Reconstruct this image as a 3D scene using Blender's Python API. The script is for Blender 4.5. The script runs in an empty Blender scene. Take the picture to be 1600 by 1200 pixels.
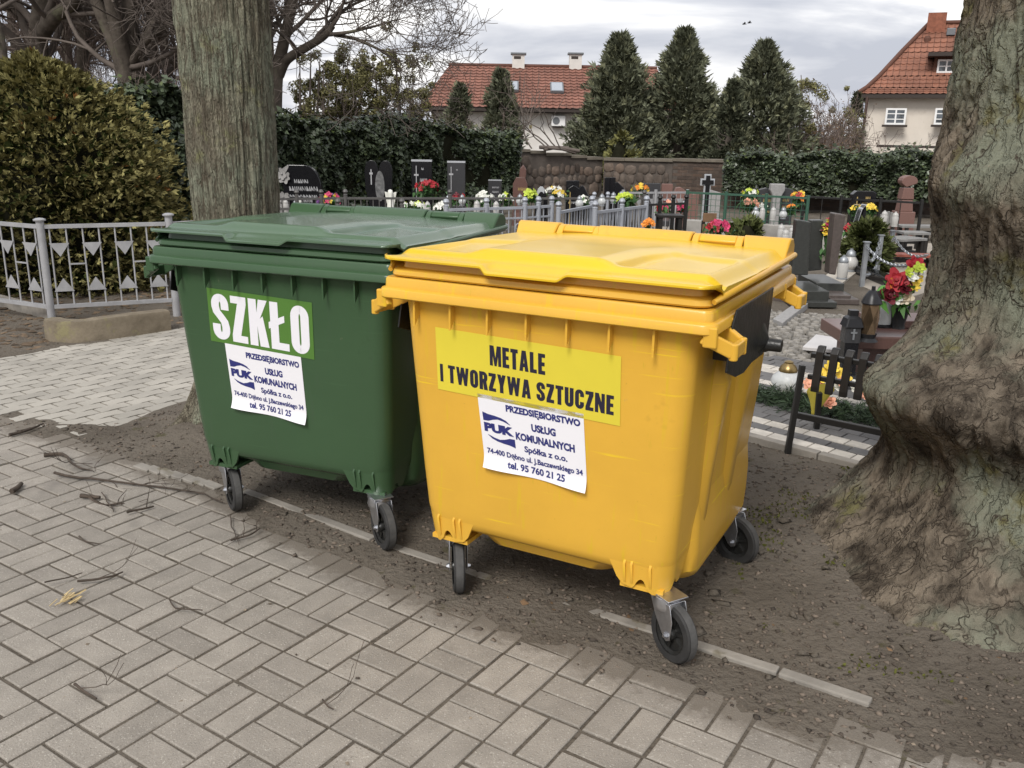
import bpy, math, random
import numpy as np
from mathutils import Vector, Matrix
R = math.radians
rng = np.random.default_rng(7)
random.seed(7)
scene = bpy.context.scene
col = scene.collection

# ---------------------------------------------------------------- camera
FPX, PITCH, ROLL, EYE = 1400.0, 0.2759, 0.0174, 1.6833      # for a 1600 x 1200 frame
_cp, _sp, _cr, _sr = math.cos(PITCH), math.sin(PITCH), math.cos(ROLL), math.sin(ROLL)
_f = np.array([0, _cp, -_sp]); _r0 = np.array([1., 0, 0]); _u0 = np.array([0, _sp, _cp])
_r = _cr*_r0 + _sr*_u0; _u = -_sr*_r0 + _cr*_u0
cam_d = bpy.data.cameras.new('camera'); cam = bpy.data.objects.new('camera', cam_d); col.objects.link(cam)
cam_d.sensor_fit = 'HORIZONTAL'; cam_d.sensor_width = 36; cam_d.lens = 36*FPX/1600
cam_d.clip_start = 0.05; cam_d.clip_end = 3000
cam.matrix_world = Matrix(((_r[0], _u[0], -_f[0], 0), (_r[1], _u[1], -_f[1], 0), (_r[2], _u[2], -_f[2], EYE), (0, 0, 0, 1)))
scene.camera = cam
EYEP = np.array([0, 0, EYE])
def ray(x, y): return _f + (x-800)/FPX*_r - (y-600)/FPX*_u
def G(x, y, z=0.0):                     # photo pixel -> point on the plane z
    d = ray(x, y); return EYEP + d*((z-EYE)/d[2])
def at(x, y, Y):                        # photo pixel -> point at depth Y
    d = ray(x, y); return EYEP + d*(Y/d[1])

# ---------------------------------------------------------------- light
SUN_EL, SUN_AZ = R(46), R(205)          # azimuth clockwise from +y
world = bpy.data.worlds.new('World'); scene.world = world; world.use_nodes = True
nt = world.node_tree; nt.nodes.clear()
def N(t, **kw):
    n = nt.nodes.new(t)
    for k, v in kw.items():
        if k.startswith('i_'):
            key = k[2:]; key = int(key) if key.isdigit() else key.replace('_', ' ')
            n.inputs[key].default_value = v
        else: setattr(n, k, v)
    return n
LK = lambda a, b: nt.links.new(a, b)
sky = N('ShaderNodeTexSky', sky_type='NISHITA', sun_disc=False, sun_elevation=SUN_EL, sun_rotation=SUN_AZ,
        air_density=1.2, dust_density=2.5, ozone_density=1.5)
tc = N('ShaderNodeTexCoord'); sep = N('ShaderNodeSeparateXYZ'); LK(tc.outputs['Generated'], sep.inputs[0])
zc = N('ShaderNodeMath', operation='MAXIMUM', i_1=0.0); LK(sep.outputs['Z'], zc.inputs[0])
za = N('ShaderNodeMath', operation='ADD', i_1=0.22); LK(zc.outputs[0], za.inputs[0])
dx = N('ShaderNodeMath', operation='DIVIDE'); LK(sep.outputs['X'], dx.inputs[0]); LK(za.outputs[0], dx.inputs[1])
dy = N('ShaderNodeMath', operation='DIVIDE'); LK(sep.outputs['Y'], dy.inputs[0]); LK(za.outputs[0], dy.inputs[1])
cmb = N('ShaderNodeCombineXYZ'); LK(dx.outputs[0], cmb.inputs['X']); LK(dy.outputs[0], cmb.inputs['Y'])
n1 = N('ShaderNodeTexNoise', i_Scale=1.0, i_Detail=6.0, i_Roughness=0.52, i_Distortion=0.35)
mp = N('ShaderNodeMapping'); mp.inputs['Location'].default_value = (3.1, 1.7, 0); mp.inputs['Scale'].default_value = (1.0, 1.5, 1)
LK(cmb.outputs[0], mp.inputs[0]); LK(mp.outputs[0], n1.inputs[0])
rmp = N('ShaderNodeValToRGB'); e = rmp.color_ramp.elements
e[0].position = 0.40; e[0].color = (3.9, 4.05, 4.6, 1)
e[1].position = 0.63; e[1].color = (9.4, 9.2, 8.9, 1)
m_ = rmp.color_ramp.elements.new(0.50); m_.color = (5.6, 5.65, 6.0, 1)
LK(n1.outputs['Fac'], rmp.inputs[0])
mx = N('ShaderNodeMix', data_type='RGBA'); mx.inputs[0].default_value = 0.93
LK(sky.outputs[0], mx.inputs[6]); LK(rmp.outputs[0], mx.inputs[7])
bg = N('ShaderNodeBackground', i_Strength=0.09); LK(mx.outputs[2], bg.inputs[0])
wo = N('ShaderNodeOutputWorld'); LK(bg.outputs[0], wo.inputs[0])
sl = bpy.data.lights.new('sun', 'SUN'); sl.energy = 1.7; sl.angle = R(22); sl.color = (1.0, 0.97, 0.92)
sun = bpy.data.objects.new('sun', sl); col.objects.link(sun)
_sd = Vector((math.sin(SUN_AZ)*math.cos(SUN_EL), math.cos(SUN_AZ)*math.cos(SUN_EL), math.sin(SUN_EL)))
sun.rotation_euler = _sd.to_track_quat('Z', 'Y').to_euler()
scene.view_settings.view_transform = 'Standard'; scene.view_settings.look = 'None'
scene.view_settings.gamma = 1; scene.view_settings.exposure = 0.74; scene.view_settings.use_curve_mapping = False
scene.cycles.max_bounces = 6; scene.cycles.transparent_max_bounces = 8

# ---------------------------------------------------------------- materials
def mat(name, color, rough=0.7, metal=0.0, var=0.0, vscale=6.0, color2=None, bump=0.0, bscale=40.0, bdist=0.01,
        island=0.0, spots=None, spot_scale=30.0, spot_pos=0.62, spec=0.5, coat=0.0, stretch=None, trans=0.0, ior=1.45, sss=0.0, detail=6.0):
    m = bpy.data.materials.new(name); m.use_nodes = True
    t = m.node_tree; b = t.nodes['Principled BSDF']; L = t.links.new
    def nn(ty, **kw):
        n = t.nodes.new(ty)
        for k, v in kw.items():
            if k.startswith('i_'): n.inputs[k[2:].replace('_', ' ')].default_value = v
            else: setattr(n, k, v)
        return n
    b.inputs['Roughness'].default_value = rough; b.inputs['Metallic'].default_value = metal
    b.inputs['Specular IOR Level'].default_value = spec; b.inputs['Coat Weight'].default_value = coat
    b.inputs['Transmission Weight'].default_value = trans; b.inputs['IOR'].default_value = ior
    c = (*color, 1); b.inputs['Base Color'].default_value = c
    co = nn('ShaderNodeTexCoord').outputs['Object']
    if stretch:
        mp = nn('ShaderNodeMapping'); mp.inputs['Scale'].default_value = stretch; L(co, mp.inputs[0]); co = mp.outputs[0]
    cur = None
    if var or color2:
        nz = nn('ShaderNodeTexNoise', i_Scale=vscale, i_Detail=detail, i_Roughness=0.6); L(co, nz.inputs['Vector'])
        rp = nn('ShaderNodeValToRGB'); L(nz.outputs['Fac'], rp.inputs[0])
        c2 = color2 or tuple(x*(1-var) for x in color)
        rp.color_ramp.elements[0].position = 0.33; rp.color_ramp.elements[0].color = (*c2, 1)
        rp.color_ramp.elements[1].position = 0.67; rp.color_ramp.elements[1].color = c
        cur = rp.outputs[0]
    def mixc(fac, a, bcol, mode='MIX'):
        x = nn('ShaderNodeMix', data_type='RGBA', blend_type=mode)
        if isinstance(fac, float): x.inputs[0].default_value = fac
        else: L(fac, x.inputs[0])
        for i, v in ((6, a), (7, bcol)):
            if isinstance(v, tuple): x.inputs[i].default_value = (*v, 1) if len(v) == 3 else v
            else: L(v, x.inputs[i])
        return x.outputs[2]
    if spots:
        for k, (sc, pos, sc_col) in enumerate(spots):
            nz = nn('ShaderNodeTexNoise', i_Scale=sc, i_Detail=4.0, i_Roughness=0.65); L(co, nz.inputs['Vector'])
            rp = nn('ShaderNodeValToRGB'); L(nz.outputs['Fac'], rp.inputs[0])
            rp.color_ramp.elements[0].position = pos; rp.color_ramp.elements[0].color = (0, 0, 0, 1)
            rp.color_ramp.elements[1].position = pos+0.08; rp.color_ramp.elements[1].color = (1, 1, 1, 1)
            cur = mixc(rp.outputs[0], cur if cur is not None else color, sc_col)
    if island:
        g = nn('ShaderNodeNewGeometry')
        mr = nn('ShaderNodeMapRange', i_To_Min=1-island, i_To_Max=1+island); L(g.outputs['Random Per Island'], mr.inputs[0])
        cur = mixc(1.0, cur if cur is not None else color, mr.outputs[0], 'MULTIPLY')
    if cur is not None: L(cur, b.inputs['Base Color'])
    if bump:
        nz = nn('ShaderNodeTexNoise', i_Scale=bscale, i_Detail=6.0, i_Roughness=0.6); L(co, nz.inputs['Vector'])
        bp = nn('ShaderNodeBump', i_Strength=bump, i_Distance=bdist); L(nz.outputs['Fac'], bp.inputs['Height']); L(bp.outputs[0], b.inputs['Normal'])
    m['_n'] = 1
    return m

# ---------------------------------------------------------------- noise (numpy value noise)
def vnoise(p, seed=0):
    p = np.asarray(p, float); i = np.floor(p).astype(np.int64); f = p-i; f = f*f*(3-2*f)
    def h(a, b, c):
        n = (a*374761393 + b*668265263 + c*2147483647*3 + seed*1274126177) & 0xffffffff
        n = ((n ^ (n >> 13))*1274126177) & 0xffffffff
        n = ((n ^ (n >> 15))*2246822519) & 0xffffffff
        return ((n ^ (n >> 16)) & 0xffff)/65535.0
    x, y, z = i[..., 0], i[..., 1], i[..., 2]; r = 0
    for a in (0, 1):
        wx = f[..., 0] if a else 1-f[..., 0]
        for b in (0, 1):
            wy = f[..., 1] if b else 1-f[..., 1]
            for c in (0, 1):
                wz = f[..., 2] if c else 1-f[..., 2]
                r = r + h(x+a, y+b, z+c)*wx*wy*wz
    return r*2-1
def fbm(p, oct=4, seed=0, gain=0.5):
    p = np.asarray(p, float); s = 0; a = 1; t = 0
    for k in range(oct):
        s = s + a*vnoise(p*2**k, seed+k*17); t += a; a *= gain
    return s/t
def sstep(a, b, x):
    t = np.clip((x-a)/(b-a), 0, 1); return t*t*(3-2*t)

# ---------------------------------------------------------------- mesh builder
class MB:
    def __init__(s): s.v = []; s.f = []; s.mi = []; s.n = 0
    def add(s, v, f, mi=0):
        v = np.asarray(v, float).reshape(-1, 3); s.v.append(v)
        s.f.extend([[q+s.n for q in a] for a in f]); s.mi.extend([mi]*len(f)); s.n += len(v); return s
    def box(s, c, size, rz=0, M=None, mi=0):
        hx, hy, hz = np.array(size)/2
        v = np.array([(-hx,-hy,-hz),(hx,-hy,-hz),(hx,hy,-hz),(-hx,hy,-hz),(-hx,-hy,hz),(hx,-hy,hz),(hx,hy,hz),(-hx,hy,hz)])
        if M is not None: v = v @ np.array(M).T
        if rz: c_, s_ = math.cos(rz), math.sin(rz); v = v @ np.array([[c_,-s_,0],[s_,c_,0],[0,0,1]]).T
        return s.add(v+np.array(c), [(0,3,2,1),(4,5,6,7),(0,1,5,4),(1,2,6,5),(2,3,7,6),(3,0,4,7)], mi)
    def bar(s, a, b, w, h=None, mi=0, up=(0,0,1)):
        a = np.array(a, float); b = np.array(b, float); h = h or w; d = b-a; L = np.linalg.norm(d); d = d/L
        u = np.array(up, float)
        if abs(d@u) > 0.98: u = np.array([0, 1., 0])
        x = np.cross(d, u); x /= np.linalg.norm(x); y = np.cross(x, d)
        M = np.stack([x, d, y], 1); return s.box((a+b)/2, (w, L, h), M=M, mi=mi)
    def tube(s, pts, rad, n=8, cap=True, mi=0):
        P = np.array(pts, float); k = len(P); rad = np.full(k, rad) if np.isscalar(rad) else np.array(rad, float)
        T = np.gradient(P, axis=0); T /= np.linalg.norm(T, axis=1)[:, None]+1e-12
        u = np.array([0, 0, 1.]) if abs(T[0][2]) < 0.9 else np.array([1., 0, 0])
        x = np.cross(T[0], u); x /= np.linalg.norm(x); V = []
        an = np.arange(n)*2*math.pi/n
        for i in range(k):
            x = x-T[i]*(x@T[i]); x /= np.linalg.norm(x)+1e-12; y = np.cross(T[i], x)
            V.append(P[i]+rad[i]*(np.cos(an)[:, None]*x+np.sin(an)[:, None]*y))
        f = [(i*n+j, i*n+(j+1) % n, (i+1)*n+(j+1) % n, (i+1)*n+j) for i in range(k-1) for j in range(n)]
        if cap: f += [tuple(range(n))[::-1], tuple(range((k-1)*n, k*n))]
        return s.add(np.concatenate(V), f, mi)
    def loft(s, loops, cap0=True, cap1=True, closed=True, mi=0):
        k = len(loops); n = len(loops[0])
        m = n if closed else n-1
        f = [(i*n+j, i*n+(j+1) % n, (i+1)*n+(j+1) % n, (i+1)*n+j) for i in range(k-1) for j in range(m)]
        if cap0: f.append(tuple(range(n))[::-1])
        if cap1: f.append(tuple(range((k-1)*n, k*n)))
        return s.add(np.concatenate([np.asarray(l, float) for l in loops]), f, mi)
    def lathe(s, prof, c=(0,0,0), n=16, M=None, mi=0, cap=True):
        an = np.arange(n)*2*math.pi/n
        L = [np.stack([r*np.cos(an), r*np.sin(an), np.full(n, z)], 1) for r, z in prof]
        if M is not None: L = [l @ np.array(M).T for l in L]
        return s.loft([l+np.array(c) for l in L], cap, cap, True, mi)
    def prism(s, poly, fn, d0, d1, mi=0):     # poly of 2D points, fn(u, v, d) -> 3D
        n = len(poly); a = [fn(u, v, d0) for u, v in poly]; b = [fn(u, v, d1) for u, v in poly]
        f = [tuple(range(n))[::-1], tuple(range(n, 2*n))]+[(i, (i+1) % n, n+(i+1) % n, n+i) for i in range(n)]
        return s.add(np.array(a+b), f, mi)
    def grid(s, X, mi=0, wrap=False):
        a, b = X.shape[:2]
        f = [(i*b+j, i*b+j+1, (i+1)*b+j+1, (i+1)*b+j) for i in range(a-1) for j in range(b-1)]
        if wrap: f += [(i*b+b-1, i*b, (i+1)*b, (i+1)*b+b-1) for i in range(a-1)]
        return s.add(X.reshape(-1, 3), f, mi)
    def xf(s, M3=None, t=(0,0,0)):
        s.v = [((v @ np.array(M3).T) if M3 is not None else v)+np.array(t) for v in s.v]; return s
    def build(s, name, m, parent=None, smooth=None, bevel=0, subsurf=0, loc=None):
        me = bpy.data.meshes.new(name)
        V = np.concatenate(s.v) if s.v else np.zeros((0, 3))
        me.from_pydata(V.tolist(), [], s.f)
        for k in (m if isinstance(m, (list, tuple)) else [m]): me.materials.append(k)
        if any(s.mi): me.polygons.foreach_set('material_index', s.mi)
        o = bpy.data.objects.new(name, me); col.objects.link(o)
        if smooth is not None:
            if smooth >= 180: me.shade_smooth()
            else:
                me.shade_smooth(); me.set_sharp_from_angle(angle=R(smooth))
        if bevel:
            b = o.modifiers.new('bevel', 'BEVEL'); b.width = bevel; b.segments = 2; b.limit_method = 'ANGLE'; b.angle_limit = R(35)
            b.harden_normals = False
        if subsurf:
            q = o.modifiers.new('sub', 'SUBSURF'); q.levels = q.render_levels = subsurf
        if parent is not None: o.parent = parent
        if loc is not None: o.location = loc
        return o
def quads(name, V, m, parent=None, smooth=False):      # V: (n, 4, 3) loose quads, fast path
    n, k = V.shape[:2]; me = bpy.data.meshes.new(name)
    me.vertices.add(n*k); me.vertices.foreach_set('co', V.reshape(-1).astype(np.float32))
    me.loops.add(n*k); me.loops.foreach_set('vertex_index', np.arange(n*k, dtype=np.int32))
    me.polygons.add(n); me.polygons.foreach_set('loop_start', np.arange(0, n*k, k, dtype=np.int32))
    me.update(calc_edges=True)
    for q in (m if isinstance(m, (list, tuple)) else [m]): me.materials.append(q)
    o = bpy.data.objects.new(name, me); col.objects.link(o)
    if parent is not None: o.parent = parent
    return o
def tag(o, label=None, cat=None, group=None, kind=None):
    if label: o['label'] = label
    if cat: o['category'] = cat
    if group: o['group'] = group
    if kind: o['kind'] = kind
    return o
def thing(name, label, cat, loc=(0,0,0), rz=0, group=None):
    o = bpy.data.objects.new(name, None); col.objects.link(o); o.empty_display_size = 0.1
    o.location = tuple(float(q) for q in loc); o.rotation_euler = (0, 0, rz)
    return tag(o, label, cat, group)
def copy_tree(o, parent=None):
    c = o.copy(); col.objects.link(c)
    if parent is not None: c.parent = parent
    for ch in list(o.children): copy_tree(ch, c)
    return c
def unit(v):
    v = np.asarray(v, float); return v/(np.linalg.norm(v, axis=-1, keepdims=True)+1e-9)

# leaf clouds: one folded diamond (quad) per leaf
def leaves(P, D, size, aspect=0.5, jitter=0.6, rg=None, sag=0.0):
    rg = rg or rng; n = len(P); D = unit(D+rg.normal(0, jitter, (n, 3)))
    s = size*rg.uniform(0.6, 1.25, (n, 1)); t = unit(np.cross(D, rg.normal(0, 1, (n, 3))))
    b = np.cross(D, t)
    V = np.stack([P-t*s*0.5, P+b*s*aspect*0.5+D*s*0.08, P+t*s*0.5-np.array([0, 0, 1])*s*sag, P-b*s*aspect*0.5+D*s*0.08], 1)
    return V
def sprays(P, D, size, blades=6, rg=None, spread=0.9, width=0.16, droop=0.15, plane_up=0.5):
    """flat fans of narrow blades, as of thuja and cypress"""
    rg = rg or rng; n = len(P); D = unit(D); out = []
    side = unit(np.cross(D, unit(rg.normal(0, 1, (n, 3))*(1-plane_up)+np.array([0, 0, plane_up]))))
    s = size*rg.uniform(0.6, 1.3, (n, 1))
    for k in range(blades):
        a = (k/(blades-1)-0.5)*2*spread+rg.normal(0, 0.12, (n, 1))
        d = unit(D*np.cos(a)+side*np.sin(a)-np.array([0, 0, droop])*rg.uniform(0, 1, (n, 1)))
        st = P+D*s*(0.25*k/blades); L = s*(1-0.35*np.abs(a)/spread)*rg.uniform(0.75, 1.1, (n, 1))
        w = unit(np.cross(d, np.cross(d, side)+rg.normal(0, 0.4, (n, 3))))*L*width
        out.append(np.stack([st, st+d*L*0.5+w, st+d*L, st+d*L*0.5-w], 1))
    return np.concatenate(out)
def poly_mask(poly, x, y):
    poly = np.asarray(poly); ins = np.zeros(np.shape(x), bool); n = len(poly); j = n-1
    for i in range(n):
        xi, yi = poly[i]; xj, yj = poly[j]
        c = ((yi > y) != (yj > y)) & (x < (xj-xi)*(y-yi)/((yj-yi)+1e-12)+xi); ins ^= c; j = i
    return ins
def poly_sd(poly, x, y):                 # signed distance, negative inside
    poly = np.asarray(poly, float); d = np.full(np.shape(x), 1e9)
    for i in range(len(poly)):
        a, b = poly[i], poly[(i+1) % len(poly)]; e = b-a; t = np.clip(((x-a[0])*e[0]+(y-a[1])*e[1])/(e@e), 0, 1)
        d = np.minimum(d, np.hypot(x-a[0]-t*e[0], y-a[1]-t*e[1]))
    return np.where(poly_mask(poly, x, y), -d, d)
# ================================================================ ground and paving
M_dirt = mat('bare_earth', (0.160, 0.138, 0.112), 0.95, color2=(0.095, 0.080, 0.063), vscale=1.6, bump=1.0, bscale=38, bdist=0.022, detail=10.0,
             spots=[(24.0, 0.66, (0.17, 0.14, 0.105)), (9.0, 0.62, (0.085, 0.075, 0.045)), (140.0, 0.69, (0.27, 0.235, 0.19))], spec=0.2)
M_brick = mat('concrete_paver', (0.318, 0.288, 0.25), 0.9, var=0.2, vscale=9.0, island=0.10, bump=1.0, bscale=190, bdist=0.004,
              spots=[(150.0, 0.59, (0.47, 0.44, 0.385)), (115.0, 0.60, (0.19, 0.17, 0.145)), (30.0, 0.66, (0.24, 0.215, 0.185)), (2.0, 0.60, (0.225, 0.205, 0.18))], spec=0.25)
M_pale = mat('pale_paver', (0.385, 0.36, 0.315), 0.9, var=0.16, vscale=3.0, island=0.1, bump=0.4, bscale=120, bdist=0.002,
             spots=[(6.0, 0.66, (0.36, 0.32, 0.26))], spec=0.25)
M_dark_pave = mat('grey_plaza_paver', (0.145, 0.14, 0.138), 0.85, var=0.25, vscale=8.0, island=0.16, bump=0.4, bscale=120, bdist=0.003)
M_white_pave = mat('white_plaza_paver', (0.56, 0.52, 0.46), 0.85, var=0.25, vscale=14.0, island=0.12, bump=0.4, bscale=120, bdist=0.003)
M_cobble = mat('granite_cobble', (0.29, 0.27, 0.24), 0.85, var=0.35, vscale=14.0, island=0.3, bump=0.5, bscale=60, bdist=0.006)
M_conc = mat('weathered_concrete', (0.30, 0.275, 0.24), 0.9, var=0.35, vscale=7.0, bump=0.5, bscale=60, bdist=0.005, spots=[(5.0, 0.6, (0.16, 0.14, 0.1))])
M_kerbstone = mat('mossy_kerb', (0.235, 0.195, 0.14), 0.92, color2=(0.13, 0.105, 0.072), vscale=5.0, bump=0.6, bscale=50, bdist=0.008, spots=[(4.0, 0.58, (0.21, 0.185, 0.10))])

BORDER = np.array([(-7.5, 7.3), (-2.94, 4.9), (-2.72, 4.79), (-2.34, 4.60), (-1.91, 4.32), (-1.49, 3.99), (-1.08, 3.62), (-0.82, 3.40), (-0.45, 3.10),
                   (-0.11, 2.87), (0.08, 2.76), (0.25, 2.66), (0.59, 2.45), (0.94, 2.22), G(1290, 1138)[:2], G(1450, 1164)[:2], G(1600, 1186)[:2], (4.5, 0.9)])
BORDER = BORDER[np.argsort(BORDER[:, 0])]
PATH = [G(-400, 650)[:2], G(0, 642)[:2], G(60, 655)[:2], G(150, 668)[:2], G(215, 655)[:2], G(292, 632)[:2], (-1.95, 5.8), (-1.6, 6.3), (-0.2, 7.4), (-1.6, 8.7), G(275, 512)[:2], G(85, 545)[:2], G(0, 560)[:2], G(-400, 640)[:2]]
PLAZA = [(1.40, 4.86), (2.9, 3.45), (4.6, 5.4), (3.2, 6.35), (2.0, 6.75), (1.2, 6.8), (0.2, 6.2)]
COBBLE = [(0.9, 7.0), (2.02, 6.80), (3.25, 6.4), (4.4, 8.3), (3.2, 8.6), (2.72, 8.75), (1.7, 9.2)]
def bdist(x, y): return (y-np.interp(x, BORDER[:, 0], BORDER[:, 1]))*0.8      # > 0 on the earth side
TREE_R = (2.3, 3.55); TREE_L = (-1.545, 5.0)
def ground_h(x, y):
    p = np.stack([x, y, 0*x], -1)
    n = fbm(p*1.3, 3, 3)*0.014+fbm(p*7, 4, 5)*0.010
    edge = fbm(p*3.0, 3, 11)*0.10+fbm(p*14, 2, 12)*0.025
    d = bdist(x, y)+edge*0.9
    w = sstep(-0.06, 0.10, d)*sstep(-0.08, 0.06, poly_sd(PATH, x, y)+edge*0.6)
    z = (n+0.008)*w+(1-w)*(-0.0062+0.0022*fbm(p*11, 3, 7))
    for P in (PLAZA, COBBLE): z = np.where(poly_sd(P, x, y) < 0.02, -0.04, z)
    for (cx, cy), r0, r1, h in ((TREE_R, 0.7, 1.6, 0.06), (TREE_L, 0.2, 0.75, 0.08)):
        q = np.hypot(x-cx, y-cy); z = z+h*(1-sstep(r0, r1, q))*sstep(-0.05, 0.45, bdist(x, y))*sstep(0.0, 0.55, poly_sd(PLAZA, x, y))*(1+0.6*fbm(p*4, 3, 21))
    return np.where(y > 40, n*0, z)
fx = np.concatenate([-np.geomspace(900, 5.2, 34), np.arange(-5.0, 4.0, 0.028), np.geomspace(4.2, 900, 36)])
fy = np.concatenate([-np.geomspace(300, 0.8, 16), np.arange(-0.5, 1.6, 0.3), np.arange(1.7, 7.6, 0.028), np.geomspace(7.8, 1500, 60)])
gx, gy = np.meshgrid(fx, fy, indexing='xy')
b = MB(); b.grid(np.stack([gx, gy, ground_h(gx, gy)], -1)); tag(b.build('ground', M_dirt, smooth=180), kind='structure')

def brick(b, c, a, L, W, zt, dep=0.035, ch=0.0035, rg=rng, tilt=0.006):
    """one chamfered paver, centre c, angle a"""
    ca, sa = math.cos(a), math.sin(a); tx, ty = rg.normal(0, tilt, 2)
    V = []
    for hx, hy, z in ((L/2, W/2, -dep), (L/2, W/2, -ch*0.8), (L/2-ch, W/2-ch, 0)):
        for sx, sy in ((-1, -1), (1, -1), (1, 1), (-1, 1)):
            x, y = sx*hx, sy*hy; V.append((c[0]+x*ca-y*sa, c[1]+x*sa+y*ca, zt+z+tx*x+ty*y))
    f = [(8, 9, 10, 11)]
    for k in (0, 4): f += [(k+i, k+(i+1) % 4, k+4+(i+1) % 4, k+4+i) for i in range(4)]
    b.add(V, f)
# basket-weave pavement in front
S = 0.2035; A0 = -0.5775; X0, Y0 = -0.3542, 2.8629
b = MB(); ci, si = math.cos(A0), math.sin(A0)
def nodep(i, j): return (X0+S*(i*ci+j*si), Y0+S*(i*si-j*ci))
for i in range(-40, 26):
    for j in range(-22, 34):
        cx, cy = nodep(i+0.5, j+0.5)
        if cy < 0.9 or cy > 8 or cx < -6 or cx > 4 or abs(cx) > 0.8*cy+1.2: continue
        horiz = (i+j) % 2 == 1
        for s in (-0.25, 0.25):
            c = nodep(i+0.5+(0 if horiz else s), j+0.5+(s if horiz else 0))
            d = float(bdist(np.array(c[0]), np.array(c[1])))
            if d > 0.16: continue
            brick(b, (c[0]+rng.normal(0, .0012), c[1]+rng.normal(0, .0012)), A0+(0 if horiz else math.pi/2)+rng.normal(0, 0.006), 0.1930, 0.0920, rng.normal(0.0, 0.0016)-0.008*max(0, d+0.02)/0.18, tilt=.0045)
pv = b.build('pavement', M_brick)
V_ = np.concatenate(b.v); dd_ = bdist(V_[:, 0], V_[:, 1]); du = np.clip(np.exp((dd_-.01)/.075), 0, 1)+.10*np.clip(fbm(V_*np.array([.9, .9, 0]), 3, 91)+.1, 0, 1)
at_ = pv.data.attributes.new('dust', 'FLOAT', 'POINT'); at_.data.foreach_set('value', du.astype(np.float32))
t_ = M_brick.node_tree; bs_ = t_.nodes['Principled BSDF']; old = bs_.inputs['Base Color'].links[0].from_socket
an_ = t_.nodes.new('ShaderNodeAttribute'); an_.attribute_name = 'dust'; nz_ = t_.nodes.new('ShaderNodeTexNoise'); nz_.inputs['Scale'].default_value = 26; nz_.inputs['Detail'].default_value = 6; nz_.inputs['Roughness'].default_value = .7
co_ = t_.nodes.new('ShaderNodeTexCoord'); t_.links.new(co_.outputs['Object'], nz_.inputs['Vector'])
ad_ = t_.nodes.new('ShaderNodeMath'); ad_.operation = 'ADD'; t_.links.new(an_.outputs['Fac'], ad_.inputs[0]); t_.links.new(nz_.outputs['Fac'], ad_.inputs[1])
mr_ = t_.nodes.new('ShaderNodeMapRange'); mr_.inputs['From Min'].default_value = .72; mr_.inputs['From Max'].default_value = 1.08; mr_.inputs['To Max'].default_value = .7; t_.links.new(ad_.outputs[0], mr_.inputs[0])
mx_ = t_.nodes.new('ShaderNodeMix'); mx_.data_type = 'RGBA'; t_.links.new(mr_.outputs[0], mx_.inputs[0]); t_.links.new(old, mx_.inputs[6]); mx_.inputs[7].default_value = (.125, .105, .082, 1); t_.links.new(mx_.outputs[2], bs_.inputs['Base Color'])
tag(pv, kind='structure')
# pale interlocking path behind
b = MB(); pa = math.atan2(PATH[-3][1]-PATH[-2][1], PATH[-3][0]-PATH[-2][0]); ca, sa = math.cos(pa), math.sin(pa)
o0 = np.array(PATH[-2])
for r_ in range(-36, 8):
    for k in range(-30, 32):
        u = k*0.205+(0.1025 if r_ % 2 else 0); v = r_*0.1025
        c = o0+np.array([u*ca-v*sa, u*sa+v*ca])
        if float(poly_sd(PATH, np.array(c[0]), np.array(c[1]))) > 0.06: continue
        # wavy-sided paver
        zt = rng.normal(0, 0.0008); pr = [(-0.0995, -0.0485), (-0.05, -0.0485), (-0.03, -0.0405), (0.03, -0.0405), (0.05, -0.0485), (0.0995, -0.0485),
                                         (0.0995, 0.0485), (0.05, 0.0485), (0.03, 0.0565), (-0.03, 0.0565), (-0.05, 0.0485), (-0.0995, 0.0485)]
        b.prism(pr, lambda x, y, d: (c[0]+.965*(x*ca-y*sa), c[1]+.965*(x*sa+y*ca), zt+d), -0.03, 0.0)
tag(b.build('path', M_pale), kind='structure')
# plaza at the right: dark pavers with white rows
bd, bw = MB(), MB(); e0, e1 = np.array(PLAZA[0]), np.array(PLAZA[1]); ux = unit(e1-e0); uy = np.array([-ux[1], ux[0]]); an = math.atan2(ux[1], ux[0])
for r_ in range(0, 26):
    for k in range(-16, 22):
        c = e0+ux*(k*0.122+(0.06 if r_ % 2 else 0))+uy*(0.05+r_*0.102)
        if float(poly_sd(PLAZA, np.array(c[0]), np.array(c[1]))) > -0.02: continue
        white = r_ in (0, 2, 7, 10, 13, 14)
        brick(bw if white else bd, c, an, 0.115, 0.095, 0.035+rng.normal(0, 0.001), ch=0.003)
tag(bd.build('plaza_paving', M_dark_pave), kind='structure'); tag(bw.build('plaza_paving_stripes', M_white_pave), kind='structure')
# kerb of the plaza
b = MB(); L = np.linalg.norm(e1-e0)
for k in range(int(L/0.5)+3):
    a = e0-ux*0.6+ux*(k*0.5+0.004); c = a+ux*0.492
    b.bar((*(a-uy*0.035), 0.0), (*(c-uy*0.035), 0.0), 0.06, 0.08)
tag(b.build('plaza_kerb', M_conc, bevel=0.004), kind='structure')
# rounded granite cobbles
b = MB()
for X in np.arange(0.6, 4.6, 0.07):
    for Y in np.arange(6.2, 9.4, 0.07):
        c = np.array([X, Y])+rng.normal(0, 0.010, 2)
        if float(poly_sd(COBBLE, c[0], c[1])) > 0: continue
        n = 7; an_ = np.arange(n)*2*math.pi/n+rng.uniform(0, 1); rr = rng.uniform(0.028, 0.036)*(1+rng.normal(0, 0.1, n)); zt = rng.normal(0.012, 0.004)
        lp = [np.stack([c[0]+rr*q*np.cos(an_), c[1]+rr*q*np.sin(an_), np.full(n, z)], 1) for q, z in ((1.02, -0.03), (1.0, zt-0.012), (0.72, zt))]
        b.loft(lp, cap0=False)
tag(b.build('cobblestone_path', M_cobble, smooth=50), kind='structure')
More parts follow.
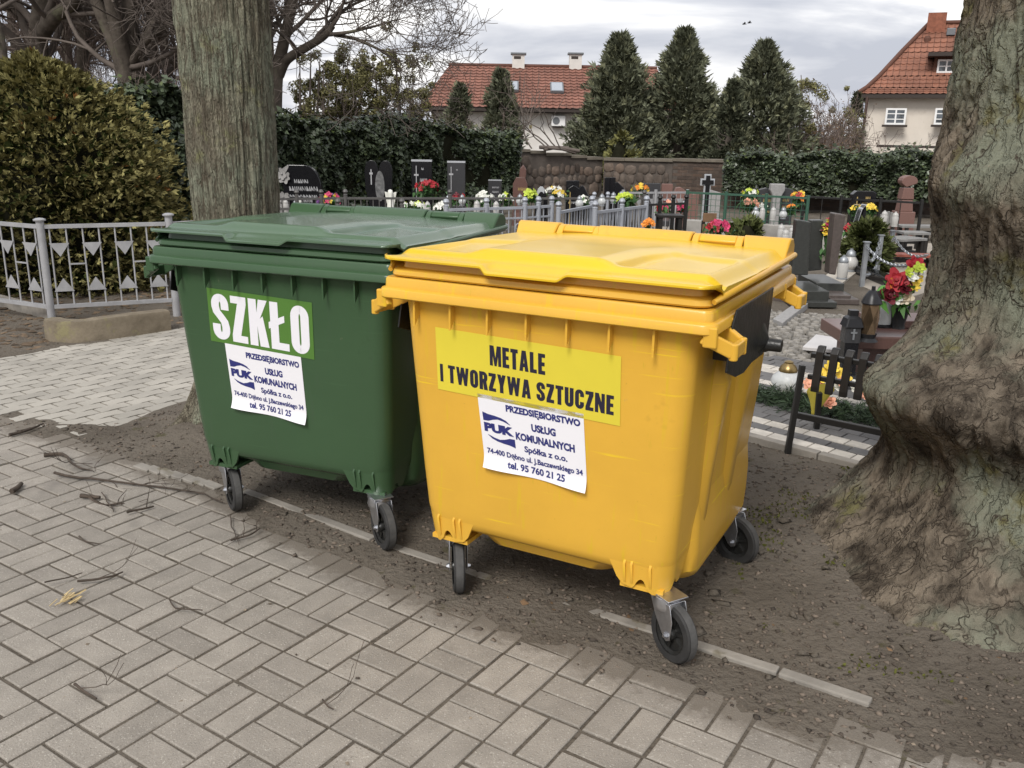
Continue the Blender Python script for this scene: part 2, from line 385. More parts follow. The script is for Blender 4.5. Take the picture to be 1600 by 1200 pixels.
# narrow edging stones half buried in the earth
b = MB(); SP = [G(382, 769), G(493, 814), G(565, 840), G(695, 881), G(910, 952), G(1075, 1010), G(1240, 1058), G(1362, 1104)]
SP = np.array(SP); ds = np.concatenate([[0], np.cumsum(np.linalg.norm(np.diff(SP, axis=0), axis=1))])
def sp(t): return np.array([np.interp(t, ds, SP[:, k]) for k in range(3)])
t = 0
while t < ds[-1]-0.1:
    t2 = min(t+0.86, ds[-1]); a, c = sp(t+0.004), sp(t2-0.004); h = 0.007+rng.normal(0, 0.0015)
    b.bar((a[0], a[1], -0.02+h), (c[0], c[1], -0.02+h+rng.normal(0, .004)), 0.045, 0.05); t = t2
tag(b.build('edging_kerb', M_conc, bevel=0.005), kind='structure')
b = MB()
for k in range(7):
    p = G(226+k*17.5, 732+k*4.0+k*k*0.1); brick(b, (p[0], p[1]), A0-0.06+rng.normal(0, .03), 0.12, 0.055, 0.012, rg=rng)
tag(b.build('edging_setts', M_conc), kind='structure')

M_sand = mat('pale_path_sand', (0.36, 0.32, 0.27), .95, var=.3, vscale=2.5, bump=.5, bscale=50)
for nm, P in (('gravel_path', [(1000, 372), (1246, 380), (1246, 357), (1120, 350), (1072, 342), (1000, 346)]), ('side_path', [(1345, 446), (1372, 418), (1400, 378), (1470, 380), (1470, 450), (1400, 470)])):
    Q = [G(x, y, .016) for x, y in P]; b = MB(); b.loft([[(q[0], q[1], z) for q in Q] for z in (-.05, .016)]); tag(b.build(nm, M_sand), kind='structure')
# ================================================================ the two wheeled containers
def plastic(name, c, ro=.27, coat=0.0, bp=.12):
    return mat(name, c, ro, var=0.10, vscale=2.5, bump=bp, coat=coat, bscale=220, bdist=0.0012, spec=0.5,
               spots=[(5.0, 0.66, tuple(q*0.80 for q in c)), (11.0, 0.72, tuple(q*.45+w*.55 for q, w in zip(c, (.30, .25, .17)))), (70.0, 0.70, tuple(q*0.55 for q in c))])
def weather(m, c):
    t = m.node_tree; b = t.nodes['Principled BSDF']; L = t.links.new; cur = b.inputs['Base Color'].links[0].from_socket; co = t.nodes.new('ShaderNodeTexCoord').outputs['Object']
    for sc, pos, k, w in (((3, 3, 70), .655, 1.18, .5), ((34, 34, 1.6), .60, .80, .5), ((60, 60, 9), .69, .62, .6)):
        mp = t.nodes.new('ShaderNodeMapping'); mp.inputs['Scale'].default_value = sc; mp.inputs['Rotation'].default_value = (.12, .08, 0); L(co, mp.inputs[0]); n = t.nodes.new('ShaderNodeTexNoise'); n.inputs['Scale'].default_value = 1; n.inputs['Detail'].default_value = 4; L(mp.outputs[0], n.inputs['Vector'])
        mr = t.nodes.new('ShaderNodeMapRange'); mr.inputs['From Min'].default_value = pos; mr.inputs['From Max'].default_value = pos+.08; mr.inputs['To Max'].default_value = w; L(n.outputs['Fac'], mr.inputs[0])
        x = t.nodes.new('ShaderNodeMix'); x.data_type = 'RGBA'; L(mr.outputs[0], x.inputs[0]); L(cur, x.inputs[6]); x.inputs[7].default_value = (*[min(.9, q*k+.012*(k < 1)) for q in c], 1); cur = x.outputs[2]
    L(cur, b.inputs['Base Color']); return m
M_yel = plastic('yellow_plastic', (0.74, 0.42, 0.05)); M_grn = plastic('green_plastic', (0.046, 0.094, 0.044))
PLATE = [(-.35, 1.180), (.135, 1.180), (.118, 1.07), (.112, .985), (.06, .958), (-.10, .962), (-.20, .950), (-.30, .960), (-.419, 1.0), (-.385, 1.145)]; PIN = (.045, .997)
weather(M_yel, (0.83, 0.565, 0.008)); weather(M_grn, (0.046, 0.094, 0.044))
M_LID = {M_yel.name: plastic('yellow_lid_plastic', (0.74, 0.48, 0.02), .27, .12, .06), M_grn.name: plastic('green_lid_plastic', (0.085, 0.14, 0.085), .25, .2, .06)}  # green lid lightened from the body green: sky glare put into its base colour
M_blackp = mat('black_plastic', (0.018, 0.018, 0.017), 0.32, bump=0.35, bscale=9, bdist=0.02, spots=[(11.0, 0.64, (0.035, 0.033, 0.03))])
M_rubber = mat('black_rubber', (0.035, 0.034, 0.033), 0.75, var=0.4, vscale=30)
M_tread = mat('worn_tread', (0.085, 0.083, 0.08), 0.85, var=0.3, vscale=40)
M_zinc = mat('zinc_plated_steel', (0.62, 0.63, 0.66), 0.33, 0.95, var=0.25, vscale=30)
M_wpaper = mat('white_sticker', (0.80, 0.79, 0.82), 0.5, bump=0.1, bscale=30, bdist=0.002)
M_ypaper = mat('yellow_sticker', (0.73, 0.605, 0.05), 0.45, var=0.06, vscale=4)
M_gpaper = mat('green_sticker', (0.085, 0.20, 0.035), 0.45, var=0.06, vscale=4)
M_ink = mat('black_ink', (0.018, 0.016, 0.035), 0.5); M_navy = mat('navy_ink', (0.025, 0.03, 0.16), 0.5); M_wink = mat('white_ink', (0.80, 0.79, 0.83), 0.5)

def rrect(hw, yf, yr, r, z, n=6):
    """rounded rectangle loop, -hw..hw by yf..yr"""
    P = []
    for cx, cy, a0 in ((hw-r, yr-r, 0), (-hw+r, yr-r, 90), (-hw+r, yf+r, 180), (hw-r, yf+r, 270)):
        for k in range(n+1):
            a = R(a0+90*k/n); P.append((cx+r*math.cos(a), cy+r*math.sin(a), z))
    return np.array(P)
KF = 0.058/0.805
def yfront(z): return -0.447-KF*(z-0.33)
# ---- block letters as strokes: path points in a unit box, thickness t (of height)
def stroke(path, tx, ty, closed=False):
    P = np.array(path, float); n = len(P); L, Rr = [], []
    for i in range(n):
        a = P[(i-1) % n] if (closed or i > 0) else P[i]; c = P[(i+1) % n] if (closed or i < n-1) else P[i]
        d = c-a; d = d/np.array([tx, ty]); d = d/(np.linalg.norm(d)+1e-9); nrm = np.array([-d[1]*tx, d[0]*ty])/2
        L.append(P[i]+nrm); Rr.append(P[i]-nrm)
    m = n if closed else n-1
    return [[L[i], L[(i+1) % n], Rr[(i+1) % n], Rr[i]] for i in range(m)]
def rr_path(x0, y0, x1, y1, rx, ry, a0, a1, n=7):
    """points along a rounded rectangle between corner indices (0=right-top 1=left-top 2=left-bottom 3=right-bottom)"""
    C = [(x1-rx, y1-ry, 0), (x0+rx, y1-ry, 90), (x0+rx, y0+ry, 180), (x1-rx, y0+ry, 270)]; out = []
    for k in range(a0, a1+1):
        cx, cy, s = C[k % 4]
        out += [(cx+rx*math.cos(R(s+90*q/n)), cy+ry*math.sin(R(s+90*q/n))) for q in range(n+1)]
    return out
def glyph(ch, w, t, th):
    """polygons of a heavy condensed capital, box w x 1; t = stem width, th = bar height"""
    h = t/2; k = th/2; p = []
    rect = lambda a, b_, c, d: p.append([(a, b_), (c, b_), (c, d), (a, d)])
    if ch == 'I': rect(0, 0, w, 1)
    elif ch == 'L' or ch == 'Ł':
        rect(0, 0, t, 1); rect(t, 0, w, th)
        if ch == 'Ł': p.append([(-0.22*t, 0.42), (t*1.75, 0.60), (t*1.75, 0.74), (-0.22*t, 0.56)])
    elif ch == 'E': rect(0, 0, t, 1); rect(t, 0, w, th); rect(t, 1-th, w, 1); rect(t, 0.5-k, w*0.93, 0.5+k)
    elif ch == 'T': rect(0, 1-th, w, 1); rect(w/2-h, 0, w/2+h, 1-th)
    elif ch == 'Z': rect(0, 1-th, w, 1); rect(0, 0, w, th); p.append([(0, th), (t*1.1, th), (w, 1-th), (w-t*1.1, 1-th)])
    elif ch == 'A': p.extend([[(0, 0), (t*0.95, 0), (w/2+t*0.18, 1), (w/2-t*0.55, 1)], [(w, 0), (w/2+t*0.55, 1), (w/2-t*0.18, 1), (w-t*0.95, 0)]]); rect(w*0.28, 0.2, w*0.72, 0.2+th)
    elif ch == 'M': rect(0, 0, t*0.85, 1); rect(w-t*0.85, 0, w, 1); p.extend([[(t*0.4, 1), (t*1.15, 1), (w/2+t*0.3, 0), (w/2-t*0.3, 0)], [(w-t*0.4, 1), (w/2+t*0.3, 0), (w/2-t*0.3, 0), (w-t*1.15, 1)]])
    elif ch == 'N': rect(0, 0, t*0.85, 1); rect(w-t*0.85, 0, w, 1); p.append([(0, 1), (t*0.95, 1), (w, 0), (w-t*0.95, 0)])
    elif ch == 'W':
        for a, c in ((0, 0.27), (0.5, 0.27), (0.5, 0.73), (1, 0.73)):
            xa = a*w+(h*0.85 if a == 0 else -h*0.85 if a == 1 else 0); p.append([(xa-h*0.85, 1), (xa+h*0.85, 1), (c*w+h*0.8, 0), (c*w-h*0.8, 0)])
    elif ch == 'Y': rect(w/2-h, 0, w/2+h, 0.45); p.extend([[(0, 1), (t, 1), (w/2+h, 0.40), (w/2-h, 0.40)], [(w-t, 1), (w, 1), (w/2+h, 0.40), (w/2-h, 0.40)]])
    elif ch == 'K': rect(0, 0, t, 1); p.extend([[(t*0.9, 0.40), (t*0.9, 0.62), (w-t*1.1, 1), (w, 1)], [(t*0.95, 0.52), (t*1.75, 0.66), (w, 0), (w-t*1.12, 0)]])
    elif ch == 'O': p.extend(stroke(rr_path(h, k, w-h, 1-k, (w-t)/2*0.98, 0.16, 0, 3), t, th, True))
    elif ch == 'C': p.extend(stroke([(w-h, 0.63)]+rr_path(h, k, w-h, 1-k, (w-t)/2*0.98, 0.16, 0, 3)+[(w-h, 0.37)], t, th))
    elif ch == 'U': p.extend(stroke([(h, 1)]+rr_path(h, k, w-h, 1-k, (w-t)/2*0.98, 0.16, 2, 3)+[(w-h, 1)], t, th))
    elif ch == 'R':
        rect(0, 0, t, 1); q = rr_path(-h, 0.5, w-h, 1-k, (w-t)/2, 0.14, 3, 4); p.extend(stroke([(t*0.5, 0.5)]+q+[(t*0.5, 1-k)], t, th)); p.append([(w*0.42, 0.5), (w*0.42+t, 0.5), (w+0.02, 0), (w-t, 0)])
    elif ch == 'S':
        rx = (w-t)/2*0.98; top = rr_path(h, 0.56, w-h, 1-k, rx, 0.15, 0, 1); bot = rr_path(h, k, w-h, 0.5, rx, 0.15, 2, 3)
        p.extend(stroke([(w-h, 0.66)]+top+[(h, 0.72), (h+w*0.06, 0.61), (w/2, 0.51), (w-h-w*0.06, 0.40), (w-h, 0.28)]+bot[::-1]+[(h, 0.34)], t, th))
    return p
WID = {'I': 0.2, 'M': 0.72, 'W': 0.82, 'T': 0.46, 'L': 0.42, 'E': 0.42, 'Z': 0.46, 'A': 0.56, 'N': 0.56, 'Y': 0.54, 'K': 0.56, ' ': 0.26}
def block_text(b, s, u0, u1, v0, v1, fn, t=0.2, th=0.15, gap=0.085):
    x = 0; items = []
    for ch in s:
        w = WID.get(ch, 0.52); items.append((ch, x, w)); x += w+(gap if ch != ' ' else 0)
    tot = x-gap
    q = 0
    for ch, x, w in items:
        for poly in glyph(ch, w, t, th):
            q += 1; e = 0.0006+0.00002*(q % 12)
            b.add([fn(u0+(u1-u0)*(x+a)/tot, v1+(v0-v1)*c, e) for a, c in poly], [tuple(range(len(poly)))])
def font_text(b, s, u0, u1, v0, v1, fn, bold=0.02, mi=0):
    c = bpy.data.curves.new('text', 'FONT'); c.body = s; c.offset = bold; c.resolution_u = 3
    o = bpy.data.objects.new('text', c); col.objects.link(o)
    dg = bpy.context.evaluated_depsgraph_get(); dg.update(); me = o.evaluated_get(dg).to_mesh()
    V = np.array([v.co[:] for v in me.vertices]); F = [tuple(p.vertices) for p in me.polygons]
    o.evaluated_get(dg).to_mesh_clear(); bpy.data.objects.remove(o); bpy.data.curves.remove(c)
    lo, hi = V.min(0), V.max(0)
    W = [fn(u0+(u1-u0)*(x-lo[0])/(hi[0]-lo[0]), v1+(v0-v1)*(y-lo[1])/(hi[1]-lo[1]), 0.0007) for x, y, _ in V]
    b.add(W, F, mi)
def quadmap(q, curl=0.0):           # TL, TR, BR, BL as (x, z) on the front face
    q = np.array(q)
    def fn(u, v, e):
        p = (q[0]*(1-u)+q[1]*u)*(1-v)+(q[3]*(1-u)+q[2]*u)*v
        return (p[0], yfront(p[1])-0.002-e-curl*max(0, v-0.80)**2*(0.55+0.45*math.sin(u*7+1)), p[1])
    return fn
def sheet(fn, n=6):
    b = MB(); us = np.linspace(0, 1, n+1)
    X = np.array([[fn(u, v, 0.0) for u in us] for v in np.linspace(0, 1, 2*n+1)])
    return b.grid(X)

def caster(parent, pos, top, trail):
    """swivel caster standing at pos (local), wheel trailing along trail (local angle)"""
    t = np.array([math.cos(trail), math.sin(trail), 0]); a = np.array([-t[1], t[0], 0]); sw = np.array([pos[0], pos[1], 0])-t*0.042
    M = np.stack([t, a, (0, 0, 1)], 1)
    def X(x, y, z): return sw+t*x+a*y+np.array([0, 0, z])
    root = MB()
    root.lathe([(0.0, top-0.05), (0.046, top-0.05), (0.05, top-0.035), (0.044, top-0.006), (0.03, top-0.004)], sw, 20)
    root.box(X(0, 0, top-0.002), (0.105, 0.085, 0.005), M=M)
    for s in (-1, 1):
        pr = [(-0.05, top-0.016), (0.05, top-0.016), (0.066, 0.155), (0.06, 0.088), (0.042, 0.078), (0.026, 0.088), (-0.02, 0.15), (-0.045, 0.20)]
        root.prism(pr, lambda x, z, d: X(x, d, z), s*0.031, s*0.0345)
    root.box(X(0.0, 0, top-0.0145), (0.1, 0.064, 0.004), M=M)
    fork = root.build('caster', M_zinc, parent, smooth=35, bevel=0.0015)
    w = MB(); Mx = np.stack([t, (0, 0, 1), a], 1)      # lathe axis along a
    prof = [(0.070, -0.020), (0.094, -0.0205), (0.0985, -0.016), (0.1, -0.008), (0.1, 0.008), (0.0985, 0.016), (0.094, 0.0205), (0.070, 0.020)]
    w.lathe(prof, X(0.042, 0, 0.1), 40, M=Mx, cap=False); tyre = w.build('tyre', M_rubber, fork, smooth=30)
    w = MB(); w.lathe([(0.1003, -0.0135), (0.1006, -0.006), (0.1006, 0.006), (0.1003, 0.0135)], X(0.042, 0, 0.1), 40, M=Mx, cap=False); w.build('tread', M_tread, fork, smooth=60)
    w = MB(); w.lathe([(0.058, -0.012), (0.072, -0.017), (0.072, 0.017), (0.058, 0.012), (0.058, -0.012)], X(0.042, 0, 0.1), 32, M=Mx, cap=False)
    w.lathe([(0.0, -0.026), (0.018, -0.026), (0.022, -0.02), (0.022, 0.02), (0.018, 0.026), (0, 0.026)], X(0.042, 0, 0.1), 16, M=Mx)
    for k in range(6):
        an = k*math.pi/3+0.3; c = X(0.042, 0, 0.1); d = t*math.cos(an)+np.array([0, 0, math.sin(an)])
        w.bar(c+d*0.016, c+d*0.064, 0.022, 0.012, up=tuple(np.cross(d, a)))
    w.lathe([(0.0, -0.004), (0.066, -0.004), (0.066, 0.004), (0, 0.004)], X(0.042, 0, 0.1), 24, M=Mx)
    w.build('hub', M_blackp, fork, smooth=35)
    w = MB()
    for s in (-1, 1): w.lathe([(0.0, s*0.035), (0.011, s*0.035), (0.011, s*0.041), (0.006, s*0.041), (0.006, s*0.046), (0, s*0.046)], X(0.042, 0, 0.1), 6, M=Mx)
    w.lathe([(0, 0), (0.006, 0), (0.006, 0.012), (0, 0.012)], X(-0.05, 0, top-0.012), 8, M=np.stack([(0, 0, 1), a, -t], 1))
    w.build('axle_bolt', M_zinc, fork, smooth=30)
    return fork

def container(name, label, m, loc, rz, wheels):
    root = thing(name, label, 'waste container', loc, rz)
    # --- body
    b = MB()
    def bl(z, hw, yr, r): return rrect(hw, yfront(z), yr, r, z)
    loops = [bl(1.138, .517, .575, .06), bl(1.06, .513, .575, .06), bl(.9, .505, .57, .06), bl(.7, .494, .555, .06), bl(.5, .483, .52, .06), bl(.36, .474, .48, .062)]
    loops += [rrect(.472, -.4435, .465, .07, .325), rrect(.466, -.438, .455, .075, .300), rrect(.446, -.415, .43, .085, .280), rrect(.38, -.34, .34, .1, .270)]
    b.loft(loops[::-1])
    # belly between the wheels
    b.loft([rrect(.20, -.33, .20, .08, .222), rrect(.25, -.385, .26, .08, .236), rrect(.28, -.42, .28, .08, .29)], True, True)
    b.loft([rrect(.44, -.20, .20, .10, .172), rrect(.478, -.235, .26, .10, .190), rrect(.490, -.25, .36, .09, .215), rrect(.493, -.255, .49, .06, .235), rrect(.494, -.255, .505, .06, .30), rrect(.492, -.255, .515, .06, .40), rrect(.470, -.235, .52, .06, .60)], True, True)
    body = b.build('body', m, root, smooth=40)
    # --- side ribs, flutes
    for s in (-1, 1):
        for y0, wd in ((-0.17, 0.16), (0.19, 0.22)):
            L = []; b = MB()
            for z, q in ((0.33, 0.0), (0.36, 0.016), (0.55, 0.018), (0.9, 0.035), (1.03, 0.0)):
                hw = np.interp(z, [.36, 1.138], [.474, .517])-0.006; wv = wd*(0.62+0.38*(z-0.33)/0.7); yc = y0*(0.86+0.14*(z-0.33)/0.7)
                L.append(np.array([(s*hw, yc-wv/2, z), (s*(hw+q+.004), yc-wv/2+0.028, z), (s*(hw+q+.006), yc, z), (s*(hw+q+.004), yc+wv/2-0.028, z), (s*hw, yc+wv/2, z)]))
            b.loft(L, True, True, True)
            b.build('side_rib', m, root, smooth=50)
    # --- rim
    b = MB()
    def ring(prof, r=0.045):
        return [rrect(.584-i, -.555+i, .60-i, max(r-i, .012), z) for i, z in prof]
    b.loft(ring([(.065, 1.141), (.003, 1.133), (-.002, 1.137), (.0, 1.160), (.004, 1.165), (.016, 1.168), (.018, 1.195), (.023, 1.201), (.07, 1.202)]), True, True)
    rim = b.build('rim', m, root, smooth=38)
    for k in range(7):
        x = -0.445+k*0.1405; z0 = 1.134; b = MB()
        for _ in (0,):
            b.prism([(-.03, z0), (.045, z0), (.045, z0-0.09)], lambda u, v, d: (x+d, yfront(1.05)-u+0.012, v), -.0035, .0035)
        b.build('rim_gusset', m, root)
    # corner handles
    for s in (-1, 1):
        for yc in (-0.452, 0.470):
            b = MB(); x0, x1 = .545, .628
            pts = [(x0*s, yc-0.082, 1.128), (x1*s, yc-0.048, 1.085), (x1*s, yc+0.048, 1.085), (x0*s, yc+0.082, 1.128)]
            for p, q in zip(pts[:-1], pts[1:]): b.bar(p, q, 0.022, 0.042)
            for p in pts[1:3]: b.lathe([(0, -.025), (.0138, -.025), (.0138, .025), (0, .025)], p, 10)
            for e in (-1, 1): b.box((s*.568, yc+e*0.086, 1.128), (.04, .018, .06))
            b.build('handle', m, root, bevel=0.005)
    # --- lid, one height field with a lip, centre hump and two shallow panels
    b = MB()
    b.loft([rrect(.552, -.523, .50, .05, 1.2055), rrect(.556, -.527, .505, .05, 1.211), rrect(.553, -.524, .505, .05, 1.226), rrect(.545, -.515, .50, .05, 1.230), rrect(.528, -.497, .49, .045, 1.233), rrect(.524, -.492, .48, .045, 1.268)], True, True)
    lid = b.build('lid', m, root, smooth=38)
    nx, ny = 200, 170
    us = np.linspace(-1, 1, nx); ys = np.linspace(-0.552, 0.44, ny)
    x, y = np.meshgrid(us*0.578, ys)
    edge = 0.575-np.abs(x)
    xg = x+0.03
    grip = sstep(.155, .120, np.abs(xg))
    hump = sstep(.285+.10*sstep(-.2, .2, y), .19, np.abs(xg))*sstep(-.455, -.415, y)
    rear = sstep(.02, .10, y-0.10*np.cos(np.clip(xg/0.5, -1, 1)*math.pi))
    z = 1.274+0.016*sstep(-.475, -.435, y)-0.020*np.clip((y+.43)/.83, 0, 1)
    z = z+0.020*hump*(1-.45*sstep(-.1, .35, y))
    panel = sstep(-.415, -.395, y)*(1-sstep(.02, .35, hump))*(1-rear)*sstep(.055, .085, edge)
    z = z-0.022*panel*(1-.85*np.clip((y+.40)/.50, 0, 1))+0.004*rear*(1-hump)
    z = z-0.030*(1-sstep(0.0, 0.06, edge))*sstep(-.53, -.44, y)
    z = z-grip*0.018*sstep(-.47, -.525, y)
    z = z-0.005*sstep(-.538, -.552, y)
    yy = y-grip*0.014*sstep(-.48, -.55, y)
    # rounded front corners
    cr = 0.06; over = np.maximum(np.abs(x)-(0.575-cr), 0); yy = np.maximum(yy, -0.552-0.014*grip+cr-np.sqrt(np.maximum(cr**2-over**2, 0)))
    top = np.stack([x, yy, z], -1); bot = top.copy(); bot[..., 2] -= 0.006
    for j in (0, -1): bot[:, j, 2] = np.where(ys > -.47, np.minimum(bot[:, j, 2], 1.224), bot[:, j, 2])
    b = MB(); b.grid(top)
    b.grid(bot[::-1])
    idx = lambda i, j: i*nx+j; off = nx*ny; bi = lambda i, j: off+(ny-1-i)*nx+j
    f = []
    for j in range(nx-1): f += [(idx(0, j+1), idx(0, j), bi(0, j), bi(0, j+1)), (idx(ny-1, j), idx(ny-1, j+1), bi(ny-1, j+1), bi(ny-1, j))]
    for i in range(ny-1): f += [(idx(i, 0), idx(i+1, 0), bi(i+1, 0), bi(i, 0)), (idx(i+1, nx-1), idx(i, nx-1), bi(i, nx-1), bi(i+1, nx-1))]
    b.f += [list(a) for a in f]; b.mi += [0]*len(f)
    b.build('lid_top', M_LID[m.name], lid, smooth=55)
    for s in (-1, 1):                       # rails along both sides of the lid
        b = MB(); b.tube([(s*.560, -.50, 1.222), (s*.574, -.46, 1.234), (s*.578, 0, 1.238), (s*.578, .40, 1.243), (s*.576, .53, 1.244)], [.008, .012, .012, .012, .012], 10)
        b.build('lid_rail', m, lid, smooth=50)
    # --- hinge comb along the rear
    def comb(x0, x1, fold):
        b = MB()
        pr = [(.375, 1.238), (.455, 1.306), (.475, 1.313), (.515, 1.309), (.545, 1.285), (.548, 1.225), (.44, 1.22)]
        b.prism(pr, lambda u, v, d: (d+(0.035*(1.313-v)/0.075*fold[0] if d == x0 else 0.035*(1.313-v)/0.075*fold[1] if d == x1 else 0), u, v), x0, x1)
        b.build('hinge_cover', m, lid, bevel=0.006, smooth=40)
    comb(-.575, -.384, (0.75, .0)); comb(-.205, .195, (.75, 0)); comb(.394, .572, (.68, 0))
    for x0, x1 in ((-.381, -.192), (.199, .398)):
        b = MB()
        pr = [(.40, 1.246), (.455, 1.302), (.475, 1.308), (.515, 1.304), (.54, 1.28), (.54, 1.225), (.44, 1.22)]
        for a, c in ((x0, x0+.028), (x1-.028, x1)): b.prism(pr, lambda u, v, d: (d, u, v), a, c)
        b.prism([(.442, 1.286), (.455, 1.302), (.475, 1.308), (.515, 1.304), (.54, 1.28), (.54, 1.24), (.47, 1.24)], lambda u, v, d: (d, u, v), x0+.028, x1-.028)
        b.build('hinge_block', m, lid, bevel=0.004, smooth=40)
    # little scratched vents along the lid seam
    # --- caster pods
    for sx, sy in ((-1, -1), (1, -1), (-1, 1), (1, 1)):
        b = MB(); xo = sx*.372; yo = -.36 if sy < 0 else .38
        def path(z):
            hw = .4715-(.32-z)*.13; ye = (.4425 if sy < 0 else .468)-(.32-z)*.11; r = .068; P = []
            for t in np.linspace(0, 1, 22)[:-1]: P.append((.262+(hw-r-.262)*t, ye))
            for q in np.linspace(90, 0, 11): P.append((hw-r+r*math.cos(R(q)), ye-r+r*math.sin(R(q))))
            for t in np.linspace(0, 1, 16)[1:]: P.append((hw, ye-r-(.12)*t))
            return np.array(P)
        P0_ = path(.27); sl_ = np.concatenate([[0], np.cumsum(np.linalg.norm(np.diff(P0_, axis=0), axis=1))]); sl_ = sl_/sl_[-1]
        zb = np.interp(sl_, [0, .07, .13, .24, .275, .31, .345, .38, .44, .52, .60, .655, .69, .73, .78, .86, .93, 1], [.32, .262, .238, .230, .262, .272, .262, .233, .218, .222, .222, .236, .262, .258, .232, .232, .262, .322])
        rows = []
        for ins in (0, .011):
            for f_ in ((0, .35, .7, 1) if ins == 0 else (1, .5, 0)):
                row = []
                for k, z_ in enumerate(zb):
                    z = .332+(z_-.332)*f_; p = path(z)[k]; n_ = len(zb); tg = P0_[min(k+1, n_-1)]-P0_[max(k-1, 0)]; tg = tg/np.linalg.norm(tg); p = p+np.array([tg[1], -tg[0]])*(ins if True else 0)
                    row.append((sx*p[0], (sy if sy > 0 else -1)*p[1], z))
                rows.append(row)
        b.grid(np.array(rows)[:, ::(1 if sx*sy > 0 else -1)])
        for q in (-.055, -.03, .034):
            yq = -.4405 if sy < 0 else .462
            b.prism([(0, .335), (.012, .32), (.004, .25), (-.004, .228), (-.02, .228)], lambda u, v, d: (xo+sx*q+d, yq+sy*(u-(.32-v)*.11), v), -.004, .004)
        b.box((xo, yo, .232), (.15, .13, .016))
        b.build('caster_mount', m, root, smooth=50)
    for px, py, tr in wheels: caster(root, (px, py), 0.226, tr)
    # --- black lifting plate with trunnion on each side
    for s in (-1, 1):
        b = MB()
        pl = PLATE
        b.prism(pl, lambda u, v, d: (s*d, u, v), .5865, .5935)
        for q0, q1 in ((.552, .5868),): b.prism([(-.30, 1.12), (.10, 1.12), (.09, .99), (-.28, 1.0)], lambda u, v, d: (s*d, u, v), .50, q1)
        g = MB()
        ub, vb = np.meshgrid(np.linspace(-.16, .10, 16), np.linspace(.965, 1.12, 12))
        gz = 0.592+0.022*np.exp(-((ub-.035)/.05)**2-((vb-1.01)/.04)**2)-.004*sstep(.07, .12, np.hypot(ub+.03, (vb-1.04)*1.6))
        g.grid(np.stack([s*gz, ub, vb], -1)[:, ::int(s)])
        plate = b.build('lifting_plate', M_blackp, root, bevel=0.003)
        g.build('boss', M_blackp, plate, smooth=180)
        g = MB(); g.lathe([(.030, .592), (.027, .606), (.0225, .615), (.022, .652), (.0205, .656), (0, .656)], (0, PIN[0], PIN[1]), 24, M=np.array([[0, 0, s], [1, 0, 0], [0, 1, 0]]))
        g.build('trunnion', M_blackp, plate, smooth=40)
    return root

def company_label(root, q):
    fn = quadmap(q, 0.5); s = sheet(fn, 14).build('company_label', M_wpaper, root, smooth=180)
    b = MB()
    for t, u0, u1, v0, v1, bo in (('PRZEDSIĘBIORSTWO', .27, .968, .075, .195, .05), ('USŁUG', .505, .735, .265, .368, .05), ('KOMUNALNYCH', .345, .905, .42, .525, .05), ('Spółka z o.o.', .42, .83, .585, .695, .035),
                                  ('74-400 Dębno ul. J.Baczewskiego 34', .04, .968, .727, .825, .035), ('tel. 95 760 21 25', .24, .80, .848, .945, .035)):
        font_text(b, t, u0, u1, v0, v1, fn, bo)
    b.build('lettering', M_navy, s)
    b = MB(); font_text(b, 'PUK', .035, .33, .375, .50, fn, .07)
    def swoosh(pts_out, pts_in): 
        n = len(pts_out)
        for i in range(n-1): b.add([fn(*pts_out[i], .0007), fn(*pts_out[i+1], .0007), fn(*pts_in[i+1], .0007), fn(*pts_in[i], .0007)], [(0, 1, 2, 3)])
    top_o = [(.03, .235), (.085, .255), (.15, .262), (.21, .275), (.26, .30), (.30, .345)]
    top_i = [(.033, .352), (.085, .348), (.13, .322), (.18, .305), (.235, .318), (.298, .35)]
    swoosh(top_o, top_i)
    swoosh([(.335-(u-.03), .885-v) for u, v in top_o], [(.335-(u-.03), .885-v) for u, v in top_i])
    b.build('logo', M_navy, s)

yb = container('waste_container', 'yellow wheeled container for metal and plastic, with black lifting plate', M_yel, (0.3085, 3.2199, 0), -0.4861,
               [(-.369, -.37, R(-55)), (.492, -.418, R(-32)), (.489, .385, R(-20)), (-.38, .33, R(-40))])
fn = quadmap([(-.381, 1.0419), (.2884, 1.0278), (.2899, .7999), (-.3812, .8203)])
s = sheet(fn).build('waste_label', M_ypaper, yb, smooth=180)
b = MB(); block_text(b, 'METALE', .312, .615, .145, .455, fn, t=.225, th=.185); block_text(b, 'I TWORZYWA SZTUCZNE', .018, .968, .575, .86, fn, t=.225, th=.185)
b.build('lettering', M_ink, s)
company_label(yb, [(-.2242, .8287), (.1655, .8198), (.1819, .5512), (-.2008, .5676)])
gb = container('waste_container', 'green wheeled container for glass standing left of the yellow one', M_grn, (-0.7739, 3.979, 0), -0.3783,
               [(-.371, -.368, R(-38)), (.448, -.44, R(-38)), (.46, .37, R(-25)), (-.40, .33, R(-60))])
fn = quadmap([(-.3226, 1.043), (.1841, 1.0231), (.1732, .7881), (-.3333, .8153)])
s = sheet(fn).build('waste_label', M_gpaper, gb, smooth=180)
b = MB(); block_text(b, 'SZKŁO', .035, .965, .085, .935, fn, t=.235, th=.155, gap=.07); b.build('lettering', M_wink, s)
company_label(gb, [(-.2636, .812), (.109, .7922), (.1116, .5038), (-.2571, .5305)])
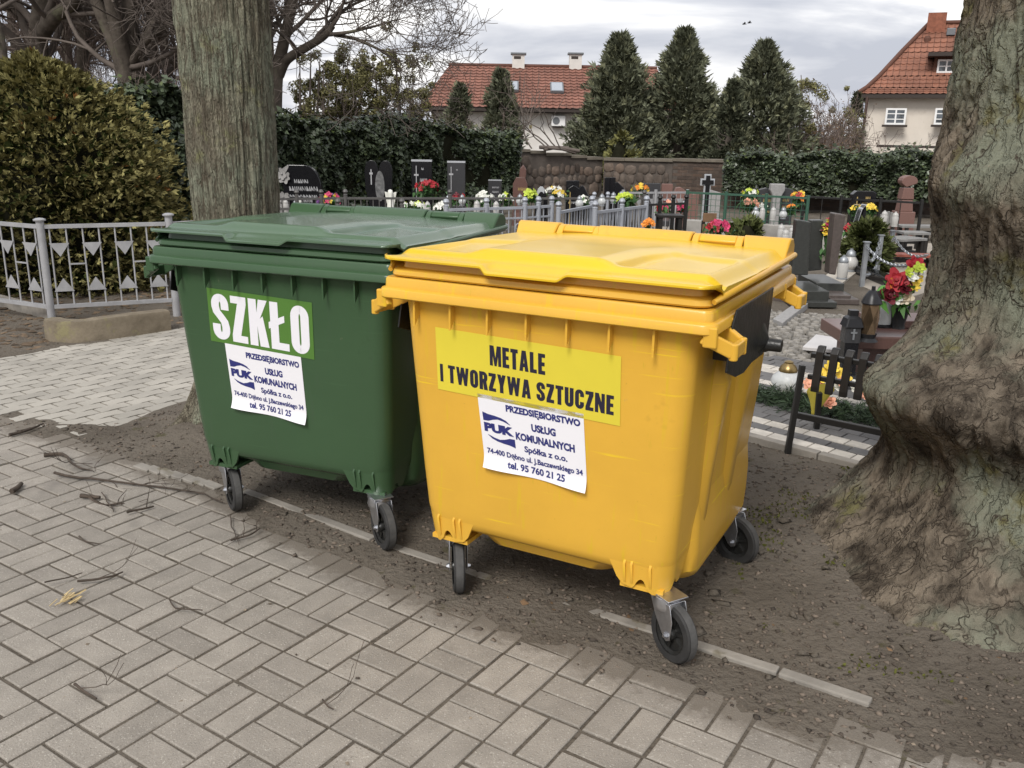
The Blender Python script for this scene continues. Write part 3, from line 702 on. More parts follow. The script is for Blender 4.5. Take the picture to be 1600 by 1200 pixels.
# ================================================================ trees, shrubs, ivy
def bark(name, base, dark, lichen, moss, sx=9.0, sz=1.6, bump=1.0, lw=0.52, vs=2.0, vd=0.8, vw=.02, ck=(.27, .36), v2w=0.0):
    m = bpy.data.materials.new(name); m.use_nodes = True; t = m.node_tree; b = t.nodes['Principled BSDF']; L = t.links.new
    b.inputs['Roughness'].default_value = 0.95; b.inputs['Specular IOR Level'].default_value = 0.15
    co = t.nodes.new('ShaderNodeTexCoord').outputs['Object']
    def nz(scale, vec=co, detail=6, rough=0.62, dist=0.0):
        n = t.nodes.new('ShaderNodeTexNoise'); n.inputs['Scale'].default_value = scale; n.inputs['Detail'].default_value = detail
        n.inputs['Roughness'].default_value = rough; n.inputs['Distortion'].default_value = dist; L(vec, n.inputs['Vector']); return n.outputs['Fac']
    def ramp(f, a, c, ca=(0, 0, 0, 1), cb=(1, 1, 1, 1)):
        r = t.nodes.new('ShaderNodeValToRGB'); r.color_ramp.elements[0].position = a; r.color_ramp.elements[1].position = c
        r.color_ramp.elements[0].color = ca; r.color_ramp.elements[1].color = cb; L(f, r.inputs[0]); return r.outputs[0]
    def mix(f, a, c):
        x = t.nodes.new('ShaderNodeMix'); x.data_type = 'RGBA'; L(f, x.inputs[0])
        for i, v in ((6, a), (7, c)):
            if isinstance(v, tuple): x.inputs[i].default_value = (*v, 1)
            else: L(v, x.inputs[i])
        return x.outputs[2]
    mp = t.nodes.new('ShaderNodeMapping'); mp.inputs['Scale'].default_value = (sx, sx, sz); L(co, mp.inputs[0])
    ridg = nz(1.6, mp.outputs[0], 5, 0.6, 0.4); fine = nz(42, co, 7, .7)
    c = ramp(ridg, 0.36, 0.62, (*dark, 1), (*base, 1))
    c = mix(ramp(nz(1.7, co, 4, 0.6), lw-0.06, lw+0.08), c, lichen)
    c = mix(ramp(nz(3.1, co, 5, 0.7), 0.60, 0.68), c, moss)
    crk = ramp(ridg, *ck); 
    c = mix(crk, dark, c)
    c = mix(ramp(fine, 0.62, 0.75), c, tuple(min(1, q*1.5) for q in base))
    dm = t.nodes.new('ShaderNodeVectorMath'); dm.operation = 'MULTIPLY_ADD'; nv = t.nodes.new('ShaderNodeTexNoise'); nv.inputs['Scale'].default_value = 6; L(co, nv.inputs['Vector'])
    L(nv.outputs['Color'], dm.inputs[0]); dm.inputs[1].default_value = (vd, vd, vd); L(mp.outputs[0], dm.inputs[2])
    def vein(scale, width, det):
        q = nz(scale, dm.outputs[0], det, 0.55); u = t.nodes.new('ShaderNodeMath'); u.operation = 'SUBTRACT'; L(q, u.inputs[0]); u.inputs[1].default_value = 0.5
        v = t.nodes.new('ShaderNodeMath'); v.operation = 'ABSOLUTE'; L(u.outputs[0], v.inputs[0]); return ramp(v.outputs[0], 0.0, width)
    v1, v2 = vein(vs*.42, vw, 4), vein(vs*1.3, 0.04, 4)
    vm0 = t.nodes.new('ShaderNodeMath'); vm0.operation = 'MULTIPLY'; L(v1, vm0.inputs[0]); L(v2, vm0.inputs[1])
    vr = vm0.outputs[0]; c = mix(v1, tuple(q*1.3 for q in dark), c)
    if v2w: c = mix(vein(vs*.9, v2w, 3), tuple(q*1.2 for q in dark), c)
    L(c, b.inputs['Base Color'])
    vm = t.nodes.new('ShaderNodeMath'); vm.operation = 'MULTIPLY_ADD'; L(vr, vm.inputs[0]); vm.inputs[1].default_value = 0.5; L(fine, vm.inputs[2]); fine = vm.outputs[0]
    ad = t.nodes.new('ShaderNodeMath'); ad.operation = 'MULTIPLY_ADD'; L(fine, ad.inputs[0]); ad.inputs[1].default_value = 0.55; L(ridg, ad.inputs[2])
    bp = t.nodes.new('ShaderNodeBump'); bp.inputs['Strength'].default_value = bump; bp.inputs['Distance'].default_value = 0.028
    L(ad.outputs[0], bp.inputs['Height']); L(bp.outputs[0], b.inputs['Normal']); return m
M_barkL = bark('striped_lime_bark', (0.275, 0.25, 0.185), (0.115, 0.098, 0.072), (0.24, 0.25, 0.185), (0.24, 0.235, 0.125), sx=15, sz=2.6, vs=2.6, vd=.7, ck=(.35, .43), v2w=.028)
M_barkR = bark('gnarled_lime_bark', (0.215, 0.178, 0.135), (0.05, 0.04, 0.03), (0.205, 0.213, 0.160), (0.155, 0.142, 0.068), sx=6, sz=2.8, bump=1.0, lw=0.51, vs=2.2, vd=.7, vw=.013)
M_barkB = mat('dark_bark', (0.14, 0.118, 0.098), 0.95, var=0.5, vscale=5, spec=0.1, bump=0.6, bscale=12, bdist=0.03, spots=[(1.2, 0.55, (0.13, 0.125, 0.085))])
M_twig = mat('twig_bark', (0.165, 0.138, 0.12), 0.95, var=0.3, vscale=3, spec=0.1)
M_twigr = mat('reddish_twig_bark', (0.19, 0.15, 0.13), 0.95, var=0.3, vscale=3, spec=0.1)
def leafm(name, c, isl=0.35, rough=0.55, spec=0.4, tl=0.0):
    return mat(name, c, rough, island=isl, spec=spec, spots=[(1.1, 0.56, tuple(q*0.72 for q in c))])
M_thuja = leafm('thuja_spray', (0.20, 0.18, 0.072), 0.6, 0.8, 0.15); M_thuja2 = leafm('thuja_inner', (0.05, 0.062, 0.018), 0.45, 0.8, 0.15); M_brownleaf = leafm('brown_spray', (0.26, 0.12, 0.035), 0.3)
M_ivy = leafm('ivy_leaf', (0.062, 0.080, 0.046), 0.65, 0.36, 0.45); M_ivyl = leafm('young_ivy_leaf', (0.085, 0.11, 0.035), 0.4, 0.45)
M_core = mat('core_shade_colour', (0.022, 0.022, 0.014), 1.0, var=0.4, vscale=6, spec=0.0)  # near-black filler: the shade deep in the foliage is put into this colour
M_con = leafm('cypress_spray', (0.14, 0.15, 0.10), 0.5, 0.85, 0.12); M_con2 = leafm('dull_cypress_spray', (0.078, 0.086, 0.056), 0.45, 0.85, 0.1)
M_contip = leafm('pale_cypress_tip', (0.20, 0.205, 0.125), 0.5, 0.8, 0.15); M_misl = leafm('olive_leaf', (0.16, 0.15, 0.06), 0.4, 0.7); M_gold = leafm('golden_spray', (0.17, 0.165, 0.055), 0.4, 0.8)
M_jun = leafm('juniper_spray', (0.085, 0.10, 0.03), 0.5, 0.8); M_brush = leafm('brown_brush', (0.15, 0.10, 0.065), 0.4, 0.9, 0.1)

# ---- near trunks as displaced surfaces
def trunk_surface(cx, cy, z0, z1, nz_, nth, rfun, name, m, parent):
    th = np.linspace(0, 2*math.pi, nth, endpoint=False); z = np.linspace(z0, z1, nz_)
    T, Z = np.meshgrid(th, z); r, ox, oy = rfun(T, Z)
    X = np.stack([ox+r*np.cos(T), oy+r*np.sin(T), Z], -1)
    b = MB(); b.grid(X, wrap=True); return b.build(name, m, parent, smooth=180)
def ang(a): return (a+math.pi) % (2*math.pi)-math.pi
def rL(T, Z):
    r = np.interp(Z, [-.2, 0, .12, .3, .6, 1.2, 2.4, 5], [.52, .38, .32, .268, .240, .230, .240, .23])
    fl = np.exp(-np.maximum(Z, 0)/0.16); r = r+fl*0.10*np.cos(T*5+0.7)**3*(Z < 0.9)
    P = np.stack([np.cos(T)*5.5, np.sin(T)*5.5, Z*0.9], -1); w = fbm(P*0.5, 3, 41)*0.35
    P2 = np.stack([np.cos(T+w*.12)*9, np.sin(T+w*.12)*9, Z*1.3], -1)
    P3 = np.stack([np.cos(T+w*.1)*15, np.sin(T+w*.1)*15, Z*2.6], -1)
    r = r-0.010*np.maximum(0, 1-np.abs(fbm(P2, 3, 43))*4.5)-.006*np.maximum(0, 1-np.abs(fbm(P3, 3, 48))*4)+0.010*fbm(P*2.2, 3, 44)
    return r+0.012*fbm(P*0.4, 2, 47), 0.012*np.sin(Z*1.2), 0*Z
tl = thing('lime_tree', 'tall straight tree trunk with striped greenish bark behind the green container', 'tree', (*TREE_L, 0))
trunk_surface(0, 0, -0.15, 5.2, 520, 420, rL, 'trunk', M_barkL, tl)
LOBES = [   # angle(deg), z, dang, dz, height  (angle 180 = towards -x, 270 = towards the camera)
    (196, .74, 30, .17, .27), (228, .72, 30, .19, .17), (268, .72, 34, .22, .09), (190, 1.52, 24, .14, .09), (220, 1.46, 24, .15, .11), (205, 1.28, 16, .08, .04),
    (250, 1.62, 18, .12, .05), (262, 1.05, 14, .14, .05), (186, .55, 22, .12, .08), (240, .42, 14, .20, .06), (300, 1.1, 24, .3, .08), (285, .3, 13, .3, .09), (215, .30, 10, .25, .07)]
def rR(T, Z):
    r = np.interp(Z, [-.3, 0, .08, .16, .3, .45, .6, 1.0, 1.3, 1.6, 1.9, 2.3, 2.8, 5], [1.20, .93, .87, .82, .74, .68, .65, .64, .645, .66, .645, .60, .575, .55])
    r = r+np.exp(-np.maximum(Z, -.1)/0.20)*(0.30*np.exp(-(ang(T-R(203))/R(26))**2)+.16*np.exp(-(ang(T-R(243))/R(22))**2)+.1*np.exp(-(ang(T-R(285))/R(22))**2))
    for a, z, da, dz, h in LOBES: r = r+h*np.exp(-(ang(T-R(a))/R(da))**2-((Z-z)/dz)**2)
    r = r+np.exp(-np.maximum(Z, -.2)/0.28)*0.09*np.cos(T*6+1.1)
    P = np.stack([np.cos(T)*4, np.sin(T)*4, Z*3.0], -1); w = fbm(P*0.45, 3, 51)
    r = r+0.026*w+0.012*fbm(P*1.1, 3, 55)
    P2 = np.stack([np.cos(T+w*.25)*11, np.sin(T+w*.25)*11, Z*2.6+w*2], -1)
    cr = np.maximum(0, 1-np.abs(fbm(P2, 4, 53))*4.0); cr2 = np.maximum(0, 1-np.abs(fbm(P2*2.7, 3, 57))*3.5)
    q_ = .55+.45*sstep(.15, .6, Z)
    r = r-0.020*cr*q_-0.012*cr2*q_+0.010*fbm(P*5, 4, 58)-.008*np.maximum(0, 1-np.abs(fbm(P2*5.5, 2, 59))*3)
    return r, 0.03*np.sin(Z*1.4)+0*T, 0*Z
tr_ = thing('lime_tree', 'huge gnarled tree with swollen burls filling the right edge', 'tree', (*TREE_R, 0))
trunk_surface(0, 0, -0.2, 5.2, 620, 620, rR, 'trunk', M_barkR, tr_)

# ---- bare branching
def branch(b, p, d, L, r, depth, rg, n=6, wob=0.16, up=0.05, kids=(2, 4), spread=0.75, minr=0.004, ratio=0.62, lratio=(0.55, 0.85), droop=0.0):
    k = max(3, int(4+L*1.2)) if depth > 0 else 3; P = [np.array(p, float)]; d = unit(d)
    for i in range(k):
        d = unit(d+rg.normal(0, wob, 3)+np.array([0, 0, up-droop*(i/k)])); P.append(P[-1]+d*L/k)
    rad = np.linspace(r, max(r*ratio, minr), k+1)
    b.tube(P, rad, n if r > 0.03 else (4 if r > 0.012 else 3), cap=False)
    if depth == 0: return
    for q in range(rg.integers(kids[0], kids[1]+1)):
        t = rg.uniform(0.35, 1.0) if q else 1.0; i = min(k-1, int(t*k)); pp = P[i]+(P[i+1]-P[i])*(t*k-i if t < 1 else 1)
        dd = unit(d+rg.normal(0, spread, 3)+np.array([0, 0, 0.15-droop]))
        branch(b, pp, dd, L*rg.uniform(*lratio), max(minr, rad[i]*rg.uniform(0.5, 0.78)), depth-1, rg, n, wob, up, kids, spread, minr, ratio, lratio, droop)
def bare_tree(name, label, base, stems, depth, seed, group=None, m=M_barkB, mt=M_twig, **kw):
    """stems: list of (point list, r0, r1); twigs start from the stem tops and along them"""
    rg = np.random.default_rng(seed); root = thing(name, label, 'tree', base, 0, group); b0 = np.array(base)
    bt = MB(); bb = MB()
    for pts, r0, r1, nb, bl in stems:
        P = np.array(pts)-b0; q = np.linspace(0, 1, len(P)); qq = np.linspace(0, 1, 16)
        P = np.stack([np.interp(qq, q, P[:, k]) for k in range(3)], 1); P[1:-1] += fbm(P[1:-1]*0.8+seed, 2, seed)[:, None]*r0*0.6
        for _ in range(2): P[1:-1] = (P[:-2]+2*P[1:-1]+P[2:])/4
        rad = np.linspace(r0, r1, 16); bt.tube(P, rad, 10, cap=False)
        for k in range(nb):
            i = int(rg.uniform(0.25, 1.0)*15) if k else 15
            dd = unit(P[min(i+1, 15)]-P[max(i-1, 0)])+rg.normal(0, 0.75, 3)
            branch(bb, P[i], dd, bl*rg.uniform(0.6, 1.1), max(0.008, rad[i]*rg.uniform(0.35, 0.6)), depth, rg, **kw)
    bt.build('trunk', m, root, smooth=180); bb.build('branches', mt, root, smooth=180); return root
def A(x, y, Y): return at(x, y, Y)
def gbase(x, Y): p = at(x, 300, Y); return np.array([p[0], Y, 0.0])
# bare trees at the left behind the shrub
B = gbase(30, 19); top = A(66, -40, 19)
bare_tree('bare_tree', 'bare dark tree with thick forking trunk, leftmost above the thuja shrub', B,
          [([B, A(60, 120, 19), A(62, 40, 19), A(75, -60, 19)], .22, .16, 6, 2.4), ([A(62, 60, 19), A(85, 25, 18.5), A(120, 2, 18.2), A(150, -50, 18)], .16, .09, 6, 2.2),
           ([A(60, 90, 19), A(30, 30, 19.4), A(-10, -40, 19.6)], .08, .04, 6, 1.8)], 4, 11, kids=(3, 4), minr=.006)
B = gbase(195, 17)
bare_tree('bare_tree', 'bare tree splitting into several steep stems left of the striped trunk', B,
          [([B, A(196, 140, 17), A(175, 60, 17), A(140, -40, 17)], .15, .10, 6, 2.0), ([B, A(198, 120, 17), A(183, 40, 16.8), A(168, -50, 16.7)], .15, .11, 4, 2.0),
           ([B, A(203, 120, 17.1), A(203, 40, 17.1), A(206, -50, 17)], .16, .12, 4, 2.0), ([B, A(208, 125, 17), A(225, 75, 17.2), A(255, 10, 17.3), A(280, -40, 17.3)], .16, .07, 7, 1.7),
           ([A(205, 100, 17), A(230, 62, 16.6), A(262, 40, 16.4)], .08, .03, 6, 1.2)], 4, 12, kids=(3, 4), minr=.006)
B = gbase(128, 21)
bare_tree('bare_tree', 'slim brown bare trunk between the forking tree and the steep stems', B, [([B, A(130, 90, 21), A(128, 20, 21), A(124, -50, 21)], .15, .11, 9, 1.8)], 4, 13, mt=M_twigr, kids=(3, 4), minr=.006)
B = gbase(2, 15)
bare_tree('bare_tree', 'dark knotty trunk cut by the left picture edge', B, [([B, A(3, 130, 15), A(-2, 60, 15), A(-30, -40, 15)], .09, .07, 6, 1.5)], 3, 14)
B = gbase(424, 18)
bare_tree('bare_tree', 'bare tree with long branches reaching right over the ivy hedge', B,
          [([B, A(428, 175, 18), A(432, 110, 18), A(448, 60, 18), A(462, 5, 18), A(470, -60, 18)], .14, .08, 4, 1.6),
           ([B, A(420, 160, 18.1), A(418, 60, 18.2), A(424, 5, 18.2), A(420, -60, 18.2)], .16, .10, 4, 1.6),
           ([A(436, 118, 18), A(447, 92, 17.9), A(478, 74, 17.8), A(510, 55, 17.7), A(520, 40, 17.7)], .10, .06, 3, 1.1),
           ([A(512, 54, 17.7), A(530, 20, 17.7), A(560, 2, 17.7), A(610, -12, 17.8)], .045, .012, 9, 1.1), ([A(515, 52, 17.7), A(560, 60, 17.6), A(600, 80, 17.5), A(628, 100, 17.5)], .04, .01, 10, .9),
           ([A(513, 54, 17.7), A(545, 50, 17.5), A(590, 40, 17.4), A(622, 30, 17.4)], .04, .01, 10, .9), ([A(512, 50, 17.7), A(510, 25, 17.6), A(525, -15, 17.5)], .035, .01, 7, .9)], 3, 15, kids=(3, 4), minr=.005, wob=.12)
# weeping tree and thin background wood
def weeping(x0, x1, Y, seed, label):
    rg = np.random.default_rng(seed); B = gbase((x0+x1)/2, Y); root = thing('weeping_tree', label, 'tree', B); bt, bb = MB(), MB()
    c = A((x0+x1)/2, 60, Y)-B; bt.tube([(0, 0, 0), (0.05, 0, c[2]*.5), (0, 0, c[2]), (.1, 0, c[2]+1.2)], [.14, .12, .09, .05], 8)
    for k in range(95):
        x = rg.uniform(x0, x1); p = A(x, rg.uniform(-60, 60), Y+rg.uniform(-.8, .8))-B; L = rg.uniform(1.2, 3.0); n = 7
        d = np.array([rg.normal(0, .25), rg.normal(0, .2), -1.0]); P = [p]
        for i in range(n): d = unit(d+np.array([rg.normal(0, .10), rg.normal(0, .1), -.12])); P.append(P[-1]+d*L/n)
        bb.tube(P, np.linspace(.010, .004, n+1), 3, cap=False)
        if k % 4 == 0: bb.tube([(0, 0, c[2]+rg.uniform(-.3, 1)), (p*0.5+np.array([0, 0, c[2]*.55+.5])), p], [.03, .02, .01], 4, cap=False)
        for q in range(3):
            i = rg.integers(1, n-1); branch(bb, P[i], d+rg.normal(0, .5, 3), .5, .004, 1, rg, droop=.5, minr=.003)
    bt.build('trunk', M_barkB, root, smooth=180); bb.build('branches', M_twigr, root)
weeping(225, 290, 20, 21, 'weeping tree with thin hanging reddish twigs beside the striped trunk')
weeping(95, 165, 22, 22, 'weeping tree with hanging brown twigs behind the slim trunk')
for k, (x, Y, r, seed, lab) in enumerate([(20, 26, .13, 31, 'thin pale bare tree far behind at the far left'), (100, 27, .12, 32, 'thin bare tree with fine twigs far behind the forking trunk'),
                                          (255, 25, .12, 33, 'thin bare tree far behind the weeping twigs')]):
    B = gbase(x, Y); bare_tree('bare_tree', lab, B, [([B, A(x+6, 90, Y), A(x-4, 10, Y), A(x+5, -60, Y)], r, r*.6, 16, 2.6)], 4, seed, mt=M_twigr, kids=(3, 4), minr=.007)

# olive-leaved clumpy trees behind the hedge and at the right
def clumpy(label, x, Y, ytop, ybot, wpx, seed, nst=4, ncl=40, group=None, base_y=None, m=M_misl):
    rg = np.random.default_rng(seed); B = gbase(x, Y); root = thing('clumpy_tree', label, 'tree', B, 0, group); bt = MB(); P, D = [], []
    pxm = Y/FPX
    for s in range(nst):
        xt = x+rg.uniform(-.5, .5)*wpx; yt = ytop+rg.uniform(0, .35)*(ybot-ytop)
        tp = A(xt, yt, Y+rg.uniform(-.6, .6))-B; bp = np.array([rg.normal(0, .35), rg.normal(0, .2), 0])
        mid = (tp*np.array([.7, .7, .55]))+rg.normal(0, .12, 3); path = np.stack([bp, bp*.6+mid*.4+np.array([0, 0, .2]), mid, tp]); bt.tube(path, [.075, .055, .04, .012], 6, cap=False)
        for k in range(ncl):
            t = rg.uniform(.35, 1.0); c0 = np.array([np.interp(t, [0, .4, .65, 1], path[:, q]) for q in range(3)])
            d = rg.normal(0, 1, 3)*np.array([1, .8, .6]); L = rg.uniform(.1, .9); c = c0+unit(d)*L; bt.tube([c0, (c0+c)/2+rg.normal(0, .06, 3), c], [.014, .009, .006], 3, cap=False)
            r = rg.uniform(.08, .26); n = int(55+420*r); v = unit(rg.normal(0, 1, (n, 3))); P.append(c+v*r*rg.uniform(.5, 1.0, (n, 1))); D.append(v)
    bt.build('trunk', M_twig, root); quads('crown', leaves(np.concatenate(P), np.concatenate(D), .095, .45, .6, rg), m, root)
clumpy('olive green clumpy tree directly right of the bare tree, behind the hedge', 478, 27, 72, 180, 60, 41, 5, 20)
clumpy('olive green clumpy tree in the middle of the row behind the hedge', 545, 28, 66, 180, 75, 42, 6, 24)
clumpy('dense olive clumpy tree right in the row, left of the red roof', 610, 27, 72, 180, 55, 43, 5, 24)
clumpy('low olive clumpy tree touching the red roof corner', 648, 28, 118, 185, 26, 44, 3, 14)
clumpy('bare crooked tree with round mistletoe clumps right of the tall conifers', 1248, 30, 108, 220, 46, 45, 4, 11)
clumpy('small mistletoe tree in front of the light house wall corner', 1312, 34, 160, 225, 40, 46, 4, 10)

# thuja shrub behind the left fence
def shrub(name, label, cat, base, rx, ry, h, n, size, mats, seed, blades=6, top=2.2, frac=0.15, width=0.16, lump=0.16, zc=0.42):
    rg = np.random.default_rng(seed); root = thing(name, label, cat, base)
    nb = max(20, n//55); vb = rg.uniform(0, 1, nb); tb = rg.uniform(0, 2*math.pi, nb); q_ = rg.integers(0, nb, n); th = tb[q_]+rg.normal(0, .13, n)/np.maximum(1-vb[q_]**2, .3); v = np.clip(vb[q_]+rg.normal(0, .045, n), 0, 1)
    z = v; prof = np.where(z < zc, 0.80+0.20*np.sin(z/zc*math.pi/2), np.cos(np.clip((z-zc)/(1-zc), 0, 1)**top*math.pi/2)**0.8)
    l = 1+lump*fbm(np.stack([np.cos(th)*2.2, np.sin(th)*2.2, z*5], -1), 3, seed)*1.8
    rad = prof*(.5+.5*l)*rg.uniform(.84, 1.12, nb)[q_]*(1-0.45*rg.uniform(0, 1, n)**1.6)
    P = np.stack([np.cos(th)*rx*rad, np.sin(th)*ry*rad, z*h*(1+0.05*l)], 1)
    D = unit(np.stack([np.cos(th), np.sin(th), 0.25+1.2*np.maximum(0, z-zc)], 1)+rg.normal(0, .35, (n, 3)))
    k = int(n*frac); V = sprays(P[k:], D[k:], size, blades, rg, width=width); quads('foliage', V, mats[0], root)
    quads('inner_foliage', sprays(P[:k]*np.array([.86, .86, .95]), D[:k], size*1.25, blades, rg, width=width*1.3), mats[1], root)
    if len(mats) > 2:
        q = rg.choice(n, max(3, n//220)); quads('withered_foliage', sprays(P[q]*1.01, D[q], size*.9, blades, rg, width=width), mats[2], root)
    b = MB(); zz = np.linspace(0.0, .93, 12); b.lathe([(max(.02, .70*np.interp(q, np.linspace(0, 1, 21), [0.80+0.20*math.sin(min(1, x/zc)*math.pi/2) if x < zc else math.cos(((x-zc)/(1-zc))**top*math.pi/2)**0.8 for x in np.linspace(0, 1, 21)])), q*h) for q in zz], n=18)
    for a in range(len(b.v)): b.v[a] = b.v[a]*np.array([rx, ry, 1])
    b.build('shade_core', M_core, root)  # solid dark core, coloured as the shade inside the shrub
    return root
c = at(95, 300, 9.6)
shrub('thuja_shrub', 'large rounded olive green thuja shrub behind the white metal fence', 'shrub', (c[0]-.12, 9.6, 0), 1.30, 1.10, float(at(95, 100, 9.6)[2])/1.03, 23000, .08, [M_thuja, M_thuja2, M_brownleaf], 61, top=1.45, frac=.30, lump=.32)

# ivy: a wall of leaves on a core
def ivy(label, pts, thick, n, size, seed, name='ivy_hedge', zlow=0.0, pale=.10, hang=0.0):
    """pts: (x, y, top z) along the hedge"""
    rg = np.random.default_rng(seed); root = thing(name, label, 'ivy hedge', (pts[0][0], pts[0][1], 0)); o = np.array([pts[0][0], pts[0][1], 0])
    Q = np.array(pts, float); ds = np.concatenate([[0], np.cumsum(np.linalg.norm(np.diff(Q[:, :2], axis=0), axis=1))])
    f = lambda t: np.stack([np.interp(t, ds, Q[:, k]) for k in range(3)], -1)
    t = rg.uniform(0, ds[-1], n); c = f(t); e = f(np.minimum(t+.1, ds[-1]))-f(np.maximum(t-.1, 0)); e[:, 2] = 0; e = unit(e); nr = np.stack([e[:, 1], -e[:, 0], 0*t], -1)
    H = c[:, 2]*(1+.06*fbm(np.stack([t*1.3, 0*t, 0*t], -1), 4, seed)*2)
    s = rg.uniform(0, 1, n); front = s < .72
    z = np.where(front, zlow+(H-zlow)*rg.uniform(0, 1, n)**.85, H-rg.uniform(0, .12, n)+np.where(rg.uniform(0, 1, n) < .12, rg.uniform(0, .16, n), 0))
    bul = .24*fbm(np.stack([t*1.6, z*1.6, 0*t], -1), 3, seed+3)*1.6
    off = np.where(front, thick/2+bul-rg.uniform(0, .14, n), rg.uniform(-.5, .5, n)*thick)
    top = np.clip((z-(H-.22))/.22, 0, 1); off = np.where(front, off-.14*top**2, off)
    P = np.stack([c[:, 0]+nr[:, 0]*off, c[:, 1]+nr[:, 1]*off, z], 1)-o
    D = np.where(front[:, None], nr*.45+np.array([0, 0, .75])+0*nr, np.array([0, 0, 1.])+nr*.2)
    k = rg.uniform(0, 1, n) < pale*np.where(front, .6, 2.2)
    quads('leaves', leaves(P[~k], D[~k], size, .85, .45, rg, sag=.12), M_ivy, root); quads('young_leaves', leaves(P[k], D[k], size*.9, .8, .5, rg), M_ivyl, root)
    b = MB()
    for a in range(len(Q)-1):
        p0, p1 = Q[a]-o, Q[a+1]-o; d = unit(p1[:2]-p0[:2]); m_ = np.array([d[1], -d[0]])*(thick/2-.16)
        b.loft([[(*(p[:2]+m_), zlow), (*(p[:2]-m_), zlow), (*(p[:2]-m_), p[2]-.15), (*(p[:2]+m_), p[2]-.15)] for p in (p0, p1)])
    b.build('stems', M_core, root)  # solid core blocks, coloured as the shade behind the ivy leaves
    bt = MB()
    for a in range(int(ds[-1]*7)):
        tt = rg.uniform(0, ds[-1]); p = f(np.array(tt))-o; p[2] = c[0, 2]*0+f(np.array(tt))[2]-.1; branch(bt, p, (rg.normal(0, .5), rg.normal(0, .3), .8), rg.uniform(.2, .5), .006, 1, rg, minr=.003)
    bt.build('twigs', M_twigr, root); return root
h0, h1, h2, h3 = at(165, 138, 12.2), at(300, 160, 14.0), at(430, 188, 16.8), at(790, 209, 22.3)
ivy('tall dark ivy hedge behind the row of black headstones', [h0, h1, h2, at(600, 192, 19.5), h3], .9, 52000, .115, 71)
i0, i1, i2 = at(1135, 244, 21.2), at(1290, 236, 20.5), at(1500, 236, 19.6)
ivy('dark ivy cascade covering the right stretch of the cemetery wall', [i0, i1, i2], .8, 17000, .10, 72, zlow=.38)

# conifers beyond the wall
def conifer(label, x, Y, ytop, wpx, seed, m=M_con, n=5200, slim=1.0, ybase=None, size=.25, group=None, power=.76):
    rg = np.random.default_rng(seed); B = gbase(x, Y); H = at(x, ytop, Y)[2]; rx = wpx/2*1.28*Y/FPX; root = thing('conifer', label, 'tree', B, 0, group)
    nb = max(24, n//60); vb = rg.uniform(.02, 1, nb)**1.2; tb = rg.uniform(0, 2*math.pi, nb); q = rg.integers(0, nb, n); pw = np.clip(1-vb[q], .02, 1)**power
    v = np.clip(vb[q]+rg.normal(0, .035, n)+.02, 0.0, 1.0); th = tb[q]+rg.normal(0, .26, n)/np.maximum(pw, .25)
    kb = rg.uniform(.58, 1.22, nb)[q]
    pr = np.clip((1-v), 0, 1)**power*np.clip(.55+v*3.2, 0, 1)
    l = 1+.50*fbm(np.stack([np.cos(th)*2.4, np.sin(th)*2.4, v*11], -1), 3, seed)*1.7
    rad = pr*kb*(.6+.4*l)*(1-.62*rg.uniform(0, 1, n)**1.7)+.03
    P = np.stack([np.cos(th)*rx*rad, np.sin(th)*rx*rad, v*H], 1); D = unit(np.stack([np.cos(th), np.sin(th), .5+.9*v], 1)+rg.normal(0, .3, (n, 3)))
    k_ = rg.uniform(0, 1, n) < .22
    quads('foliage', sprays(P[~k_], D[~k_], size, 6, rg, width=.12, droop=.4), m, root); quads('pale_tips', sprays(P[k_]*np.array([1.06, 1.06, 1.0]), D[k_], size*.9, 7, rg, width=.11, droop=.2), M_contip, root)
    b = MB(); b.tube([(0, 0, 0), (0, 0, H*.5), (0, 0, H*.95)], [.16, .09, .01], 8); b.build('trunk', M_barkB, root)
    b = MB()
    for k in range(70):
        v_ = rg.uniform(.08, .92); a = rg.uniform(0, 6.28); L = rx*(1-v_)**power*.8; z = v_*H; b.tube([(0, 0, z), (math.cos(a)*L*.6, math.sin(a)*L*.6, z+L*.15), (math.cos(a)*L, math.sin(a)*L, z+L*.5)], [.02, .014, .006], 3, cap=False)
    b.build('branches', M_twig, root); return root
conifer('tall dark cypress, left of the twin pair, in front of the red roof end', 958, 28, 62, 140, 81, n=8500)
conifer('tallest dark cypress, right of the twin pair beyond the stone wall', 1054, 28.5, 54, 136, 82, n=8500)
conifer('broad tall cypress standing apart, right of the twin pair', 1176, 29, 72, 140, 83, n=8500, power=.7)
conifer('small dull dark cypress in front of the broad tall one', 1132, 25.5, 132, 66, 84, m=M_con2, n=2600, size=.2)
conifer('small cypress behind the hedge in front of the long house, left one', 718, 26.5, 138, 66, 85, n=2400, size=.2)
conifer('larger cypress at the end of the ivy hedge before the house wall', 781, 25, 117, 78, 86, n=3600, size=.2)
conifer('low cypress filling the gap between the tall pair and the broad one', 1092, 30.5, 150, 70, 87, n=2400, size=.24, power=.5)
c = gbase(967, 25.2); shrub('golden_shrub', 'low yellowish conifer shrub behind the stone wall', 'shrub', c, .40, .4, at(967, 216, 25.2)[2], 600, .22, [M_gold, M_con], 88, top=1.5)
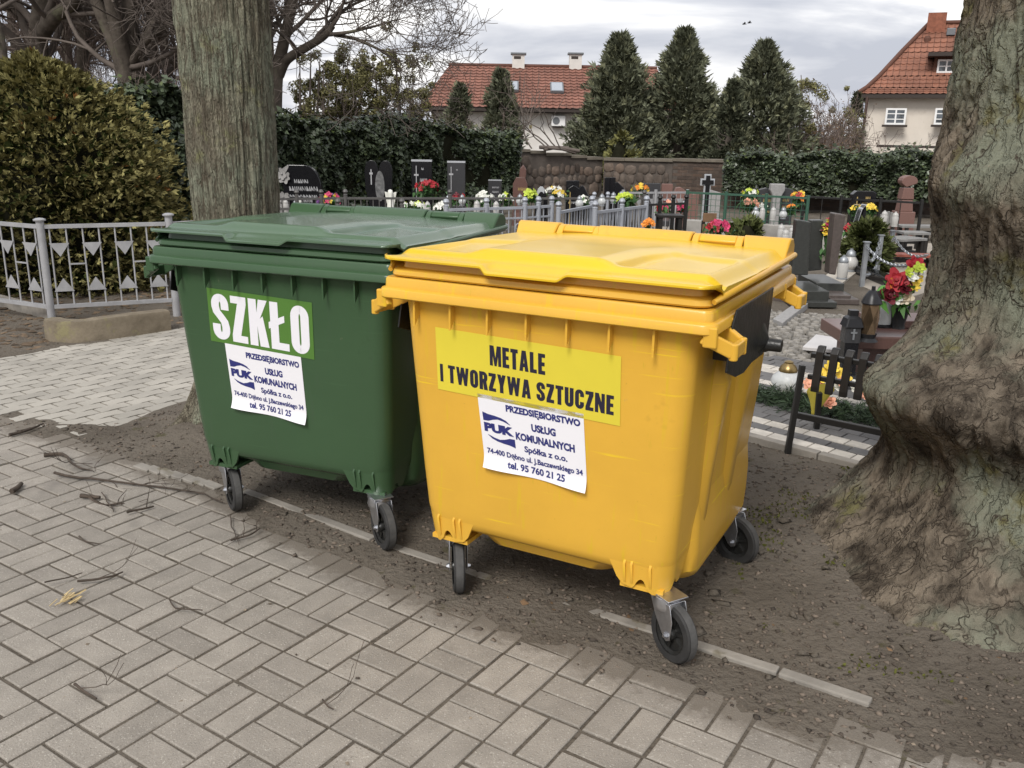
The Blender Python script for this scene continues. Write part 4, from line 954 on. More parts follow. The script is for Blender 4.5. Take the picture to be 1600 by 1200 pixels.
for k, (x, Y, yt, w, lab) in enumerate([(1262, 30, 168, 60, 'brown leafless bush right of the broad cypress'), (1300, 32, 178, 66, 'brown leafless bush left of the light house')]):
    rg = np.random.default_rng(90+k); B = gbase(x, Y); root = thing('bare_bush', lab, 'bush', B); bb = MB(); H = at(x, yt, Y)[2]
    for q in range(34): branch(bb, rg.normal(0, .25, 3)*np.array([1, 1, 0]), (rg.normal(0, .42), rg.normal(0, .3), 1), H*rg.uniform(.5, .75), .02, 3, rg, kids=(2, 3), minr=.007, lratio=(.4, .6))
    bb.build('branches', M_twigr, root)
    n = 900; P = rg.normal(0, 1, (n, 3))*np.array([w/FPX*Y*.3, .5, H*.24])+np.array([0, 0, H*.5]); quads('leaves', leaves(P, rg.normal(0, 1, (n, 3)), .1, .5, .6, rg), M_brush, root)
B = gbase(1335, 36); conifer('thin dark spruce top beside the light house wall', 1324, 36, 150, 26, 91, m=M_con2, n=900, size=.22)
# ================================================================ houses and cemetery walls
M_render = mat('pale_render', (0.74, 0.715, 0.68), 0.9, var=0.08, vscale=0.8, spots=[(0.5, 0.56, (0.66, 0.63, 0.59))], bump=0.2, bscale=30)
M_render2 = mat('beige_render', (0.72, 0.655, 0.575), 0.92, var=0.10, vscale=1.2, spots=[(0.9, 0.58, (0.60, 0.535, 0.46)), (3, 0.66, (0.63, 0.57, 0.49))], bump=0.2, bscale=30)
M_darkwood = mat('dark_brown_eaves', (0.04, 0.03, 0.025), 0.7)
M_glass = mat('window_glass', (0.10, 0.115, 0.13), 0.06, spec=0.9, spots=[(1.6, 0.52, (0.03, 0.032, 0.035))])
M_skyglass = mat('roof_window_glass', (0.35, 0.38, 0.42), 0.05, spec=1.0)
M_whitepvc = mat('white_window_frame', (0.78, 0.78, 0.77), 0.5); M_greymet = mat('grey_metal_sheet', (0.16, 0.17, 0.18), 0.5, 0.3); M_brickchim = mat('red_brick_chimney', (0.30, 0.115, 0.07), 0.9, var=0.35, vscale=8)
M_whitechim = mat('whitewashed_chimney', (0.66, 0.64, 0.60), 0.9, var=0.12, vscale=4)
def rooftile(name, c1, c2, row, colw):
    m = bpy.data.materials.new(name); m.use_nodes = True; t = m.node_tree; b = t.nodes['Principled BSDF']; L = t.links.new
    b.inputs['Roughness'].default_value = 0.75; b.inputs['Specular IOR Level'].default_value = 0.3
    uv = t.nodes.new('ShaderNodeUVMap'); uv.uv_map = 'uv'; br = t.nodes.new('ShaderNodeTexBrick'); L(uv.outputs[0], br.inputs['Vector'])
    br.offset = 0; br.inputs['Scale'].default_value = 1; br.inputs['Brick Width'].default_value = colw; br.inputs['Row Height'].default_value = row
    br.inputs['Mortar Size'].default_value = 0.02; br.inputs['Mortar Smooth'].default_value = 0.7; br.inputs['Color1'].default_value = (*c1, 1); br.inputs['Color2'].default_value = (*c2, 1)
    br.inputs['Mortar'].default_value = (*[q*0.55 for q in c2], 1)
    n = t.nodes.new('ShaderNodeTexNoise'); n.inputs['Scale'].default_value = 0.9; n.inputs['Detail'].default_value = 6; co = t.nodes.new('ShaderNodeTexCoord'); L(co.outputs['Object'], n.inputs['Vector'])
    mr = t.nodes.new('ShaderNodeMapRange'); mr.inputs[1].default_value = .3; mr.inputs[2].default_value = .7; mr.inputs['To Min'].default_value = .72; mr.inputs['To Max'].default_value = 1.12; L(n.outputs['Fac'], mr.inputs[0])
    x = t.nodes.new('ShaderNodeMix'); x.data_type = 'RGBA'; x.blend_type = 'MULTIPLY'; x.inputs[0].default_value = 1; L(br.outputs['Color'], x.inputs[6]); L(mr.outputs[0], x.inputs[7]); L(x.outputs[2], b.inputs['Base Color'])
    return m
M_roof1 = rooftile('faded_red_roof_tile', (0.275, 0.125, 0.09), (0.23, 0.105, 0.076), 0.36, 0.30); M_roof2 = rooftile('orange_red_roof_tile', (0.285, 0.125, 0.08), (0.215, 0.098, 0.066), 0.34, 0.24)
def roof_slope(name, parent, m, a, b_, c, d, row=.36, colw=.30, amp=.035, nu=None, bell=0.0):
    """tiled slope as real steps: a, b_ along the eaves, c, d along the ridge above b_, a"""
    a, b_, c, d = [np.array(q, float) for q in (a, b_, c, d)]; Ls = np.linalg.norm(((d+c)-(a+b_))/2); rows = max(3, int(Ls/row)); W = np.linalg.norm(b_-a); nu = nu or int(W/colw)*4+1
    nrm = unit(np.cross(b_-a, d-a)); V, UV = [], []
    for r_ in range(rows):
        for e in (0, 1):
            t = (r_+e)/rows; tt = t
            L = a+(d-a)*tt; Rr = b_+(c-b_)*tt; sag = np.array([0, 0, -bell*math.sin(min(1, tt*1.0)*math.pi)])
            u = np.linspace(0, 1, nu)[:, None]; row_ = L+(Rr-L)*u+sag
            dist = np.linalg.norm(row_-L, axis=1)+np.linalg.norm(L-a)*(0)+ (L-a)@unit(b_-a)
            wave = amp*.55*np.cos(dist/colw*2*math.pi)+amp*(1-e)*1.0
            V.append(row_+nrm*wave[:, None]); UV.append(np.stack([dist, np.full(nu, t*Ls)], 1))
    V = np.array(V); b = MB(); b.grid(V); o = b.build(name, m, parent, smooth=40)
    uv = o.data.uv_layers.new(name='uv'); UVf = np.array(UV).reshape(-1, 2); li = np.empty(len(o.data.loops), np.int32); o.data.loops.foreach_get('vertex_index', li); uv.data.foreach_set('uv', UVf[li].astype(np.float32).reshape(-1)); return o
def window(parent, c, w, h, nx=2, nz=3, depth=.08, fn=None, sill=True):
    """c: centre; fn(u, d, v) -> 3D, d outward"""
    f = MB(); fw = .07
    def bx(u0, u1, v0, v1, d0, d1, b): b.prism([(u0, v0), (u1, v0), (u1, v1), (u0, v1)], lambda u, v, d: fn(c[0]+u, d, c[1]+v), d0, d1)
    for s in (-1, 1): bx(s*w/2-(fw if s > 0 else 0), s*w/2+(fw if s < 0 else 0), -h/2, h/2, -.05, .03, f); bx(-w/2+fw, w/2-fw, s*h/2-(fw if s > 0 else 0), s*h/2+(fw if s < 0 else 0), -.05, .03, f)
    for k in range(1, nx): u = -w/2+w*k/nx; bx(u-.03, u+.03, -h/2+fw, h/2-fw, -.04, .025, f)
    for k in range(1, nz): v = -h/2+h*k/nz; bx(-w/2+fw, w/2-fw, v-.018, v+.018, -.035, .018, f)
    fr = f.build('window', M_whitepvc, parent); g = MB(); bx(-w/2+.02, w/2-.02, -h/2+.02, h/2-.02, -.03, .005, g); g.build('pane', M_glass, fr)
    if sill: g = MB(); bx(-w/2-.09, w/2+.09, -h/2-.09, -h/2-.005, -.02, .09, g); g.build('sill', M_darkwood, fr)
    return fr
# ---- long house at the left
YH = 42.0
e0, e1 = at(655, 166, YH), at(1060, 162, YH+1.5); rA = at(703, 102, YH+4.6); ze = e0[2]
hx0, hx1 = e0[0], e1[0]; zr = rA[2]; rx0 = rA[0]; dp = 9.2
h1_ = thing('house', 'long low house with faded red tiled roof and white walls beyond the ivy hedge', 'house', (hx0, YH, 0)); O_ = np.array([hx0, YH, 0.])
W_ = hx1-hx0
b = MB(); b.box((W_/2+.1, dp/2+.25, ze/2-.05), (W_-.9, dp-.9, ze-.1)); wl = b.build('wall', M_render, h1_)
rx = rx0-hx0
roof_slope('roof', h1_, M_roof1, (0, 0, ze), (W_, 0, ze), (W_-rx*.6, dp/2, zr), (rx, dp/2, zr)); 
roof_slope('roof', h1_, M_roof1, (0, dp, ze), (0, 0, ze), (rx, dp/2, zr), (rx, dp/2+.01, zr)); roof_slope('roof', h1_, M_roof1, (W_, dp, ze), (0, dp, ze), (rx, dp/2+.01, zr), (W_-rx*.6, dp/2+.01, zr))
roof_slope('roof', h1_, M_roof1, (W_, 0, ze), (W_, dp, ze), (W_-rx*.6, dp/2+.01, zr), (W_-rx*.6, dp/2, zr))
b = MB(); b.box((W_/2, .10, ze-.07), (W_-.02, .12, .16)); b.box((.10, dp/2, ze-.07), (.12, dp-.3, .16)); b.box((W_/2, .34, ze-.17), (W_-.6, .42, .05)); b.build('eaves', M_darkwood, h1_)
b = MB(); b.tube([(.5, -.02, ze-.1), (.62, .08, ze-.3), (.85, .4, ze-.55), (.9, .62, ze-.7), (.9, .62, 0.1)], .055, 8); b.build('downpipe', M_darkwood, h1_, smooth=60)
b = MB(); b.tube([(rx-.05, dp/2, zr+.03), (W_-rx*.6, dp/2, zr+.03)], .09, 8); b.build('ridge', M_roof1, h1_)
for px in (810, 899):
    cx = at(px, 95, YH+4.6)[0]-hx0; c = MB(); ztop = at(px, 86, YH+4.6)[2]; c.box((cx, dp/2, (zr-.6+ztop)/2), (.60, .55, ztop-zr+.6)); ch = c.build('chimney', M_whitechim, h1_)
    c = MB(); c.box((cx, dp/2, ztop+.05), (.76, .7, .08)); c.build('chimney_cap', M_greymet, ch); c = MB(); c.box((cx-.05, dp/2-.27, ztop-.14), (.34, .02, .13)); c.build('flue_opening', M_darkwood, ch)
for px, py in ((800, 138), (870, 140)):
    t = (at(px, py, YH+2)[2]-ze)/(zr-ze); cx = at(px, py, YH+2)[0]-hx0; sl = np.array([0, dp/2, zr-ze]); sl = sl/np.linalg.norm(sl); nr = np.array([0, -sl[2], sl[1]])
    pc = np.array([cx, dp/2*t, ze+(zr-ze)*t])+nr*.09; M_ = np.stack([(1, 0, 0), sl, nr], 1)
    c = MB(); c.box(pc, (.62, 1.1, .12), M=M_); k = c.build('skylight', M_greymet, h1_); c = MB(); c.box(pc+nr*.058, (.5, .94, .02), M=M_); c.build('pane', M_skyglass, k)
p = at(872, 189, YH+.7); c = MB(); c.box((p[0]-hx0, .5, p[2]), (.62, .34, .46)); ac = c.build('air_conditioner', M_whitepvc, h1_, bevel=.02)
c = MB(); c.lathe([(.0, 0), (.16, 0), (.16, .01), (0, .01)], (p[0]-hx0-.10, .325, p[2]), 18, M=np.array([[1, 0, 0], [0, 0, -1], [0, 1, 0]])); c.build('fan_grille', M_greymet, ac)
c = MB(); c.box((p[0]-hx0, .55, p[2]-.27), (.5, .3, .05)); c.build('bracket', M_darkwood, ac)
p = at(829, 198, YH+.7); c = MB(); c.box((p[0]-hx0, .69, p[2]), (.12, .03, .14)); c.build('meter_box', mat('yellowed_box', (.5, .43, .2), .6), h1_)
# ---- house at the right
YR = 38.0
a0 = at(1345, 147, YR); zE = a0[2]; hx = a0[0]; W2 = 11.5; D2 = 8.5; RZ2 = R(-23)
def on_wall(x, y, back=0.0):
    """pixel -> (along, z) on the plane parallel to the front wall, back metres behind it"""
    d = ray(x, y); ux_ = np.array([math.cos(RZ2), math.sin(RZ2)]); n_ = np.array([-ux_[1], ux_[0]]); o_ = np.array([hx, YR]); t = ((o_@n_)+back)/(d[:2]@n_); p = EYEP+d*t; return (p[:2]-o_)@ux_, p[2]
rp = on_wall(1452, 38, D2/2); zR = rp[1]
h2_ = thing('house', 'beige two storey house with steep orange tiled roof beside the gnarled tree', 'house', (hx, YR, 0), RZ2)
b = MB(); b.box((W2/2, D2/2+.2, zE/2), (W2-.45, D2-.4, zE)); w2 = b.build('wall', M_render2, h2_)
rr = rp[0]
def curve_slope(name, P0, P1, R0, R1, out):
    """bell-cast slope in four strips"""
    P0, P1, R0, R1 = [np.array(q, float) for q in (P0, P1, R0, R1)]; prof = [(0, 0), (.13, .085), (.30, .245), (.6, .58), (1, 1)]
    tq = lambda A_, B_, k: np.array([A_[0]+(B_[0]-A_[0])*prof[k][0], A_[1]+(B_[1]-A_[1])*prof[k][0], A_[2]+(B_[2]-A_[2])*prof[k][1]])
    for k in range(4): roof_slope(name, h2_, M_roof2, tq(P0, R0, k), tq(P1, R1, k), tq(P1, R1, k+1), tq(P0, R0, k+1), row=.34, colw=.24, amp=.03)
curve_slope('roof', (-.1, -.1, zE), (W2+.1, -.1, zE), (rr, D2/2, zR), (W2-rr, D2/2, zR), 0)
curve_slope('roof', (-.1, D2+.1, zE), (-.1, -.1, zE), (rr, D2/2+.02, zR), (rr, D2/2, zR), 0)
curve_slope('roof', (W2+.1, D2+.1, zE), (-.1, D2+.1, zE), (W2-rr, D2/2+.02, zR), (rr, D2/2+.02, zR), 0)
curve_slope('roof', (W2+.1, -.1, zE), (W2+.1, D2+.1, zE), (W2-rr, D2/2, zR), (W2-rr, D2/2+.02, zR), 0)
b = MB(); b.box((W2/2, -.03, zE-.08), (W2+.1, .14, .14)); b.box((-.03, D2/2, zE-.08), (.14, D2, .14)); b.build('eaves', M_darkwood, h2_)
b = MB(); prof = [(0, 0), (.13, .085), (.30, .245), (.6, .58), (1, 1)]
b.tube([(-.1+(rr+.1)*q, -.1+(D2/2+.1)*q, zE+(zR-zE)*w+.05) for q, w in prof], .09, 8); b.tube([(rr, D2/2, zR+.05), (W2-rr, D2/2, zR+.05)], .09, 8); b.build('ridge', M_roof2, h2_, smooth=60)
b = MB(); b.tube([(.26, -.06, zE-.1), (.26, -.07, .05)], .055, 8); b.build('downpipe', mat('brown_pipe', (.075, .045, .035), .5), h2_, smooth=60)
for (xa, xb, ya, yb_) in ((1385, 1414, 169, 195), (1462, 1492, 169, 195)):
    pa, pb = on_wall(xa, ya, .0), on_wall(xb, yb_, .0); window(h2_, ((pa[0]+pb[0])/2, (pa[1]+pb[1])/2), pb[0]-pa[0], pa[1]-pb[1], 2, 3, fn=lambda u, d, v: (u, -d, v))
pa, pb = on_wall(1466, 93, 1.4), on_wall(1492, 114, 1.4); cx = (pa[0]+pb[0])/2; cz = (pa[1]+pb[1])/2; w = pb[0]-pa[0]; hh = pa[1]-pb[1]
b = MB(); b.box((cx, 2.2, cz), (w+.25, 1.6, hh+.2)); dm = b.build('dormer', M_roof2, h2_); b = MB(); b.box((cx-.02, 2.0, cz+hh/2+.17), (w+.75, 2.2, .14)); b.build('dormer_roof', M_darkwood, dm)
window(h2_, (cx, cz), w, hh, 2, 2, fn=lambda u, d, v: (u, 1.38-d, v), sill=False)
pc = on_wall(1463, 38, D2/2); b = MB(); b.box((pc[0], D2/2-.2, zR+.0), (.72, .7, .8)); b.build('chimney', M_brickchim, h2_)
pc = on_wall(1486, 50, D2/2-.7); b = MB(); b.box((pc[0], D2/2-.75, pc[1]), (.34, .3, .28)); k = b.build('skylight', M_greymet, h2_, bevel=.02)
pc = on_wall(1449, 62, D2/2-1.1); b = MB(); b.lathe([(.14, 0), (.14, .25), (.09, .35), (0, .36)], (pc[0], D2/2-1.05, pc[1]-.2), 10); b.build('vent_pipe', M_roof2, h2_)
b = MB(); b.box((3.6, -.7, on_wall(1400, 226)[1]-.06), (5.5, .06, .1)); b.build('balcony_rail', M_darkwood, h2_)
# ---- cemetery wall: rubble stretch and brick stretch
def stone_mat(name, a, c, mort, sc, brick=False):
    m = bpy.data.materials.new(name); m.use_nodes = True; t = m.node_tree; b = t.nodes['Principled BSDF']; L = t.links.new; b.inputs['Roughness'].default_value = .95; b.inputs['Specular IOR Level'].default_value = .15
    co = t.nodes.new('ShaderNodeTexCoord').outputs['Object']
    g = t.nodes.new('ShaderNodeNewGeometry'); r = t.nodes.new('ShaderNodeValToRGB'); L(g.outputs['Random Per Island'], r.inputs[0]); e = r.color_ramp.elements; e[0].color = (*c, 1); e[1].color = (*a, 1)
    x = e.new(.4); x.color = (*[q*.9 for q in a], 1); x = e.new(.7); x.color = (a[0]*1.08, a[1]*.97, a[2]*.9, 1)
    n = t.nodes.new('ShaderNodeTexNoise'); n.inputs['Scale'].default_value = 9; n.inputs['Detail'].default_value = 6; L(co, n.inputs['Vector'])
    mr = t.nodes.new('ShaderNodeMapRange'); mr.inputs['To Min'].default_value = .5; mr.inputs['To Max'].default_value = 1.5; L(n.outputs['Fac'], mr.inputs[0])
    y = t.nodes.new('ShaderNodeMix'); y.data_type = 'RGBA'; y.blend_type = 'MULTIPLY'; y.inputs[0].default_value = 1; L(r.outputs[0], y.inputs[6]); L(mr.outputs[0], y.inputs[7]); L(y.outputs[2], b.inputs['Base Color'])
    bp = t.nodes.new('ShaderNodeBump'); bp.inputs['Strength'].default_value = .7; bp.inputs['Distance'].default_value = .03; L(n.outputs['Fac'], bp.inputs['Height']); L(bp.outputs[0], b.inputs['Normal']); return m
M_stone = stone_mat('field_stone', (0.15, 0.122, 0.102), (0.085, 0.068, 0.057), None, 1); M_oldbrick = stone_mat('old_dark_brick', (0.105, 0.080, 0.066), (0.072, 0.055, 0.046), None, 1)
M_mortar = mat('grey_brown_mortar', (0.115, 0.096, 0.082), .95, var=.4, vscale=3, bump=.4, bscale=25)
M_cope = mat('mossy_coping', (0.19, 0.165, 0.13), .95, var=.4, vscale=4, bump=.4, bscale=25)
def wall(label, p0, p1, kind, seed, cat='wall', vert=1.0):
    rg = np.random.default_rng(seed); root = thing('cemetery_wall', label, cat, (p0[0], p0[1], 0)); L = np.hypot(p1[0]-p0[0], p1[1]-p0[1]); an = math.atan2(p1[1]-p0[1], p1[0]-p0[0]); ca, sa = math.cos(an), math.sin(an)
    top = lambda u: p0[2]+(p1[2]-p0[2])*u/L
    fn = lambda u, v, d: (u*ca+d*sa*1.0, u*sa-d*ca, v)
    b = MB(); b.prism([(0, 0), (L, 0), (L, top(L)-.05), (0, top(0)-.05)], fn, -.45, 0); b.build('mortar', M_mortar, root)
    b = MB()
    if kind == 'rubble':
        z = 0.02
        while z < max(p0[2], p1[2])-.1:
            h = rg.uniform(.16, .30)*vert; u = -rg.uniform(0, .2)
            while u < L:
                w = rg.uniform(.13, .36); uc, zc = u+w/2, z+h/2+rg.normal(0, .035); n = 9
                if 0.05 < uc < L-.05 and zc+h/2 < top(uc)-.02:
                    a = np.arange(n)*2*math.pi/n+rg.uniform(0, 1); k = (np.abs(np.cos(a))**3+np.abs(np.sin(a))**3)**(-1/3)*rg.uniform(.82, 1.04, n); wx, hz = w*.50, h*.52
                    b.loft([[fn(uc+wx*q*kk*math.cos(t), zc+hz*q*kk*math.sin(t), dd) for t, kk in zip(a, k)] for q, dd in ((1, -.02), (.97, .012), (.8, .026))], cap0=False)
                u += w
            z += h*.94
    else:
        z = .02; r_ = 0
        while z < max(p0[2], p1[2])-.1:
            u = -(.13 if r_ % 2 else 0)
            while u < L:
                w = .245+rg.normal(0, .008)
                if u > -.02 and u+w < L and z+.07 < top(u)-.02: b.prism([(u, z), (u+w, z), (u+w, z+.066), (u, z+.066)], fn, -.02, .004+abs(rg.normal(0, .004)))
                u += w+.013
            z += .08; r_ += 1
    b.build('stonework' if kind == 'rubble' else 'brickwork', M_stone if kind == 'rubble' else M_oldbrick, root, smooth=60)
    b = MB(); u = 0
    while u < L-.1:
        w = min(rg.uniform(.45, .8), L-u); z0 = top(u+w/2)-.06; b.prism([(u+.004, -.50), (u+w-.004, -.50), (u+w-.004, .05), (u+.004, .05)], lambda a_, d_, k_: fn(a_, z0+k_+rg.normal(0, .002), d_), 0, .065); u += w
    b.build('coping', M_cope, root); return root
wall('rubble stone wall rising right behind the end of the ivy hedge', at(802, 232, 22.6), at(942, 247, 24.0), 'rubble', 101, vert=1.25)
wall('low rubble stone wall under the twin cypresses', at(944, 247, 23.6), at(1052, 249, 23.0), 'rubble', 102)
wall('dark brick wall between the rubble wall and the ivy cascade', at(1052.5, 248, 23.0), at(1142, 250, 22.3), 'brick', 103)
p, q = at(1135, 250, 22.0), at(1620, 246, 19.8); wall('dark brick wall mostly hidden behind the ivy cascade', p, q, 'brick', 104)
b = thing('log_pile', 'bare logs and sticks lying on top of the rubble wall', 'logs', at(868, 233, 23.0))
for k, (x0, y0, x1, y1, r) in enumerate(((843, 230, 905, 236, .045), (850, 234, 888, 231, .04), (856, 231, 900, 239, .035))):
    m_ = MB(); a, c = at(x0, y0, 22.9)-np.array(b.location), at(x1, y1, 23.2)-np.array(b.location); m_.tube([a, (a+c)/2+np.array([0, 0, .03]), c], r, 8); m_.build('log', M_twig, b, smooth=50)
rg = np.random.default_rng(77); m_ = MB()
for k in range(5): branch(m_, (rg.normal(0, .3), 0, 0), (-.6+rg.normal(0, .5), 0, .6), 1.1, .018, 2, rg, minr=.006)
m_.build('twigs', M_twig, b)
# ================================================================ fences, benches, chain posts
M_silver = mat('silver_painted_steel', (0.42, 0.42, 0.43), 0.5, 0.25, var=0.2, vscale=9, spots=[(12, .68, (.30, .27, .23))]); M_greyfence = mat('grey_painted_iron', (0.40, 0.42, 0.46), 0.5, 0.2, var=.2, vscale=6)
M_bronze = mat('dull_bronze_iron', (0.13, 0.125, 0.12), .55, .3, var=.3, vscale=8); M_blackiron = mat('black_painted_iron', (0.018, 0.017, 0.016), .45, .1); M_galv = mat('galvanised_steel', (0.36, 0.38, 0.40), .45, .6, var=.2, vscale=20)
M_greenmesh = mat('green_wire', (0.035, 0.095, 0.062), .55); M_blackwood = mat('black_painted_wood', (0.022, 0.019, 0.017), .42, var=.4, vscale=12)
M_redwood = mat('red_painted_wood', (0.27, 0.075, 0.05), .55, var=.25, vscale=9); M_brownwood = mat('brown_wood_slat', (0.20, 0.115, 0.06), .65, var=.35, vscale=9); M_greywood = mat('grey_weathered_wood', (0.25, 0.245, 0.235), .8, var=.3, vscale=10)
# ---- white metal fence with triangles, two runs meeting at a corner post
P1 = at(82, 507, 7.58); P1t = at(67, 345, 7.58)[2]; HT = P1t-.03
P2 = np.array([*at(263, 340, 8.0)[:2], 0]); P0 = np.array([*at(-120, 470, 8.3)[:2], 0]); P3 = np.array([*at(345, 345, 8.3)[:2], 0]); P1 = np.array([P1[0], P1[1], 0])
fr = thing('metal_fence', 'silver metal fence with triangle ornaments round the thuja shrub', 'fence', P1); 
def fpost(p, h):
    b = MB(); b.tube([(*(p-P1)[:2], -.05), (*(p-P1)[:2], h)], .032, 14); q = b.build('post', M_silver, fr, smooth=50)
    b = MB(); b.lathe([(0, h), (.048, h), (.050, h+.012), (.03, h+.022), (0, h+.026)], p-P1, 14); b.build('post_cap', M_silver, q, smooth=50)
for p, h in ((P1, P1t), (P2, at(263, 337, 8.0)[2]), (P0, P1t), (P3, P1t*.98)): fpost(p, h)
def tri_run(pa, pb, n, bars):
    a, c = pa-P1, pb-P1; d = unit(c-a); L = np.linalg.norm(c-a); zt, zb = HT-.02, .155
    for z in (zt, zb): b = MB(); b.bar((*(a+d*.03)[:2], z), (*(c-d*.03)[:2], z), .032, .032); b.build('rail', M_silver, fr)
    b = MB(); nrm = np.array([-d[1], d[0], 0])
    for k in range(n):
        for s in (-1, 1):
            u = (k+.5)*L/n+s*L/n*.25; p = a+d*u; b.bar((*p[:2], zb), (*p[:2], zt), .0105, .0105)
    for k in range(0, n-1, 2): u0, u1 = (k+.75)*L/n, (k+1.25)*L/n; b.bar((*(a+d*u0)[:2], (zt+zb)/2+.02), (*(a+d*u1)[:2], (zt+zb)/2+.02), .012, .012)
    b.build('bars', M_silver, fr)
    for k in range(n):
        u = (k+.5)*L/n; w = L/n*.31
        for pr in ([(-w, zt-.14), (w, zt-.14), (0, zt-.255)], [(-w, zb+.13), (w, zb+.13), (0, zb+.245)]):
            b = MB(); b.prism(pr, lambda x, z, e: (*(a+d*(u+x)+nrm*(e-.012))[:2], z), -.002, .002); b.build('triangle_plate', M_silver, fr)
tri_run(P1, P2, 4, 0); tri_run(P0, P1, 6, 0); tri_run(P2, P3, 2, 0)
# stone kerb with rounded end, in front of it, and a flat edging under the left run
b = MB(); k0 = G(268, 516)-np.array([0, 0, 0]); k1 = G(88, 543); pts = []
d = unit(k1-k0); nrm = np.array([-d[1], d[0], 0]); nrm = nrm if nrm[1] > 0 else -nrm; L = np.linalg.norm(k1-k0)
prof = [(.0, 0), (.0, .175), (.012, .197), (.07, .203), (.13, .197), (.14, 0)]
lo = []
for t in np.linspace(0, L-.34, 8): lo.append([(*(k0+d*t+nrm*q)[:2], z-.03+.006*math.sin(t*3)) for q, z in prof])
for a in np.linspace(0, math.pi*.55, 7)[1:]:
    c = k0+d*(L-.34)+nrm*.30; lo.append([(*(c+d*math.sin(a)*(.30-q)-nrm*math.cos(a)*(.30-q))[:2], z-.03) for q, z in prof])
b.loft(lo); tag(b.build('stone_kerb', M_kerbstone, smooth=40), 'brown mossy stone kerb with a rounded end in front of the silver fence', 'kerb stone')
b = MB(); q0 = G(80, 500); q1 = G(-60, 462); d = unit(q1-q0); b.bar(q0+np.array([0, 0, .02]), q1+np.array([0, 0, .02]), .07, .17); tag(b.build('concrete_edging', M_conc, bevel=.006), 'flat concrete edging strip under the left fence run', 'edging')
# bed soil inside the fence
# ---- fences between the graves
def grave_fence(label, pts, h, m, style='scroll', post_r=.028, ball=True, group='low iron fences between the graves', spacing=.085, npost=None, zb=.1):
    """pts: corner points on the ground; h: height"""
    pts = [np.array([p[0], p[1], 0.]) for p in pts]; o = pts[0]; root = thing('grave_fence', label, 'fence', o, 0, group)
    def post(p):
        b = MB(); b.tube([(*p[:2], 0), (*p[:2], h+.05)], post_r, 8)
        if ball:
            z = h+.05; b.lathe([(0, z-.01), (post_r*1.15, z), (post_r*.7, z+.012), (post_r*1.35, z+.04), (post_r*.9, z+.07), (0, z+.078)], p, 8)
        b.build('post', m, root, smooth=50)
    for a, c in zip(pts[:-1], pts[1:]):
        a, c = a-o, c-o; d = unit(c-a); L = np.linalg.norm(c-a); nP = npost or max(1, round(L/1.5)); nr = np.array([-d[1], d[0], 0])
        for k in range(nP): post(a+d*L*k/nP)
        zt = h
        for zr_, th_ in ((zt, .03), (zb, .022))+(((zt-.12, .02),) if style in ('scroll', 'double') else ()): b = MB(); b.bar((*a[:2], zr_), (*c[:2], zr_), th_, th_); b.build('rail', m, root)
        b = MB(); n = max(2, int(L/spacing))
        for k in range(n):
            p = a+d*L*(k+.5)/n
            if style == 'weave':
                b.tube([(*p[:2], zb), (*(p+d*spacing*.5)[:2], (zb+zt)/2), (*p[:2], zt)], .006, 4, cap=False); b.tube([(*(p+d*spacing*.5)[:2], zb), (*p[:2], (zb+zt)/2), (*(p+d*spacing*.5)[:2], zt)], .006, 4, cap=False)
            elif style == 'peak':
                b.bar((*p[:2], zb), (*p[:2], zt), .011)
                if k % 2 == 0: b.tube([(*(p-d*spacing)[:2], zb), (*p[:2], zt-.14), (*(p+d*spacing)[:2], zb)], .009, 4, cap=False)
            else:
                b.bar((*p[:2], zb), (*p[:2], zt), .011)
                if style == 'scroll' and k % 2 == 0:
                    cc = p+d*spacing*.5; rr = spacing*.42; b.tube([(*(cc+d*rr*math.cos(t))[:2], zt-.22+rr*math.sin(t)) for t in np.linspace(0, 2*math.pi, 11)], .008, 4, cap=False)
                if style == 'tri' and k % 3 == 0:
                    w = spacing*.8; b.prism([(-w, zt-.1), (w, zt-.1), (0, zt-.22)], lambda x, z, e: (*(p+d*x+nr*(e+.012))[:2], z), -.002, .002)
        b.build('bars', m, root)
    post(pts[-1]-o); return root
def gp(x, Y): p = at(x, 320, Y); return (p[0], Y)
def hgt(x, y, Y): return max(.2, float(at(x, y, Y)[2]))
grave_fence('dull bronze fence of straight bars running behind the bins to the right', [gp(425, 12.4), gp(540, 12.8), gp(1006, 13.8)], hgt(700, 311, 13.0), M_bronze, 'peak', npost=3)
grave_fence('dark bronze double railed fence in front of the rounded black headstone', [gp(425, 11.0), gp(628, 11.4)], hgt(520, 326, 11.2), M_bronze, 'scroll', npost=2)
grave_fence('pale grey scrolled fence above the right corner of the green container', [gp(697, 10.4), gp(820, 10.9), gp(862, 11.2)], hgt(780, 326, 10.7), M_greyfence, 'scroll', npost=2)
grave_fence('pale grey barred fence turning away, middle one above the yellow container', [gp(873, 10.2), gp(925, 11.2)], hgt(900, 327, 10.7), M_greyfence, 'peak', npost=1)
grave_fence('pale grey fence of woven strips, right above the yellow container', [gp(930, 9.9), gp(1010, 10.9)], hgt(970, 327, 10.4), M_greyfence, 'weave', npost=2, spacing=.07)
grave_fence('far silver fence with small triangles under the orange flowers', [gp(973, 15.0), gp(1073, 15.4)], hgt(1020, 301, 15.2), M_silver, 'tri', npost=2, ball=False)
grave_fence('low far picket fence behind the green chrysanthemum', [gp(928, 14.6), gp(970, 14.8)], hgt(950, 312, 14.7), M_greyfence, 'plain', npost=2)
grave_fence('thin black railed fence along the right wall behind the junipers', [gp(1255, 15.0), gp(1440, 14.0)], hgt(1340, 312, 14.5), M_blackiron, 'plain', npost=3, ball=False, spacing=.6)
